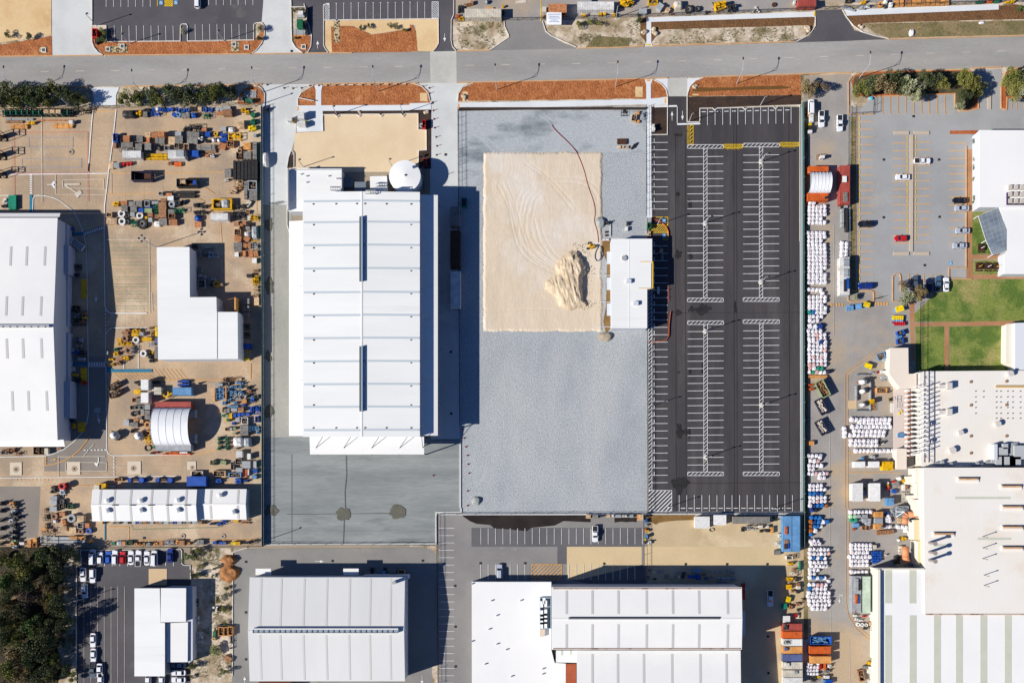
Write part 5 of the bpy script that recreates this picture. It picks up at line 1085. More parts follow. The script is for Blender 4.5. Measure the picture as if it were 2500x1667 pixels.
# ---------------------------------------------------------------- vehicles
M_glass = mat('car_glass', (30,34,42), rough=.15, spec=.6); M_tyre = mat('tyre', (36,36,38)); M_hl = mat('headlamp', (226,230,235), rough=.2); M_tl = mat('tail_lamp', (150,30,28)); M_bed = mat('tray_dark', (44,44,48))
PC = {'white':(246,247,250),'silver':(186,192,206),'black':(34,36,44),'navy':(28,40,74),'blue':(36,96,196),'darkblue':(22,54,140),'red':(206,34,40),'steel':(78,104,132),'greyblue':(120,134,158),'slate':(86,98,112)}
VM = {}
def rrect(x0, x1, w, fr, rr, n=5):
    pts = []
    for cx_, sx, k in ((x1,1,fr),(x0,-1,rr)):
        for i in range(n+1):
            t_ = i/n; y = (w/2)*(1-2*t_)*(1 if sx == 1 else -1)*-1
            bulge = k*(1-abs(1-2*t_)**2.6)
            pts.append((cx_-sx*k+sx*bulge, y))
    return pts
def loft(b, rings):
    n = len(rings[0][0]); v = []
    for pts, z in rings: v += [(x,y,z if not callable(z) else z(x)) for x, y in pts]
    f = [(k*n+i, k*n+(i+1)%n, (k+1)*n+(i+1)%n, (k+1)*n+i) for k in range(len(rings)-1) for i in range(n)]
    f += [tuple(range(n-1,-1,-1)), tuple(range((len(rings)-1)*n, len(rings)*n))]; return b.add(v, f)
def car_mesh(kind, colr):
    if (kind, colr) in VM: return VM[kind, colr]
    pm = mat('car_paint_'+colr, PC[colr], rough=.28, spec=.5); L = {'sedan':4.7,'hatch':4.2,'suv':4.8,'wagon':4.8,'ute':5.3,'van':5.1}[kind]; W = {'van':1.9,'ute':1.88,'suv':1.88}.get(kind,1.8); h = L/2
    Hh = {'sedan':1.45,'hatch':1.5,'suv':1.75,'wagon':1.55,'ute':1.75,'van':2.1}[kind]; bz = .95 if kind in ('sedan','hatch','wagon') else 1.08
    fr, rr = .28, .2
    sc = lambda pts, k, kk=None: [(x*k, y*(kk or k)) for x, y in pts]
    o = rrect(-h, h, W, fr, rr); b = B()
    loft(b, [(sc(o,.97,.94),.22),(sc(o,1),.5),(sc(o,.995,.98),bz-.15),(sc(o,.96,.90),bz)])
    cab = {'sedan':(-1.75,.95,-1.15,.25),'hatch':(-2.0,.95,-1.6,.2),'suv':(-2.25,1.05,-2.0,.4),'wagon':(-2.25,1.0,-1.9,.25),'ute':(-.75,1.15,-.55,.45),'van':(-2.4,1.75,-2.3,1.1)}[kind]
    g0, g1, r0, r1 = cab; wb, wr = W*.86, W*.70
    base = [(g1,wb/2*.9),(g0,wb/2*.92),(g0,-wb/2*.92),(g1,-wb/2*.9)]; roof = [(r1,wr/2),(r0,wr/2),(r0,-wr/2),(r1,-wr/2)]
    loft(b, [(base,bz-.02),(roof,Hh-.05)]); loft(b, [(sc(roof,1.0),Hh-.05),([(r1-.1,wr/2-.1),(r0+.1,wr/2-.1),(r0+.1,-wr/2+.1),(r1-.1,-wr/2+.1)],Hh)])
    ps = [('body', b.mesh('body', pm))]
    def gl(name, a, c, d, e, off=.02, k=.86):
        A, C_, D, E_ = map(Vector, (a,c,d,e)); m_ = (A+C_+D+E_)/4; nn = (C_-A).cross(E_-A).normalized(); q_ = [m_+(p-m_)*k for p in (A,C_,D,E_)]
        cen = Vector((m_.x*.2,0,.9))
        if nn.dot(m_-cen) < 0: nn = -nn
        vv = [p+nn*off for p in q_]; return (name, B().add(vv, [(0,1,2,3)]).mesh(name, M_glass))
    b0 = [Vector((x,y,bz)) for x, y in base]; t0_ = [Vector((x,y,Hh-.05)) for x, y in roof]
    ps += [gl('windscreen', b0[0], b0[3], t0_[3], t0_[0], k=.92), gl('side_window', b0[1], b0[0], t0_[0], t0_[1]), gl('side_window', b0[3], b0[2], t0_[2], t0_[3])]
    ps.append(gl('rear_window', b0[2], b0[1], t0_[1], t0_[2], k=.85))
    if kind == 'ute':
        t_ = B().box(-2.55,-.78,bz+.005,-.85,.78,bz+.03); ps.append(('tray', t_.mesh('tray', M_bed)))
        t_ = B().curb([(-2.58,-.82),(-.82,-.82),(-.82,.82),(-2.58,.82)],.1,bz-.05,.22,True); ps.append(('tray_rail', t_.mesh('tray_rail', pm)))
    wh = B().tube((0,-.11,0),(0,.11,0),.34,12).mesh('wheel', M_tyre)
    for x in (h-.95, -h+.95):
        for s_ in (1,-1): ps.append(('wheel', wh, (x, s_*(W/2-.12), .34)))
    for s_ in (1,-1):
        ps.append(('headlight', B().box(h-.42,s_*W*.36-.2,.62,h-.12,s_*W*.36+.2,bz-.1).mesh('headlight', M_hl)))
        ps.append(('tail_light', B().box(-h+.02,s_*W*.38-.14,.7,-h+.2,s_*W*.38+.14,bz-.06).mesh('tail_light', M_tl)))
        ps.append(('wing_mirror', B().box(g1-.35,s_*(W/2+.02)-.1,bz-.02,g1-.15,s_*(W/2+.02)+.1,bz+.14).mesh('wing_mirror', pm)))
    VM[kind, colr] = ps; return ps
def car(kind, colr, px, py, ang, label, group):
    x, y = P(px, py, 1.0); r = thing('parked_car' if kind not in ('ute','van') else {'ute':'pickup_truck','van':'van'}[kind], label, {'ute':'pickup truck','van':'van'}.get(kind,'car'), (x, y, ZG), group); r.rotation_euler = (0,0,R(ang))
    for p in car_mesh(kind, colr): link(p[0], p[1], r, p[2] if len(p) > 2 else None)
g1, g2, g3 = 'cars in the far right car park', 'cars in the bottom left car park', 'utility trucks around the yards'
for a in [('ute','white',2005.8,291,-90,'white pickup with dark tray, left of two beside the green fence, top right',g3),('ute','white',2050.5,301,-90,'white pickup with white tray, right of two in the upper right yard',g3),
 ('ute','white',2251.7,393,0,'white pickup parked east of the long kerb island in the far right car park',g1),('sedan','white',2204.5,432,180,'white sedan west of the long kerb island in the far right car park',g1),('hatch','red',2200,581.6,180,'bright red car beside the long kerb island',g1),
 ('suv','black',2113.5,546.8,180,'black car alone in the western bays of the far right car park',g1),('suv','darkblue',2113.5,698,180,'dark blue car at the bottom of the western bays',g1),('sedan','black',2344,489,180,'black car, topmost of the four by the brick path',g1),
 ('sedan','silver',2349,508,180,'silver car directly below the black one by the brick path',g1),('sedan','silver',2351,563,180,'silver car, third from top by the brick path',g1),('sedan','silver',2344,599.5,180,'silver car, lowest of the four by the brick path',g1),
 ('suv','slate',2234,691,90,'slate blue car partly under the tree at the lower car park edge',g1),('suv','navy',2269,697,90,'near-black car in tree shade, second from left of the lawn row',g1),('ute','steel',2290.5,694,90,'steel blue pickup beside the white car above the lawn',g1),('sedan','white',2310.6,694.6,90,'white car at the right end of the row above the lawn',g1),
 ('van','white',226,1359.8,90,'white van, leftmost of the car row under the yard fence',g2),('hatch','white',243.7,1361.7,90,'white hatchback next to the leftmost van',g2),('hatch','blue',264,1360.6,90,'bright blue car, third in the row under the yard fence',g2),('suv','white',280.5,1360.6,90,'white car between the blue and the red car',g2),
 ('hatch','red',298.7,1361,90,'red car in the row under the yard fence',g2),('sedan','white',319,1361,90,'white sedan just right of the red car',g2),('ute','white',337.7,1362.5,88,'white pickup parked slightly crooked, second right of the red car',g2),('sedan','white',358,1362,90,'white sedan between the crooked pickup and the long white van',g2),
 ('van','white',376.6,1362.5,90,'long white van at the right end of the packed car row',g2),('sedan','darkblue',414.4,1356,90,'dark blue car standing apart at the right of the row',g2),('sedan','white',202,1402,-88,'white sedan by the kerb below the packed row, left of two',g2),('suv','white',226,1404.7,-90,'white car below the packed row, right of two',g2),
 ('wagon','white',206,1442,-88,'white wagon alone above the tree shadow',g2),('sedan','white',226.5,1562,-90,'white sedan in the lane bays below the tree shadow, upper of two',g2),('sedan','white',227.4,1599.4,-90,'white sedan in the lane bays below the tree shadow, lower of two',g2),
 ('ute','slate',226.8,1634.8,-90,'grey-blue pickup at the bottom of the lane bays',g2),('sedan','white',242.3,1636,-90,'white car beside the grey-blue pickup',g2),('sedan','white',245,1660.7,-90,'white car cut by the bottom edge in the lane bays',g2),
 ('sedan','greyblue',435,1622.6,180,'grey car half hidden under the office roof edge, bottom left',g2),('sedan','white',435.7,1641.6,180,'white car beside the office, upper of two lying sideways',g2),('sedan','white',435.7,1659,180,'white car beside the office, lower of two lying sideways',g2),('sedan','white',361,1662,-90,'white car below the office, left of two at the bottom edge',g2),('sedan','white',394,1662,-90,'white car below the office, right of two at the bottom edge',g2),
 ('ute','white',1453,1303,-90,'white pickup in the top bay row of the bottom centre car park',g3),('suv','silver',1219,1394.4,90,'silver car in the lower bays of the bottom centre car park',g3),('ute','white',1880.4,1460,-90,'white pickup standing in the big warehouse shadow',g3),
 ('suv','white',482,3,90,'white car cut by the top edge of the photo','cars in the north car park'),('van','white',1980.5,262,90,'white service van near the green fence, top right',g3)]: car(*a)
# ---------------------------------------------------------------- trees and shrubs
def leafmat(n, c, c2): return mat(n, c, c2, sc=.7, rough=.7, rnd=.18, lo=.35, hi=.65, det=3)
LEAF = {'o':leafmat('leaf_olive',(146,148,75),(107,112,53)),'d':leafmat('leaf_dark',(106,112,74),(78,88,56)),'y':leafmat('leaf_yellow',(156,152,78),(122,122,62)),'g':leafmat('leaf_green',(112,134,74),(84,108,56)),'s':leafmat('leaf_sage',(183,183,143),(141,146,112)),'b':leafmat('leaf_brown',(161,141,97),(124,109,75)),'t':leafmat('leaf_twig',(151,131,112),(117,102,85)),'p':leafmat('leaf_palm',(170,175,117),(112,122,73))}
M_bark = mat('bark', (150,130,108), (112,94,76), sc=2)
TM = {}
def crown(kc, var):
    if (kc, var) in TM: return TM[kc, var]
    rnd = random.Random(hash((ord(kc), var)) & 0xffff); v = []; f = []; blobs = []
    for i in range(9 if var < 4 else 5):
        a = rnd.uniform(0, 6.28); r = rnd.uniform(.15, .72) if i else 0; blobs.append((r*math.cos(a), r*math.sin(a), rnd.uniform(.45,.85) if i else .8, rnd.uniform(.26,.42)))
    for (bx, by, bz_, br) in blobs:
        for k in range(250):
            u = rnd.uniform(-1,1); th = rnd.uniform(0,6.28); rr = br*rnd.uniform(.55,1.02)
            q_ = math.sqrt(1-u*u); c = Vector((bx+rr*q_*math.cos(th), by+rr*q_*math.sin(th), bz_+rr*.8*u))
            if c.z < .12: continue
            n_ = Vector((rnd.gauss(0,.6), rnd.gauss(0,.6), rnd.gauss(.5,.5))).normalized(); t1 = n_.orthogonal().normalized(); t2 = n_.cross(t1); s_ = rnd.uniform(.03,.062)
            o = len(v); v += [tuple(c+t1*s_), tuple(c+t2*s_*.7), tuple(c-t1*s_), tuple(c-t2*s_*.7)]; f.append((o,o+1,o+2,o+3))
    b = B().add(v, f); me = b.mesh('crown', LEAF[kc])
    tb = B(); tb.tube((0,0,0),(0,0,.5),.06,7,.035)
    for (bx, by, bz_, br) in blobs[1:6]: tb.tube((0,0,.28),(bx*.8,by*.8,bz_),.025,5,.01)
    TM[kc, var] = (me, tb.mesh('trunk', M_bark)); return TM[kc, var]
def tree(kc, px, py, r, h, label, grp, name='tree', var=None):
    h_ = h; x, y = P(px, py, h*.65); t = thing(name, label, 'tree' if name != 'shrub' else 'shrub', (x, y, 0), grp); var = random.randrange(4) if var is None else var
    c, tr = crown(kc, var); rm = r/S*(1.3 if name == 'tree' else 1.12); t.rotation_euler = (0,0,random.uniform(0,6.28)); t.scale = (rm, rm*random.uniform(.9,1.1), h_)
    link('trunk', tr, t); link('crown', c, t)
def ranked(items, fmt, fn):
    """items sorted by x get ordinals per colour word"""
    cnt = {}
    for it in items: cnt[it[0]] = cnt.get(it[0], 0)+1
    seen = {}
    for it in sorted(items, key=lambda t: t[1]):
        k = it[0]; seen[k] = seen.get(k, 0)+1
        w_ = CW[k]
        lb = fmt % w_ + ('' if cnt[k] == 1 else f", {ordn[seen[k]-1]} from the left" if seen[k] <= 20 else f", rightmost group")
        fn(it, lb)
CW = {'o':'olive','d':'dark','y':'yellow-green','g':'bright green','s':'grey-green','b':'brownish','t':'twiggy grey','p':'spiky'}
HT = [('d',40,840,100),('d',40,930,60),('d',200,850,80),('d',300,880,90),('d',380,860,80),('y',480,790,65),('o',430,900,60),('d',560,880,80),('d',660,920,70),('o',130,930,50),('g',290,930,50),('o',750,930,40),('d',700,880,40),
 ('o',1135,890,60),('o',1250,860,75),('d',1370,870,85),('o',1440,900,60),('g',1540,830,40),('d',1600,870,80),('d',1700,870,90),('o',1800,880,70)]
for nm, rg in (('hedge west of the left yard entrance',HT[:13]),('hedge east of the left yard entrance',HT[13:]+[('d',1887,880,70),('o',1962,870,75),('g',2017,810,45),('d',2067,860,80)])):
    ranked([(k,)+q('A0',x,y)+(r*.2678,) for k,x,y,r in rg], '%s tree in the '+nm, lambda it, lb: tree(it[0], it[1], it[2], it[3], random.uniform(4,6.5), lb, 'roadside hedge trees'))
RT_ = [('o',390,800,90),('d',480,790,80),('b',590,790,80),('d',720,760,90),('d',650,720,60),('s',840,770,90),('s',930,800,75),('s',890,870,50),('d',1020,720,70),('d',960,700,50),('y',1120,760,60),('o',1310,690,70),('y',1370,770,80),('y',1440,800,80),('s',1290,955,45),('d',1310,890,60),('o',1340,860,50),('o',1760,710,80),('y',1780,820,80),('d',1840,730,90),('s',1850,850,60)]
ranked([(k,)+q('A4',x,y)+(r*.2678,) for k,x,y,r in RT_], '%s tree in the planted bed above the far right car park', lambda it, lb: tree(it[0], it[1], it[2], it[3], random.uniform(4.5,7), lb, 'trees around the far right car park'))
for k, v, x, y, r, h, lb in (('b','A3',1760,800,85,4.5,'brownish tree at the end of the orange mulch beside the green fence'),('t','A4',30,790,50,4,'dark twiggy tree in the upper right yard above the pickups'),('s','B4',820,1200,90,5,'grey-green tree left of the lawn under the parked cars'),('b','B4',915,1190,75,5.5,'brownish tree overlapping the near-black car above the lawn'),('d','D0',598,1008,68,9,'tall dark tree at the bushland edge whose shadow falls on the car park'),('t','B4',770,1100,40,4,'thin twiggy tree casting a lacy shadow beside the slate car')):
    p = q(v,x,y); tree(k, p[0], p[1], r*.2678, h, lb, 'single trees')
BT = [('o',150,230,110),('y',310,320,120),('g',480,120,100),('d',640,300,100),('d',600,150,120),('g',50,430,110),('d',280,440,90),('t',290,580,100),('t',440,580,80),('b',560,470,80),('o',600,600,70),('b',520,660,60),('d',120,560,80),('d',40,650,80),('b',90,720,60),('d',250,750,90),('y',120,930,90),('g',370,920,110),('d',480,880,90),('d',560,950,100),('d',620,830,80),('d',40,1050,90),('o',180,1070,90),('d',420,1180,130),('o',600,1050,60),('b',150,1250,110),('d',330,1280,90),('o',600,1280,70),('o',90,1400,110),('b',330,1420,90),('d',480,1400,100),('d',650,1350,70),('b',200,1500,100),('d',420,1520,110),('o',560,1500,70),('d',760,1420,60),('o',830,1480,60),('d',780,120,90),('b',700,500,50),('d',650,740,80),('d',640,650,110),('o',20,180,70),('o',700,380,60),('d',530,1100,90),('d',250,1180,80),('d',10,850,90),('d',700,950,60),('d',560,380,60),('d',400,300,60)]
zone = lambda y: 'upper' if y < 500 else 'middle' if y < 1000 else 'lower'
for z_ in ('upper','middle','lower'):
    ranked([(k,)+q('o',x,y)+(r*.2148,) for k,x,y,r in BT if zone(y) == z_], '%s tree in the '+z_+' part of the bottom left bushland', lambda it, lb: tree(it[0], it[1], it[2], it[3], random.uniform(5,8.5) if it[3] > 18 else random.uniform(3,5), lb, 'bushland trees'))
sh = [('d','A0',65,320,40,'dark spiky bush on the bare sand, left of two'),('d','A0',275,330,45,'dark bush on the bare sand, right of two'),('o','A0',930,280,45,'olive shrub in the corner bed beside the red sign'),('g','A0',935,365,45,'low green shrub below the red sign'),('s','A0',1678,280,35,'grey-green shrub in the small kerb island of the north car park'),('s','A1',500,270,45,'sage shrub in the rounded east island of the north car park'),('d','A1',490,345,35,'dark green shrub below the sage one in the rounded island'),('d','A1',815,100,30,'dark shrub left of the white kiosk lid'),('d','A1',900,98,30,'dark shrub right of the white kiosk lid'),('y','A1',820,350,25,'yellow-green shrub below the green kiosk'),
 ('o','A1',1420,250,28,'small palm-like shrub at the mulch edge, first of five'),('o','A1',1492,237,30,'small palm-like shrub at the mulch edge, second of five'),('d','A1',1690,240,28,'dark shrub at the mulch edge, third of five'),('o','A1',1740,240,28,'small palm-like shrub at the mulch edge, fourth of five'),('o','A1',1818,270,30,'small palm-like shrub at the mulch edge, last of five'),
 ('y','A2',1315,217,34,'round clipped bush below the white sign board'),('y','A2',1535,222,50,'largest round clipped bush north of the road'),('o','A2',1645,212,42,'grey-olive round bush between two bright clipped ones'),('y','A2',1730,212,36,'round clipped bush, right one of the row north of the road'),('d','A3',235,190,40,'dark shrub left of the white footpath, top'),('g','A4',1835,70,40,'round green bush at the top right corner'),
 ('d','A4',1415,1280,32,'hedge shrub along the white building wall, upper'),('o','A4',1415,1460,32,'hedge shrub along the white building wall, second'),('d','B4',1412,40,30,'hedge shrub along the white building wall, third'),('o','B4',1412,130,30,'hedge shrub along the white building wall, fourth'),('g','B4',1418,330,36,'bright hedge shrub beside the silver cars'),
 ('g','D0',1680,440,60,'green shrub in the corner bed right of the dark blue car'),('d','D0',1745,600,45,'dark shrub beside the grey wing of the bottom left office'),('y','D0',1715,1430,30,'yellow-green shrub below the office, upper'),('y','D0',1712,1510,30,'yellow-green shrub below the office, lower'),
 ('d','p',60,340,60,'dark shrub at the west edge of the scrubby verge'),('p','p',290,1160,120,'large spiky palm on the scrubby verge'),('g','p',400,1440,60,'round bright green bush at the foot of the scrubby verge'),('d','p',60,1390,60,'dark shrub near the verge bottom left'),('g','p',420,890,40,'green shrub above the timber bins on the verge'),('o','p',330,620,50,'olive scrub in the middle of the verge'),('s','p',420,560,60,'dry grey scrub right of the office shadow'),('o','p',400,730,45,'olive scrub below the dry grey one'),('o','p',300,960,30,'small scrub left of the timber bins'),('d','p',440,500,40,'dark scrub below the earth heaps'),('o','p',120,230,40,'olive weed on the sandy verge top, left'),('o','p',300,270,35,'olive weed on the sandy verge top, middle'),('o','p',350,235,30,'olive weed on the sandy verge top, right'),('o','p',120,60,60,'olive scrub in the top left of the verge'),('o','p',270,350,30,'olive weed left of the lower earth heap'),
 ('s','B4',330,1205,50,'grey scrub in the kerbed island at the lower car park corner'),('o','D0',690,430,35,'grey shrub left of the packed car row')]
for k, v, x, y, r, lb in sh:
    p = q(v,x,y); tree(k, p[0], p[1], r*VW[v][2], max(.9, min(2.6, r*VW[v][2]*.2)), lb, None, 'shrub', 4+random.randrange(3))
# tufts: uncountable dry grass on the verges
def tufts(name, label, polys, n, sz, m, seed):
    rnd = random.Random(seed); b = B()
    for poly, k in zip(polys, n):
        xs = [p[0] for p in poly]; ys = [p[1] for p in poly]
        for i in range(k):
            for _ in range(8):
                px_, py_ = rnd.uniform(min(xs),max(xs)), rnd.uniform(min(ys),max(ys)); ins = False
                for (ax,ay),(bx,by) in zip(poly, poly[1:]+poly[:1]):
                    if (ay > py_) != (by > py_) and px_ < (bx-ax)*(py_-ay)/(by-ay)+ax: ins = not ins
                if ins and mn.noise(Vector((px_*.03, py_*.03, seed))) > -.12: break
            else: continue
            x, y = P(px_, py_); s_ = rnd.uniform(.5,1)*sz
            for j in range(5):
                a = rnd.uniform(0,6.28); c, n_ = math.cos(a), math.sin(a); z = ZG
                b.add([(x+c*s_*.2-n_*s_*.15,y+n_*s_*.2+c*s_*.15,z),(x+c*s_*.2+n_*s_*.15,y+n_*s_*.2-c*s_*.15,z),(x+c*s_,y+n_*s_,z+s_*rnd.uniform(.3,.9))],[(0,1,2)])
    o = link(name, b.mesh(name, m)); o['kind'] = 'stuff'; o['label'] = label; o['category'] = 'ground cover'
tufts('dry_grass', 'sparse dry weeds and tufts on the sandy verges', [qs('p',20,30,520,30,400,350,100,360), qs('p',310,360,500,360,500,1000,240,1000), qs('p',60,1300,500,1200,500,1500,60,1500), qs('A2',430,200,860,200,880,330,740,450,450,450), qs('A3',0,190,235,190,240,400,0,420), qs('A3',340,280,1700,250,1650,380,360,410), qs('A4',420,220,1860,190,1860,310,650,345), [(128,1340),(185,1345),(186,1650),(150,1650)], qs('A2',1520,300,1860,330,1860,430,1560,430), [(1963,262),(1971,262),(1971,1560),(1963,1560)], [(2074,300),(2088,300),(2088,700),(2074,700)]], [500,350,250,350,150,500,500,450,200,700,250], .45, mat('dry_weed',(140,134,86),(104,100,62),sc=.5), 3)
tufts('low_scrub', 'low brown undergrowth between the bushland trees', [[(0,1342),(150,1342),(165,1667),(0,1667)]], [1800], .8, mat('undergrowth',(104,90,58),(72,68,42),sc=.5), 5)
# ---------------------------------------------------------------- yard goods
CC = {'g':(150,146,140),'b':(176,128,92),'o':(206,138,92),'t':(222,188,148),'w':(238,236,232),'B':(34,92,190),'L':(112,164,212),'G':(40,120,84),'P':(160,178,130),'y':(244,188,20),'Y':(250,214,20),'r':(206,34,34),'k':(62,60,60),'s':(178,182,186),'O':(226,104,40),'a':(236,168,96),'D':(92,62,44),'v':(100,112,160),'m':(196,214,196),'T':(26,150,120),'c':(226,216,198),'R':(182,84,74),'n':(58,54,84)}
CN = {'g':'grey weathered','b':'brown','o':'orange-brown','t':'tan','w':'white','B':'blue','L':'light blue','G':'green','P':'pale green','y':'yellow','Y':'bright yellow','r':'red','k':'dark','s':'silver grey','O':'orange','a':'light orange','D':'dark brown','v':'violet-blue','m':'mint green','T':'teal','c':'cream','R':'dull red','n':'purplish navy'}
def gm(c): return mat('goods_'+CN[c].replace(' ','_').replace('-','_'), CC[c], tuple(int(v*(.94 if c in 'wsc' else .82)) for v in CC[c]), sc=1.3, rough=.7 if c in 'gbotac' else .5, rnd=.14, lo=.45, hi=.6, det=3)
M_in = mat('dark_interior', (52,44,40)); M_junk = mat('mixed_contents', (170,140,110), (84,78,74), sc=1.8, lo=.46, hi=.54)
KIND = {}
def kd(k, c):
    "parts (name, mesh) of a unit-size item: footprint 1 x 1 centred on the origin, height 1"
    if (k, c) in KIND: return KIND[k, c]
    m = gm(c); r = random.Random(ord(k[0])*7+len(k)); ps = []
    if k == 'crate':
        b = B().box(-.47,-.47,0,.47,.47,.9); ps.append(('body', b, m)); b = B()
        for i in range(5): b.box(-.5,-.5+i*.2+.01,.9,.5,-.5+i*.2+.18,1)
        ps.append(('lid', b, m))
    elif k == 'stack':
        b = B()
        for j in range(5):
            for i in range(6): b.box(-.5,-.5+i*.17,j*.2+.13,.5,-.5+i*.17+.13,j*.2+.18)
        ps.append(('deck_board', b, m)); b = B()
        for j in range(5):
            for x in (-.46,-.05,.36): b.box(x,-.5,j*.2,x+.1,.5,j*.2+.13)
        ps.append(('bearer', b, M_in))
    elif k == 'bin':
        ps.append(('wall', B().curb([(-.46,-.46),(.46,-.46),(.46,.46),(-.46,.46)],.08,0,1,True), m)); b = B()
        for i in range(9): b.obox(r.uniform(-.28,.28),r.uniform(-.28,.28),.05,r.uniform(.1,.3),r.uniform(.1,.3),r.uniform(.3,.75),r.uniform(0,3))
        ps.append(('contents', b, M_junk)); ps.append(('floor', B().box(-.43,-.43,0,.43,.43,.06), M_in))
    elif k == 'drum':
        ps.append(('shell', B().cyl(0,0,0,.48,.94,16).ring(0,0,.94,.5,.42,.06,16), m)); ps.append(('bung', B().cyl(.2,.12,.94,.08,.04,8), M_in))
    elif k == 'reel':
        ps.append(('flange', B().ring(0,0,0,.5,.28,.25,20).ring(0,0,.72,.5,.28,.28,20), m)); ps.append(('hub', B().ring(0,0,.2,.34,.16,.6,16), gm('g') if c != 'g' else gm('b')))
    elif k == 'frame':
        b = B()
        for z in (.03,.95):
            for s_ in (-.47,0,.47): b.tube((s_,-.48,z),(s_,.48,z),.035,5); b.tube((-.48,s_,z),(.48,s_,z),.035,5)
        for x in (-.47,.47):
            for y in (-.47,.47): b.tube((x,y,0),(x,y,1),.04,5)
        ps.append(('bar', b, m)); b = B()
        for i in range(4): b.obox(r.uniform(-.3,.3),r.uniform(-.3,.3),.08,.3,.2,r.uniform(.3,.7),r.uniform(0,3))
        ps.append(('load', b, m))
    elif k == 'beam':
        b = B()
        for i in range(5):
            for j in range(3): o_ = r.uniform(-.03,.03); b.box(-.48+o_,-.5+i*.2+.015,j*.33,.48+o_,-.5+i*.2+.185,j*.33+.31)
        ps.append(('board', b, m)); ps.append(('strap', B().box(-.3,-.51,-.0,-.28,.51,1.01), M_in)); ps.append(('strap', B().box(.28,-.51,0,.3,.51,1.01), M_in))
    elif k == 'tarp': ps.append(('cover', B().lump(0,0,0,.5,.5,1,r.random()*9,.1,20,8,5), m)); ps.append(('skid', B().box(-.45,-.4,0,.45,.4,.08), M_in))
    elif k == 'tank':
        ps.append(('vessel', B().cyl(0,0,.12,.46,.6,18).cyl(0,0,.72,.46,.16,18,r2=.2), m)); ps.append(('collar', B().cyl(0,0,.86,.19,.14,12), m)); b = B()
        for i in range(4): a = i*1.57+.5; b.tube((.4*math.cos(a),.4*math.sin(a),.1),(.56*math.cos(a),.56*math.sin(a),.6),.05,5)
        ps.append(('lug', b, gm('k')))
    elif k == 'hose': b = B(); b.ring(0,0,0,.5,.45,.5,24); b.ring(.03,.02,.5,.48,.43,.4,24); ps.append(('coil', b, m))
    elif k == 'skip':
        b = B(); v = [(-.4,-.44,0),(.4,-.44,0),(.4,.44,0),(-.4,.44,0),(-.5,-.5,1),(.5,-.5,1),(.5,.5,1),(-.5,.5,1)]; w_ = [(-.37,-.40,.08),(.37,-.40,.08),(.37,.40,.08),(-.37,.40,.08),(-.46,-.44,1),(.46,-.44,1),(.46,.44,1),(-.46,.44,1)]
        b.add(v+w_, [(3,2,1,0),(8,9,10,11)]+[(i,(i+1)%4,4+(i+1)%4,4+i) for i in range(4)]+[(8+(i+1)%4,8+i,12+i,12+(i+1)%4) for i in range(4)]+[(4+i,4+(i+1)%4,12+(i+1)%4,12+i) for i in range(4)]); ps.append(('shell', b, m))
        b = B()
        for i in range(60): b.obox(r.uniform(-.36,.36),r.uniform(-.34,.34),.08,r.uniform(.05,.14),r.uniform(.06,.16),r.uniform(.45,.82),r.uniform(0,3))
        ps.append(('contents', b, {'B':gm('L'),'n':gm('c'),'P':gm('b')}.get(c, M_junk)))
    elif k[:6] == 'engine':
        rr = random.Random(int(k[6:] or 0)+5)
        b = B(); b.obox(rr.uniform(-.1,.1),0,.05,.7,rr.uniform(.4,.7),.55,rr.uniform(-.2,.2)); b.obox(.25,.2,.0,.3,.3,.9,.3); ps.append(('body', b, m))
        b = B(); b.cyl(-.2,-.1,.55,.17,.35,12); b.tube((-.48,.3,.4),(.45,.32,.45),.08,8); b.tube((.1,-.48,.3),(.15,.1,.8),.06,7); ps.append(('cylinder', b, m))
        b = B()
        for i in range(3): x, y = rr.uniform(-.4,.4), rr.uniform(-.4,.4); b.tube((x,y,.2),(x+rr.uniform(-.3,.3),y+rr.uniform(-.2,.2),.95),.035,5)
        b.box(-.5,-.45,0,.5,-.38,.12).box(-.5,.38,0,.5,.45,.12); ps.append(('fitting', b, gm('k') if c != 'k' else gm('g')))
    elif k == 'cab':
        ps.append(('wall', B().box(-.47,-.47,0,.47,.47,.92), m)); ps.append(('roof', B().box(-.5,-.5,.92,.5,.5,1), m)); ps.append(('door', B().box(-.12,-.485,.05,.12,-.47,.8), gm('s')))
        b = B()
        for x in (-.4,.22): b.box(x,-.48,.4,x+.2,-.47,.75)
        ps.append(('window', b, M_glass))
    elif k == 'binlid':
        ps.append(('body', B().prism([(-.42,-.45),(.42,-.45),(.42,.45),(-.42,.45)],0,.8), gm('L'))); ps.append(('lid', B().prism([(-.5,-.5),(.5,-.5),(.5,.5),(-.5,.5)],.8,[.86,1,1,.86]), m))
    out = [(n_, b.mesh(n_, mm, k in ('tarp','tank'))) for n_, b, mm in ps]; KIND[k, c] = out; return out
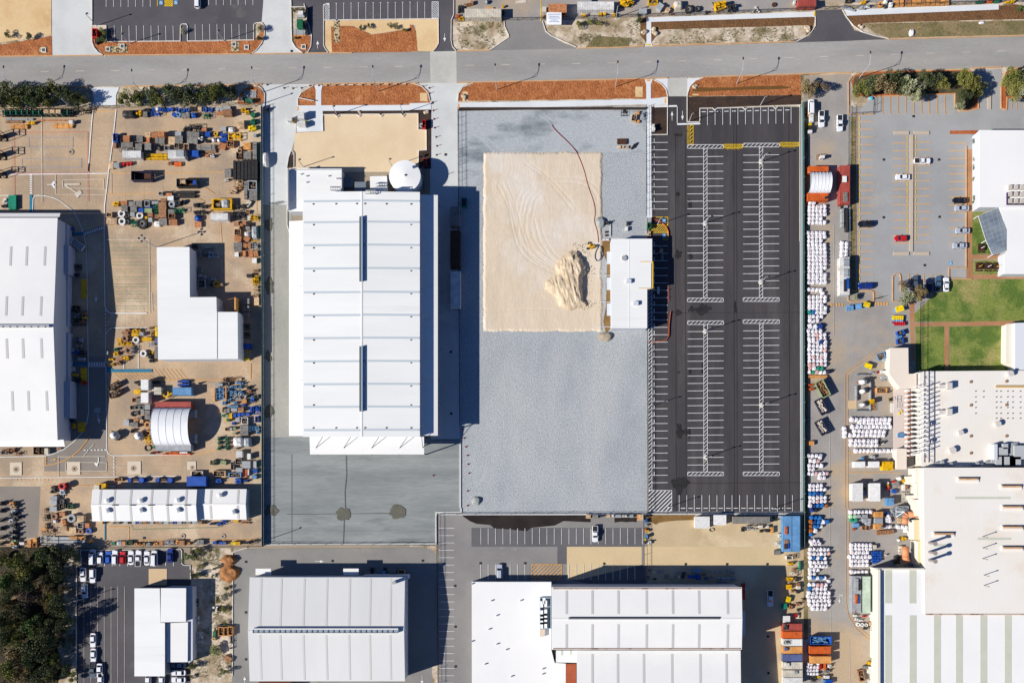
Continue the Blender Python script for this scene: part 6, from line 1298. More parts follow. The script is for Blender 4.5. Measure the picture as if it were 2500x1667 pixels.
def container_mesh(c, L, opened=False):
    key = ('cont', c, L, opened)
    if key in KIND: return KIND[key]
    m = mat('container_'+CN[c].replace(' ','_').replace('-','_'), CC[c], tuple(int(v*.88) for v in CC[c]), sc=.5, rough=.6, rnd=.05, c3=(150,92,60) if c in 'agswcO' else None, sc3=.45, lo3=.62, hi3=.7); W, Hh = 2.44, 2.6; ps = []
    b = B(); n = int(L/.28); x0 = -L/2
    top = Hh-.02
    for i in range(n):       # corrugated roof and sides
        xa, xb = x0+L*i/n, x0+L*(i+1)/n; d = .04 if i%2 else 0
        if not opened: b.box(xa,-W/2+.1,Hh-.14,xb,W/2-.1,Hh-.03+d*.6)
        b.box(xa,-W/2+.03-d*.6,.15,xb,-W/2+.06,Hh-.12); b.box(xa,W/2-.06,.15,xb,W/2-.03+d*.6,Hh-.12)
    b.box(x0+.03,-W/2+.1,.15,x0+.08,W/2-.1,Hh-.12); ps.append(('wall', b, m)); b = B()
    for s_ in (-1,1): b.box(x0,s_*W/2-.06*(s_>0)-.0,Hh-.12,-x0,s_*W/2+.06*(s_<0),Hh); b.box(x0,s_*W/2-.08*(s_>0),0,-x0,s_*W/2+.08*(s_<0),.15); b.box(s_*L/2-.08*(s_>0),-W/2+.06,Hh-.12,s_*L/2+.08*(s_<0),W/2-.06,Hh-.001)
    for sx in (-1,1):
        for sy in (-1,1): b.box(sx*(L/2-.08)-.085,sy*(W/2-.08)-.085,0,sx*(L/2-.08)+.085,sy*(W/2-.08)+.085,Hh+.01)
    ps.append(('frame', b, m)); ps.append(('floor', B().box(x0+.1,-W/2+.1,.1,-x0-.1,W/2-.1,.16), gm('D'))); b = B()
    for s_ in (-1,1): b.box(L/2-.02,s_*.05,.16,L/2+.02,s_*(W/2-.18),Hh-.14)
    ps.append(('door', b, m)); b = B()
    for y in (-.9,-.35,.35,.9): b.tube((L/2+.05,y,.2),(L/2+.05,y,Hh-.2),.025,5)
    ps.append(('lock_bar', b, M_galv)); out = [(n_, b.mesh(n_, mm)) for n_, b, mm in ps]; KIND[key] = out; return out
NM = {'crate':('crate','crate'),'stack':('pallet_stack','pallet stack'),'bin':('open_bin','open bin'),'drum':('drum','drum'),'reel':('cable_reel','reel'),'frame':('steel_frame','steel frame'),'beam':('timber_bundle','timber bundle'),'tarp':('covered_load','covered load'),'tank':('pump_tank','pump tank'),'hose':('hose_coil','hose coil'),'skip':('skip_bin','skip bin'),'engine':('machine_part','machine part'),'cab':('site_cabin','site cabin'),'binlid':('lidded_bin','wheeled bin'),'cont':('shipping_container','container'),'contopen':('shipping_container','open-top container')}
DH = {'crate':1.1,'stack':1.3,'bin':1.1,'drum':.95,'reel':.9,'frame':1.3,'beam':1.1,'tarp':1.7,'tank':2.0,'hose':.3,'skip':1.4,'engine':1.4,'cab':2.7,'binlid':1.3,'cont':2.6,'contopen':2.6}
def short(lb):
    if len(lb.split()) > 16: lb = lb.replace(' from the left in ', ' from left in ')
    if len(lb.split()) > 16: lb = lb.replace(' the ', ' ')
    if len(lb.split()) > 16: lb = lb.replace(' from left in ', ' along ')
    if len(lb.split()) > 16: LONG.add(lb.split(' along ')[-1])
    return lb
LONG = set()
def load(view, area, txt, grp=None):
    its = []
    for e in txt.replace('\n',' ').split(';'):
        t_ = e.split()
        if not t_: continue
        k, c = t_[0], t_[1]; n_ = [float(v) for v in t_[2:]]; s_ = VW[view][2]
        x, y = q(view, n_[0], n_[1]); w_, d_ = n_[2]*s_, n_[3]*s_; h = n_[4] if len(n_) > 4 and n_[4] else DH[k]; a = n_[5] if len(n_) > 5 else 0; z0 = n_[6] if len(n_) > 6 else 0
        its.append([k, c, x, y, w_, d_, h, a, z0])
    cnt = {}
    for i in its: cnt[i[0],i[1]] = cnt.get((i[0],i[1]),0)+1
    seen = {}
    for i in sorted(its, key=lambda i: (round(i[2]/3), i[3])):
        k, c, x, y, w_, d_, h, a, z0 = i; key = (k, c); seen[key] = seen.get(key,0)+1; n = cnt[key]
        cn = CN[c]; nm, cat_ = NM[k]
        if k == 'crate' and c not in 'gbotaD': nm, cat_ = 'storage_box', 'box'
        lb = f"{cn} {cat_} in {area}" if n == 1 else (f"{cn} {cat_}, {'left' if seen[key]==1 else 'right'} of two in {area}" if n == 2 else f"{cn} {cat_}, {ordn[min(19,seen[key]-1)]} from the left in {area}")
        lb = short(lb); X, Y = P(x, y, h+z0); kk = (H-h-z0)/H/S
        r = thing(nm, lb, cat_, (X, Y, ZG+z0), grp or f"goods in {area}"); r.rotation_euler = (0,0,R(-a))
        if k in ('cont','contopen'):
            L = 12.19 if max(w_, d_) > 70 else 6.06; ps = container_mesh(c, L, k == 'contopen'); vert = d_ > w_
            if vert: r.rotation_euler = (0,0,R(90-a))
            fl = 1 if vert else 1; r.scale = (max(w_,d_)*kk/L, min(w_,d_)*kk/2.44, h/2.6)
        else:
            kq = k+str(random.randrange(4)) if k == 'engine' else k
            ps = kd(kq, c); r.scale = (w_*kk, d_*kk, h)
            if k == 'beam' and d_ > w_: r.scale = (d_*kk, w_*kk, h); r.rotation_euler = (0,0,R(90-a))
            if k in ('engine','drum','reel'): r.rotation_euler = (0,0,R(-a)+(random.choice((0,math.pi)) if k == 'engine' else 0))
        for n2, me in ps: link(n2, me, r)
load('a', 'the row under the north fence of the left yard', """tarp k 262 132 165 85 2; engine y 390 128 90 75; engine k 485 85 90 50; drum B 580 85 42 42; drum w 620 85 38 38; drum B 658 82 42 42; engine B 705 88 60 45; drum B 760 85 45 45; drum B 805 85 45 45; crate k 1050 80 40 50; crate k 1095 80 35 50; crate t 1150 80 45 50; drum s 1365 85 50 50; drum s 1415 85 50 50; crate s 1485 68 90 35; crate b 1490 125 110 75 1.8; crate o 1400 135 80 45 .5; engine y 1690 85 80 60; engine y 1730 115 60 50; reel B 880 93 52 52; reel B 945 93 52 52; reel B 1005 93 52 52; reel B 1215 88 55 55; reel B 1285 88 55 55;
 stack g 477 145 52 55; frame B 600 138 100 45; drum B 835 150 55 55; reel L 888 152 60 60; stack g 975 160 100 50; tarp B 1075 150 70 60 1.2; frame G 1225 160 80 60; drum G 1808 155 60 60; engine G 1805 215 60 45; crate G 1805 250 55 40""")
load('a', 'the loose cluster near the green fence top', """crate t 1632 250 45 45 1.4; crate t 1676 250 45 45 1.4; crate t 1632 298 45 45 1.4; crate t 1676 298 45 45 1.4; engine Y 1775 310 80 75; drum Y 1828 318 45 45; stack s 1445 325 60 50; tarp w 1535 330 75 60 1.3; crate s 1830 405 35 35; engine k 975 320 80 80; frame k 1090 315 130 90; crate o 1205 337 60 40; frame k 1500 325 30 40""")
load('a', 'the north rows of stacked crates', """bin B 108 435 55 100 1.6; engine k 180 460 40 60; crate o 245 450 80 80 1.2; stack g 410 450 75 80 1.8; crate t 508 400 70 60 1.6; crate o 590 400 75 60 1.6; crate o 672 392 82 68 2.2; crate o 492 470 80 75; stack g 680 475 75 70; crate t 805 475 80 100; crate s 885 388 75 50; stack g 895 460 95 90 1.5; stack g 1070 400 150 70 1.6; stack g 1060 465 130 80; drum s 1165 385 45 45; engine w 1155 440 80 50; crate B 1250 392 60 60; reel y 1350 390 55 55; drum B 1425 400 50 50; engine B 1470 405 60 60; frame y 1580 420 150 90; tank w 1320 460 55 55 1.2; tank w 1385 465 50 50 1.2; crate B 1450 458 70 45; crate g 620 470 35 70; engine k 1230 470 60 40""")
load('a', 'the crate rows just above the white containers', """stack g 205 525 48 55; stack g 252 522 48 55; stack g 302 522 48 58; frame g 250 580 190 45; stack g 395 550 80 75 1.7; stack g 510 545 80 80 1.6; tank k 655 560 70 70 1.2; bin s 745 565 62 60 1.5; bin g 865 535 60 70; bin t 985 550 60 80 1.4; beam g 1230 545 230 35 .8; beam g 1235 582 230 30 .8; beam b 1260 612 200 20 .5; crate B 1082 630 105 72 1.8; crate o 1240 655 40 30; engine w 1300 655 60 40; crate o 1430 540 90 80 .8 15; bin o 1530 515 85 75; engine t 1640 560 50 60; bin t 1645 600 50 50; crate b 100 530 40 60""")
load('a', 'the goods beside the green fence north of the dark racks', """crate a 1735 540 90 85 1.2; beam g 1830 590 48 220 1.8; bin D 1640 655 75 80; stack g 1740 650 95 88 1.2""")
load('a', 'the west end of the white container row', """crate t 60 780 48 95 .6; crate s 122 775 66 62 1.2; crate O 882 762 85 50 .7; engine b 775 742 60 40""")
for i, x in enumerate((205,255,295)): load('a', 'the red trio below the white containers' if i == 1 else ('the red group below the white containers, west side' if i == 0 else 'the red group below the white containers, east side'), f"drum r {x} {[760,755,752][i]} 34 46 .9")
load('a', 'the middle of the left yard', """cont w 309 643 232 88 2.6; cont w 862 642 210 105 2.8; contopen n 427 905 245 112 2.4; contopen k 990 992 250 98 2.2; beam y 620 650 268 28 1.0; beam y 620 690 268 28 1.0; crate s 905 630 100 80 .5 0 2.8; crate t 900 978 40 60 1.6; crate t 950 980 50 45 1.6; crate B 1088 990 40 50 1.8; bin s 668 1125 50 40; beam k 975 1112 250 32 .9; beam k 975 1160 250 32 .9""")
for i, x in enumerate((1580,1630,1672,1715,1758,1800,1840)): pass
load('a', 'the bank of long dark racks by the green fence', "; ".join(f"beam k {x} {830} 36 240 2.2" for x in (1582,1630,1675,1720,1763,1806,1846)))
load('a', 'the goods below the long dark racks', """stack g 1500 870 80 100 .7; engine w 1475 950 50 35; frame t 1620 1000 120 80; engine b 1620 1045 100 50; engine t 1560 1095 120 45; crate t 1510 1105 40 30; beam g 1718 1080 38 220 1.8; bin s 1800 1025 110 120 1.8; stack g 1805 1150 110 105 1.4; bin y 1425 1255 245 128 1.6; tarp s 1460 1240 100 110 1.9; cont w 1390 1412 215 85 2.7; frame k 1620 1290 140 50; engine k 1700 1275 70 60; crate c 1750 1250 48 85 .8 35; frame k 1635 1390 140 100 1.6; crate b 1745 1350 50 30 .8 10; frame y 1825 1425 90 60; crate c 1755 1425 40 40 1 20""")
load('a', 'the dense crate block of the left yard, top rows', """engine y 110 1245 100 60; crate o 215 1240 80 50; crate g 315 1255 80 62 1.2; stack g 400 1250 75 75 1.5; bin s 500 1250 62 70 1.4; crate s 600 1240 80 40; frame G 610 1285 60 60; frame B 530 1297 110 22 .6; crate b 690 1280 95 95 1.6; reel s 805 1258 80 80 1.2; reel k 880 1240 60 60 1.6; drum k 945 1225 45 45; crate o 770 1140 75 40; crate w 790 1182 75 60; crate b 705 1207 70 42; engine k 730 1110 60 40""")
load('a', 'the dense crate block of the left yard, middle rows', """stack g 220 1305 80 75 1.4; stack g 335 1315 80 75 1.4; crate B 425 1335 62 55; crate P 515 1335 90 50; frame G 615 1345 50 60; crate b 690 1375 90 95 1.6; crate g 800 1350 78 55 1.2; bin b 805 1405 82 60 1.5; frame G 905 1330 110 55; reel w 185 1375 90 90; reel k 262 1395 58 58; reel w 410 1400 85 85; crate s 320 1385 52 50; crate b 540 1385 60 50; crate y 490 1425 30 30; bin t 30 1390 70 55; crate t 430 1365 30 25""")
load('a', 'the dense crate block of the left yard, bottom row', """reel w 190 1470 90 90; reel k 258 1475 62 62; reel k 437 1497 130 130; frame G 335 1490 72 72; crate s 540 1450 48 50; stack g 700 1470 92 78 1.3; tarp w 625 1495 80 70 .9; crate b 790 1480 40 60; crate o 840 1480 62 66 1.3; crate t 30 1465 60 75 1.2; crate t 95 1465 65 75 1.2; crate b 620 1410 50 50""")
load('a', 'the open slab right of the dense crate block', """engine k 1100 1262 80 60; engine k 1190 1278 90 50; engine k 1100 1352 80 55; engine k 1200 1355 80 45; tank B 1122 1425 88 88 1.4; crate o 1130 1505 82 70 .8""")
load('b', 'the jumble against the green fence, upper part', """crate b 595 30 50 50; crate t 600 65 60 40; bin b 610 115 68 62; crate o 612 185 75 58 1 8; stack g 612 268 88 85 1.3; crate w 600 355 42 42; crate D 640 352 30 36 .8; crate o 680 345 30 65; crate o 750 345 46 72 1 -8; crate o 803 345 46 62 1 -14; tarp w 705 130 55 48; crate o 708 185 60 50 .9 25; crate g 720 75 40 38; tarp s 788 110 70 135; crate o 690 260 50 45 1 20; crate b 735 258 32 60; frame s 795 270 60 70; crate w 790 420 45 50; crate o 680 20 40 40; crate o 650 40 30 30; frame y 790 205 60 14 .5; crate k 720 40 40 40""")
load('b', 'the yellow goods against the green fence, middle part', """frame b 800 525 60 28; engine y 780 630 40 85; frame y 812 620 40 90; frame t 800 700 55 40; frame t 800 740 55 40; frame t 805 790 50 45; crate t 812 850 52 90; crate Y 705 1465 58 26 .8; crate k 735 578 60 36 1.2""")
load('b', 'the shadow east of the stepped workshop', """crate g 210 340 45 55; crate s 312 340 26 26; crate s 347 342 26 26; crate s 383 337 26 28; crate s 310 378 26 26; crate s 350 378 26 26; crate s 385 374 26 26; bin s 225 665 78 88; reel y 382 668 66 66; engine s 345 610 80 42; engine k 325 668 55 42; crate g 210 520 36 60; crate s 208 578 38 36; crate s 256 592 28 36; crate g 700 850 70 58 1.8; crate g 702 925 60 56 1.8; crate g 700 992 55 45 1.5; engine g 258 350 35 40; crate k 150 265 50 40; engine s 290 275 120 25; crate B 715 1330 80 60 1.2; reel y 728 1375 30 30; frame k 700 1120 60 60; frame k 702 1210 60 60; engine t 438 672 24 40""")
load('c', 'the machinery cluster west of the stepped workshop', """engine b 320 115 70 40; engine y 405 120 70 55; engine y 450 125 50 40; crate b 300 150 70 34 .8; crate y 415 170 80 38; crate s 485 162 46 38 1.2; crate y 235 230 48 36; reel b 300 212 74 74 1.2; reel w 422 230 76 76; crate y 545 220 110 40; engine y 235 270 86 32; frame y 330 275 95 44; frame s 590 280 78 42; reel b 340 345 88 88 1.2; frame s 385 345 30 76; engine G 190 330 48 38; crate s 88 375 42 38; engine y 195 380 68 52; engine y 140 445 68 28; crate b 215 450 40 44; crate b 252 440 42 40; engine y 300 430 76 56; engine y 150 500 40 34; engine b 225 490 60 36; reel w 507 382 74 74; engine k 560 385 60 60; engine k 575 420 50 40; engine y 612 370 30 60; engine k 590 460 60 44; crate Y 650 135 22 108 1.4; engine b 600 150 50 70; stack g 650 330 36 60; stack g 650 395 36 60; crate v 655 235 30 60 2; engine b 580 90 40 30""")
load('c', 'the slab south of the blue painted walkway', """skip k 178 742 150 58 1.4 -30; skip D 190 828 150 62 1.4 -30; engine k 415 705 46 38; engine k 455 725 38 38; cab w 522 735 84 118 3; cab w 522 880 84 118 3; crate y 437 812 72 50 1.2; crate c 632 782 56 40 2; crate c 684 782 50 40 2; crate c 632 824 56 40 2; crate c 684 824 50 40 2; reel y 762 840 74 74; engine y 808 845 44 62; cont L 942 807 212 88 2.8; beam B 960 695 135 26; beam B 960 735 135 26; engine k 1130 712 22 22; crate k 650 705 80 30 1""")
load('c', 'the small goods left of the white dome shelter', """bin o 405 905 50 50; stack g 455 915 52 58; bin k 382 990 44 40; bin s 435 990 48 44; bin s 490 990 48 46; crate s 552 985 60 56; engine k 375 1058 38 66; engine g 420 1050 56 48; crate g 498 1045 40 46; stack g 552 1045 58 46; stack g 552 1098 58 48; crate o 430 1120 44 44; crate g 470 1105 40 34; crate s 318 1160 55 64 .8; crate g 372 1182 38 48; crate g 418 1182 54 58; crate t 487 1145 38 38; reel a 555 1182 76 76; reel a 560 1278 68 68; frame y 562 1360 84 80; tank w 165 1300 108 104 2.6; tank w 440 1305 104 106 2.6; engine k 370 1250 30 56; engine k 200 1345 30 30; hose k 555 1445 76 70; drum G 622 1435 28 28; engine r 650 1490 46 28; engine k 595 1500 40 26""")
load('c', 'the white dome shelter site', """cont R 842 960 402 72 2.6; cont s 842 1443 402 72 2.6; cont s 1055 1060 66 86 2.4; cont s 1060 1338 60 110 2.4; beam O 880 1515 330 16 .8; beam O 850 1495 110 16 .8; beam w 960 1497 90 20 .8""")
load('e', 'the pale blue machinery pile near the green fence', """engine b 300 185 60 55; engine k 330 205 40 40; frame b 405 188 64 48; crate t 482 186 78 32 .6; crate s 230 255 96 36; reel k 345 240 62 62; crate a 172 380 18 180 1.4; crate a 322 375 12 170 1.4; frame L 240 330 100 70; frame L 245 410 100 70; engine L 470 225 80 34; engine L 520 240 50 34; engine L 385 285 50 36; engine L 440 285 50 36; engine L 495 285 50 36; engine L 350 330 30 60; reel L 390 350 38 38; reel L 440 350 38 38; engine L 500 345 50 36; engine L 385 388 46 34; reel s 440 385 44 40; reel s 495 380 44 40; engine L 530 370 40 36; engine s 420 425 46 32; engine s 480 425 70 36; engine L 365 448 56 60; engine L 292 487 60 50; engine L 435 488 60 50; crate a 555 468 60 46; beam L 410 532 145 22 .8; engine B 545 512 70 34; engine k 598 290 50 50; engine b 625 335 50 50; engine k 600 390 50 50; engine B 655 455 62 60; engine L 655 415 40 50; reel k 712 403 66 50 1.6; engine w 565 410 24 46""")
load('e', 'the box rows south of the pale blue machinery', """crate t 262 580 34 66; crate g 310 590 34 50; crate g 350 585 36 56; crate s 425 575 78 42; crate b 512 572 72 48 1.2; crate B 642 570 28 76; frame B 710 580 84 104; crate G 288 648 38 34; crate P 338 655 44 34; crate y 383 655 34 72; crate B 435 648 36 48; crate B 487 640 36 48; crate B 538 635 48 34; crate B 597 631 48 34; crate G 347 705 34 34; crate Y 319 708 18 26 .6; crate s 473 705 44 54; bin w 560 715 84 84; crate B 415 748 36 38; bin B 720 695 52 74; bin b 333 822 44 40; crate s 385 820 32 38; crate P 430 812 32 28; crate P 430 878 38 20; stack g 555 800 104 70 1.5; stack g 555 868 104 66 1.5; frame L 625 818 38 64; frame L 700 812 80 50; engine L 725 855 40 60""")
load('e', 'the corner above the blue cylinders', """engine G 228 945 48 60; engine G 228 1000 44 50; engine G 228 1060 48 60; engine G 328 945 48 60; engine G 328 1000 44 50; engine G 328 1060 48 60; tarp w 470 980 130 120 2; tarp s 585 985 90 118 2.2; crate t 435 1138 28 38; crate w 492 1142 78 82 1.6; crate w 615 1170 42 74 1.6; engine k 460 1065 40 20; skip G 160 1250 76 56 1.2 8; crate P 288 1248 72 48 .9 12; bin g 405 1290 42 106; bin g 480 1235 80 76; crate s 580 1275 108 92; crate s 692 1272 38 88; crate s 490 1342 84 56; bin t 235 1388 162 72 1.1; bin L 435 1408 160 58 1.1; crate O 580 1380 22 96; crate w 608 1370 18 76; crate B 695 1355 58 54; crate L 685 1430 60 46 1 12; frame B 670 720 10 10""")
load('d', 'the shaded lane above the long white shed', """cont B 1762 275 174 90 2.8; bin a 1060 258 72 28; drum B 1162 262 36 42 1.4; crate D 1210 262 50 24; drum B 1265 265 50 46 1.6; drum B 1305 265 30 34; drum B 1412 262 36 42 1.4; crate D 1465 262 50 24; drum B 1522 265 50 46 1.6; bin c 1765 205 108 44; crate y 905 318 90 52 2; crate c 867 327 46 42 2.4; engine B 1955 270 62 52 1.6; engine B 2130 272 66 56 1.8; engine B 2200 270 40 22; crate c 1000 320 60 20 .6""")
load('d', 'the goods west of the long white shed', """engine k 468 360 58 50; reel r 555 318 66 60 2.2; engine s 550 368 56 80; engine k 470 330 50 30; crate s 480 425 62 40 1.3; crate s 478 467 62 38 1.3; crate s 478 520 62 44 1.3; reel k 558 455 44 42; bin k 560 497 60 42; bin G 632 503 48 38; reel b 487 588 62 58; crate o 558 568 48 34; tarp o 572 640 60 54; reel s 640 606 76 74 1.4; crate t 720 608 60 54 1.8; bin s 720 670 54 52 1.4; crate o 778 670 44 42; crate t 568 698 60 48 1.2; crate t 652 712 60 54; reel b 725 722 50 46; reel B 797 718 56 52; tarp w 492 633 34 30 .8; frame t 395 535 34 38; frame t 395 590 44 36; frame k 410 610 50 36; frame t 400 670 34 38; crate a 395 700 36 26 1.2; frame t 385 735 60 36; frame t 445 725 60 50""")
load('d', 'the silver rack strip at the bottom of the left yard', """frame s 410 775 92 28 .8; frame s 410 810 92 28 .8; beam s 620 785 320 24 .8; beam s 620 815 320 24 .8; crate a 642 780 36 26; crate a 678 780 34 26; crate a 720 785 32 30; crate a 755 780 30 28; crate a 805 815 48 24; beam s 640 838 560 8 .4""")
load('d', 'the zigzag row of machines at the lower left', "; ".join(f"engine {c} {x} {y} 54 40 1.9" for c, x, y in (('a',95,475),('t',108,500),('s',112,545),('k',95,570),('s',90,628),('k',135,600),('k',105,672),('g',115,710),('k',90,735),('g',112,762),('k',90,785),('P',120,812),('a',100,838),('s',125,862))))
load('d', 'the machines cut by the left edge', "; ".join(f"engine {c} {x} {y} 46 40 2.2" for c, x, y in (('k',-12,475),('k',-12,540),('k',-10,625),('k',-14,700),('k',-8,780),('k',-12,835))))
load('d', 'the strip along the south fence of the left yard', """crate a 262 820 34 32; crate a 312 802 36 34; crate a 262 852 34 28; bin a 312 845 38 34; crate w 195 832 44 24; engine b 225 832 30 24; drum G 1018 832 34 34; tarp s 1070 830 58 42 1; crate o 1110 830 30 36; bin G 1160 828 52 36; engine a 1215 838 40 28; engine o 1250 840 26 26; engine a 1285 838 34 30; engine s 1325 838 40 34; engine a 1395 835 44 30; crate o 1445 832 34 34; frame w 1490 825 38 42; frame s 1535 825 44 46; engine a 1587 820 34 44; crate b 1632 828 46 46; engine a 1690 832 28 28; engine k 1750 810 34 30; crate g 1775 822 30 46; crate g 1810 822 34 46; crate B 1925 825 34 26; crate B 1985 828 30 26; crate v 2015 828 24 26; crate Y 2095 830 40 28; crate y 2135 830 36 28; engine k 2215 825 50 26; frame k 2280 812 60 30""")
load('d', 'the row tucked along the south wall of the long white shed', "; ".join(f"{k} {c} {x} 645 {w_} 24" for k, c, x, w_ in (('crate','t',905,30),('engine','k',930,20),('engine','g',1015,24),('crate','g',1055,34),('crate','s',1128,36),('engine','k',1165,26),('crate','s',1200,32),('drum','B',1230,26),('crate','g',1262,30),('crate','b',1298,34),('engine','g',1330,26),('crate','s',1362,30),('drum','b',1404,24),('crate','g',1440,36),('crate','s',1490,44),('crate','g',1535,34),('drum','B',1572,20),('crate','s',1610,40),('engine','g',1650,24),('crate','g',1690,40),('crate','s',1740,34),('crate','g',1770,26),('crate','b',1800,26),('engine','k',1830,24)))+"; engine B 1885 655 24 22; engine B 1960 660 40 36; frame B 2005 640 50 40; crate y 2120 630 40 26; beam b 2195 625 80 12 .6; beam b 2200 648 86 12 .6; engine k 1915 655 26 22")
load('A0', 'the dark rack strip at the top left', "; ".join(f"frame k {20+i*48} 1020 44 60 1.8" for i in range(14))+"; "+"; ".join(f"beam T {40+i*52} 1022 8 44 2" for i in range(12) if i < 12)+"; crate t 420 1018 44 32 2.2; crate t 475 1018 44 32 2.2; crate t 530 1018 44 32 2.2; beam s 180 1088 260 16 .5; beam b 130 1112 160 18 .5; beam a 175 1155 160 40 .6; engine y 270 1115 90 24; beam o 500 1098 330 10 .4; crate w 645 1112 34 30 1.4; beam a 575 1148 185 40 .6; frame k 770 1005 120 20 1; frame k 790 1025 60 16 1")
load('A0', 'the tall racks just beyond the left edge', "frame k -70 1215 120 60 4.5; frame k -80 1385 120 66 4.5; frame k -80 1560 130 50 4.5")
load('A0', 'the corner bed of the north car park', "bin r 862 300 46 78 2.4; drum k 876 375 20 50 1.2")
load('A1', 'the fenced plinth north of the road', "crate w 872 118 46 34 1.8; crate s 872 145 72 30 .9; crate G 866 215 55 78 2.0; beam s 868 290 100 60 .25; beam a 868 326 112 10 .2")
load('A1', 'the plinth beside the green fence corner', "crate G 402 915 66 30 1.6; beam s 415 858 115 70 .3; crate s 325 900 30 30 1; beam a 350 880 10 110 .35; beam a 415 825 130 8 .35")
load('A1', 'the utility enclosure beside the concrete driveway', "crate w 875 1050 58 66 2.4; crate w 880 1130 72 40 2; crate P 925 1110 26 22 1.2; frame k 655-0 1 1 1" .replace("; frame k 655-0 1 1 1",""))
load('A1', 'the concrete driveway edge', "cab w 770 1080 44 44 2.2; engine y 802 1095 40 40 1.2; tarp w 545 1445 44 130 2.2; engine k 560 990 36 50 1.6")
load('A2', 'the dark bed east of the limestone pad', "bin r 130 1132 28 76 1.6; engine s 103 1140 30 50 .9; bin r 138 1475 26 60 1.4; drum k 130 1415 14 22 1")
load('A3', 'the north-east corner of the gravel yard', "frame k 90 1025 58 62 .5; bin t 180 1075 44 66 .9 10; crate a 215 1030 24 30 .8; crate a 215 1108 26 24 .6; frame s 260 1055 24 60 1; beam D 70 1290 90 50 .6; crate t 45 1342 26 24 .5; crate t 78 1342 18 18 .5; crate t 118 1342 26 24 .5; beam k 170 1335 12 60 .5 35; beam k 190 1325 12 60 .5 35")
load('A3', 'the dark bed beside the car park entrance', "crate w 355 1150 22 36 1.6; crate w 358 1176 26 22 1.8")
load('A3', 'the east yard beside the green fence top', "crate s 1795 935 28 26 1.2; crate w 1797 1055 36 34 1.4; crate w 1797 1092 34 40 1.4; crate Y 1785 1133 24 20 1; crate k 1795 1165 40 40 1.2; crate w 1785 1200 36 26 1.3; tarp o 1775 1035 24 60 1")
load('B2', 'the shaded lane east of the long warehouse', "cont g 413 478 82 172 3.2; cont D 415 775 88 330 3.4; cont w 417 1145 90 330 3.6; crate w 415 598 20 12 1.2; crate w 420 940 18 14 1.2; crate w 420 972 18 12 1.2; crate w 424 1308 22 10 1.2; bin T 497 350 50 80 1.6; bin B 505 345 26 50 1.4")
load('B2', 'the pump site at the edge of the sand pad', "engine y 1660 748 64 50 1.6 30; engine k 1635 720 30 26 1; engine k 1625 770 30 24 1; engine k 1808 532 44 36 1.4; crate D 1792 622 22 16 .4; crate D 1792 652 22 16 .4; hose k 1720 840 54 100 .3; beam w 1832 600 8 120 .3; engine w 1790 690 80 24 .6")
load('B3', 'the strip around the small white building', "bin G 318 562 36 48 1.6; crate s 322 510 30 40 1.2; engine t 318 630 34 64 .9; engine k 125 540 34 44 1; crate w 110 593 26 34 1; engine t 430 785 40 60 1.6; frame s 438 850 20 60 1; crate w 402 1150 20 60 1.2")
load('h', 'the dome shelter site beside the green fence', "cont O 168 146 210 66 2.6; cont O 162 436 215 82 2.6; engine k 250 440 30 30 1 0 2.6")
load('h', 'the strip west of the far right car park', "cont R 448 310 106 410 2.8; crate w 445 250 44 66 .5 0 2.8; beam g 455 440 44 100 .3 0 2.8; crate s 460 535 36 40 1.2; engine k 420 545 34 30 1; beam s 425 660 26 200 1.6; beam k 468 690 22 240 1.6; cont w 447 1280 100 400 3.0; beam s 465 1135 60 90 .3 0 3; beam s 460 1245 50 90 .3 0 3; beam k 450 1380 24 130 .4 0 3; crate B 478 1360 24 120 .3 0 3; frame b 185 10 60 50 1.2; cab w 210 12 45 30 2")
load('i', 'the skips beside the green fence', "skip P 215 908 92 190 2.4 -28; skip n 202 1098 84 180 1.9 -28; skip n 203 1318 84 170 1.9 -30; crate a 160 780 200 30 .7; engine O 90 870 60 30; engine O 100 910 60 30; crate a 95 1488 50 44")
load('B4', 'the open corner south of the far right car park', "binlid L 282 1312 60 46 1.4 -3; binlid L 360 1300 56 46 1.3 -8; binlid Y 435 1282 56 46 1.5 18; binlid Y 735 1320 74 52 1.6 -18; bin B 745 1540 66 46 1.4 -18")
for nm, c, y, n, x0 in (('top yellow','Y',1393,6,672),('lower yellow','Y',1412,6,672),('light blue','L',1430,5,685),('upper red','r',1447,7,670),('lower red','r',1465,6,688)): load('B4', f'the {nm} row of bins at the lawn corner', "; ".join(f"binlid {c} {x0+i*17.5} {y} 15 16 1.0" for i in range(n)))
load('C4', 'the yard west of the beige angled shed', "bin B 742 48 56 48 1.4 -6; skip L 568 185 70 62 1.4 -20; binlid Y 448 272 70 46 1.6 22; crate s 605 215 44 30; crate w 592 328 66 28 1.6; frame s 490 335 60 22 1; engine r 545 330 30 20 1; crate L 730 5 50 20 1.2")
load('l', 'the bunded pad with white vessels', "tank w 425 425 115 90 3.4; tank w 425 565 82 78 3.4; tank w 422 765 82 74 3.4; drum s 700 365 46 46 1.6; drum s 748 362 46 46 1.6; frame s 720 405 90 30 1; crate y 543 722 60 70 2.4; bin a 680 560 160 70 1; engine k 780 580 60 30; bin k 845 682 86 44 1.2 -18; beam s 400 330 200 16 1.2; beam s 310 600 16 220 1.2; beam s 515 640 16 420 1.2; beam s 405 860 230 14 1.2; frame a 562 810 40 90 .8; engine r 345 440 30 26 1.4")
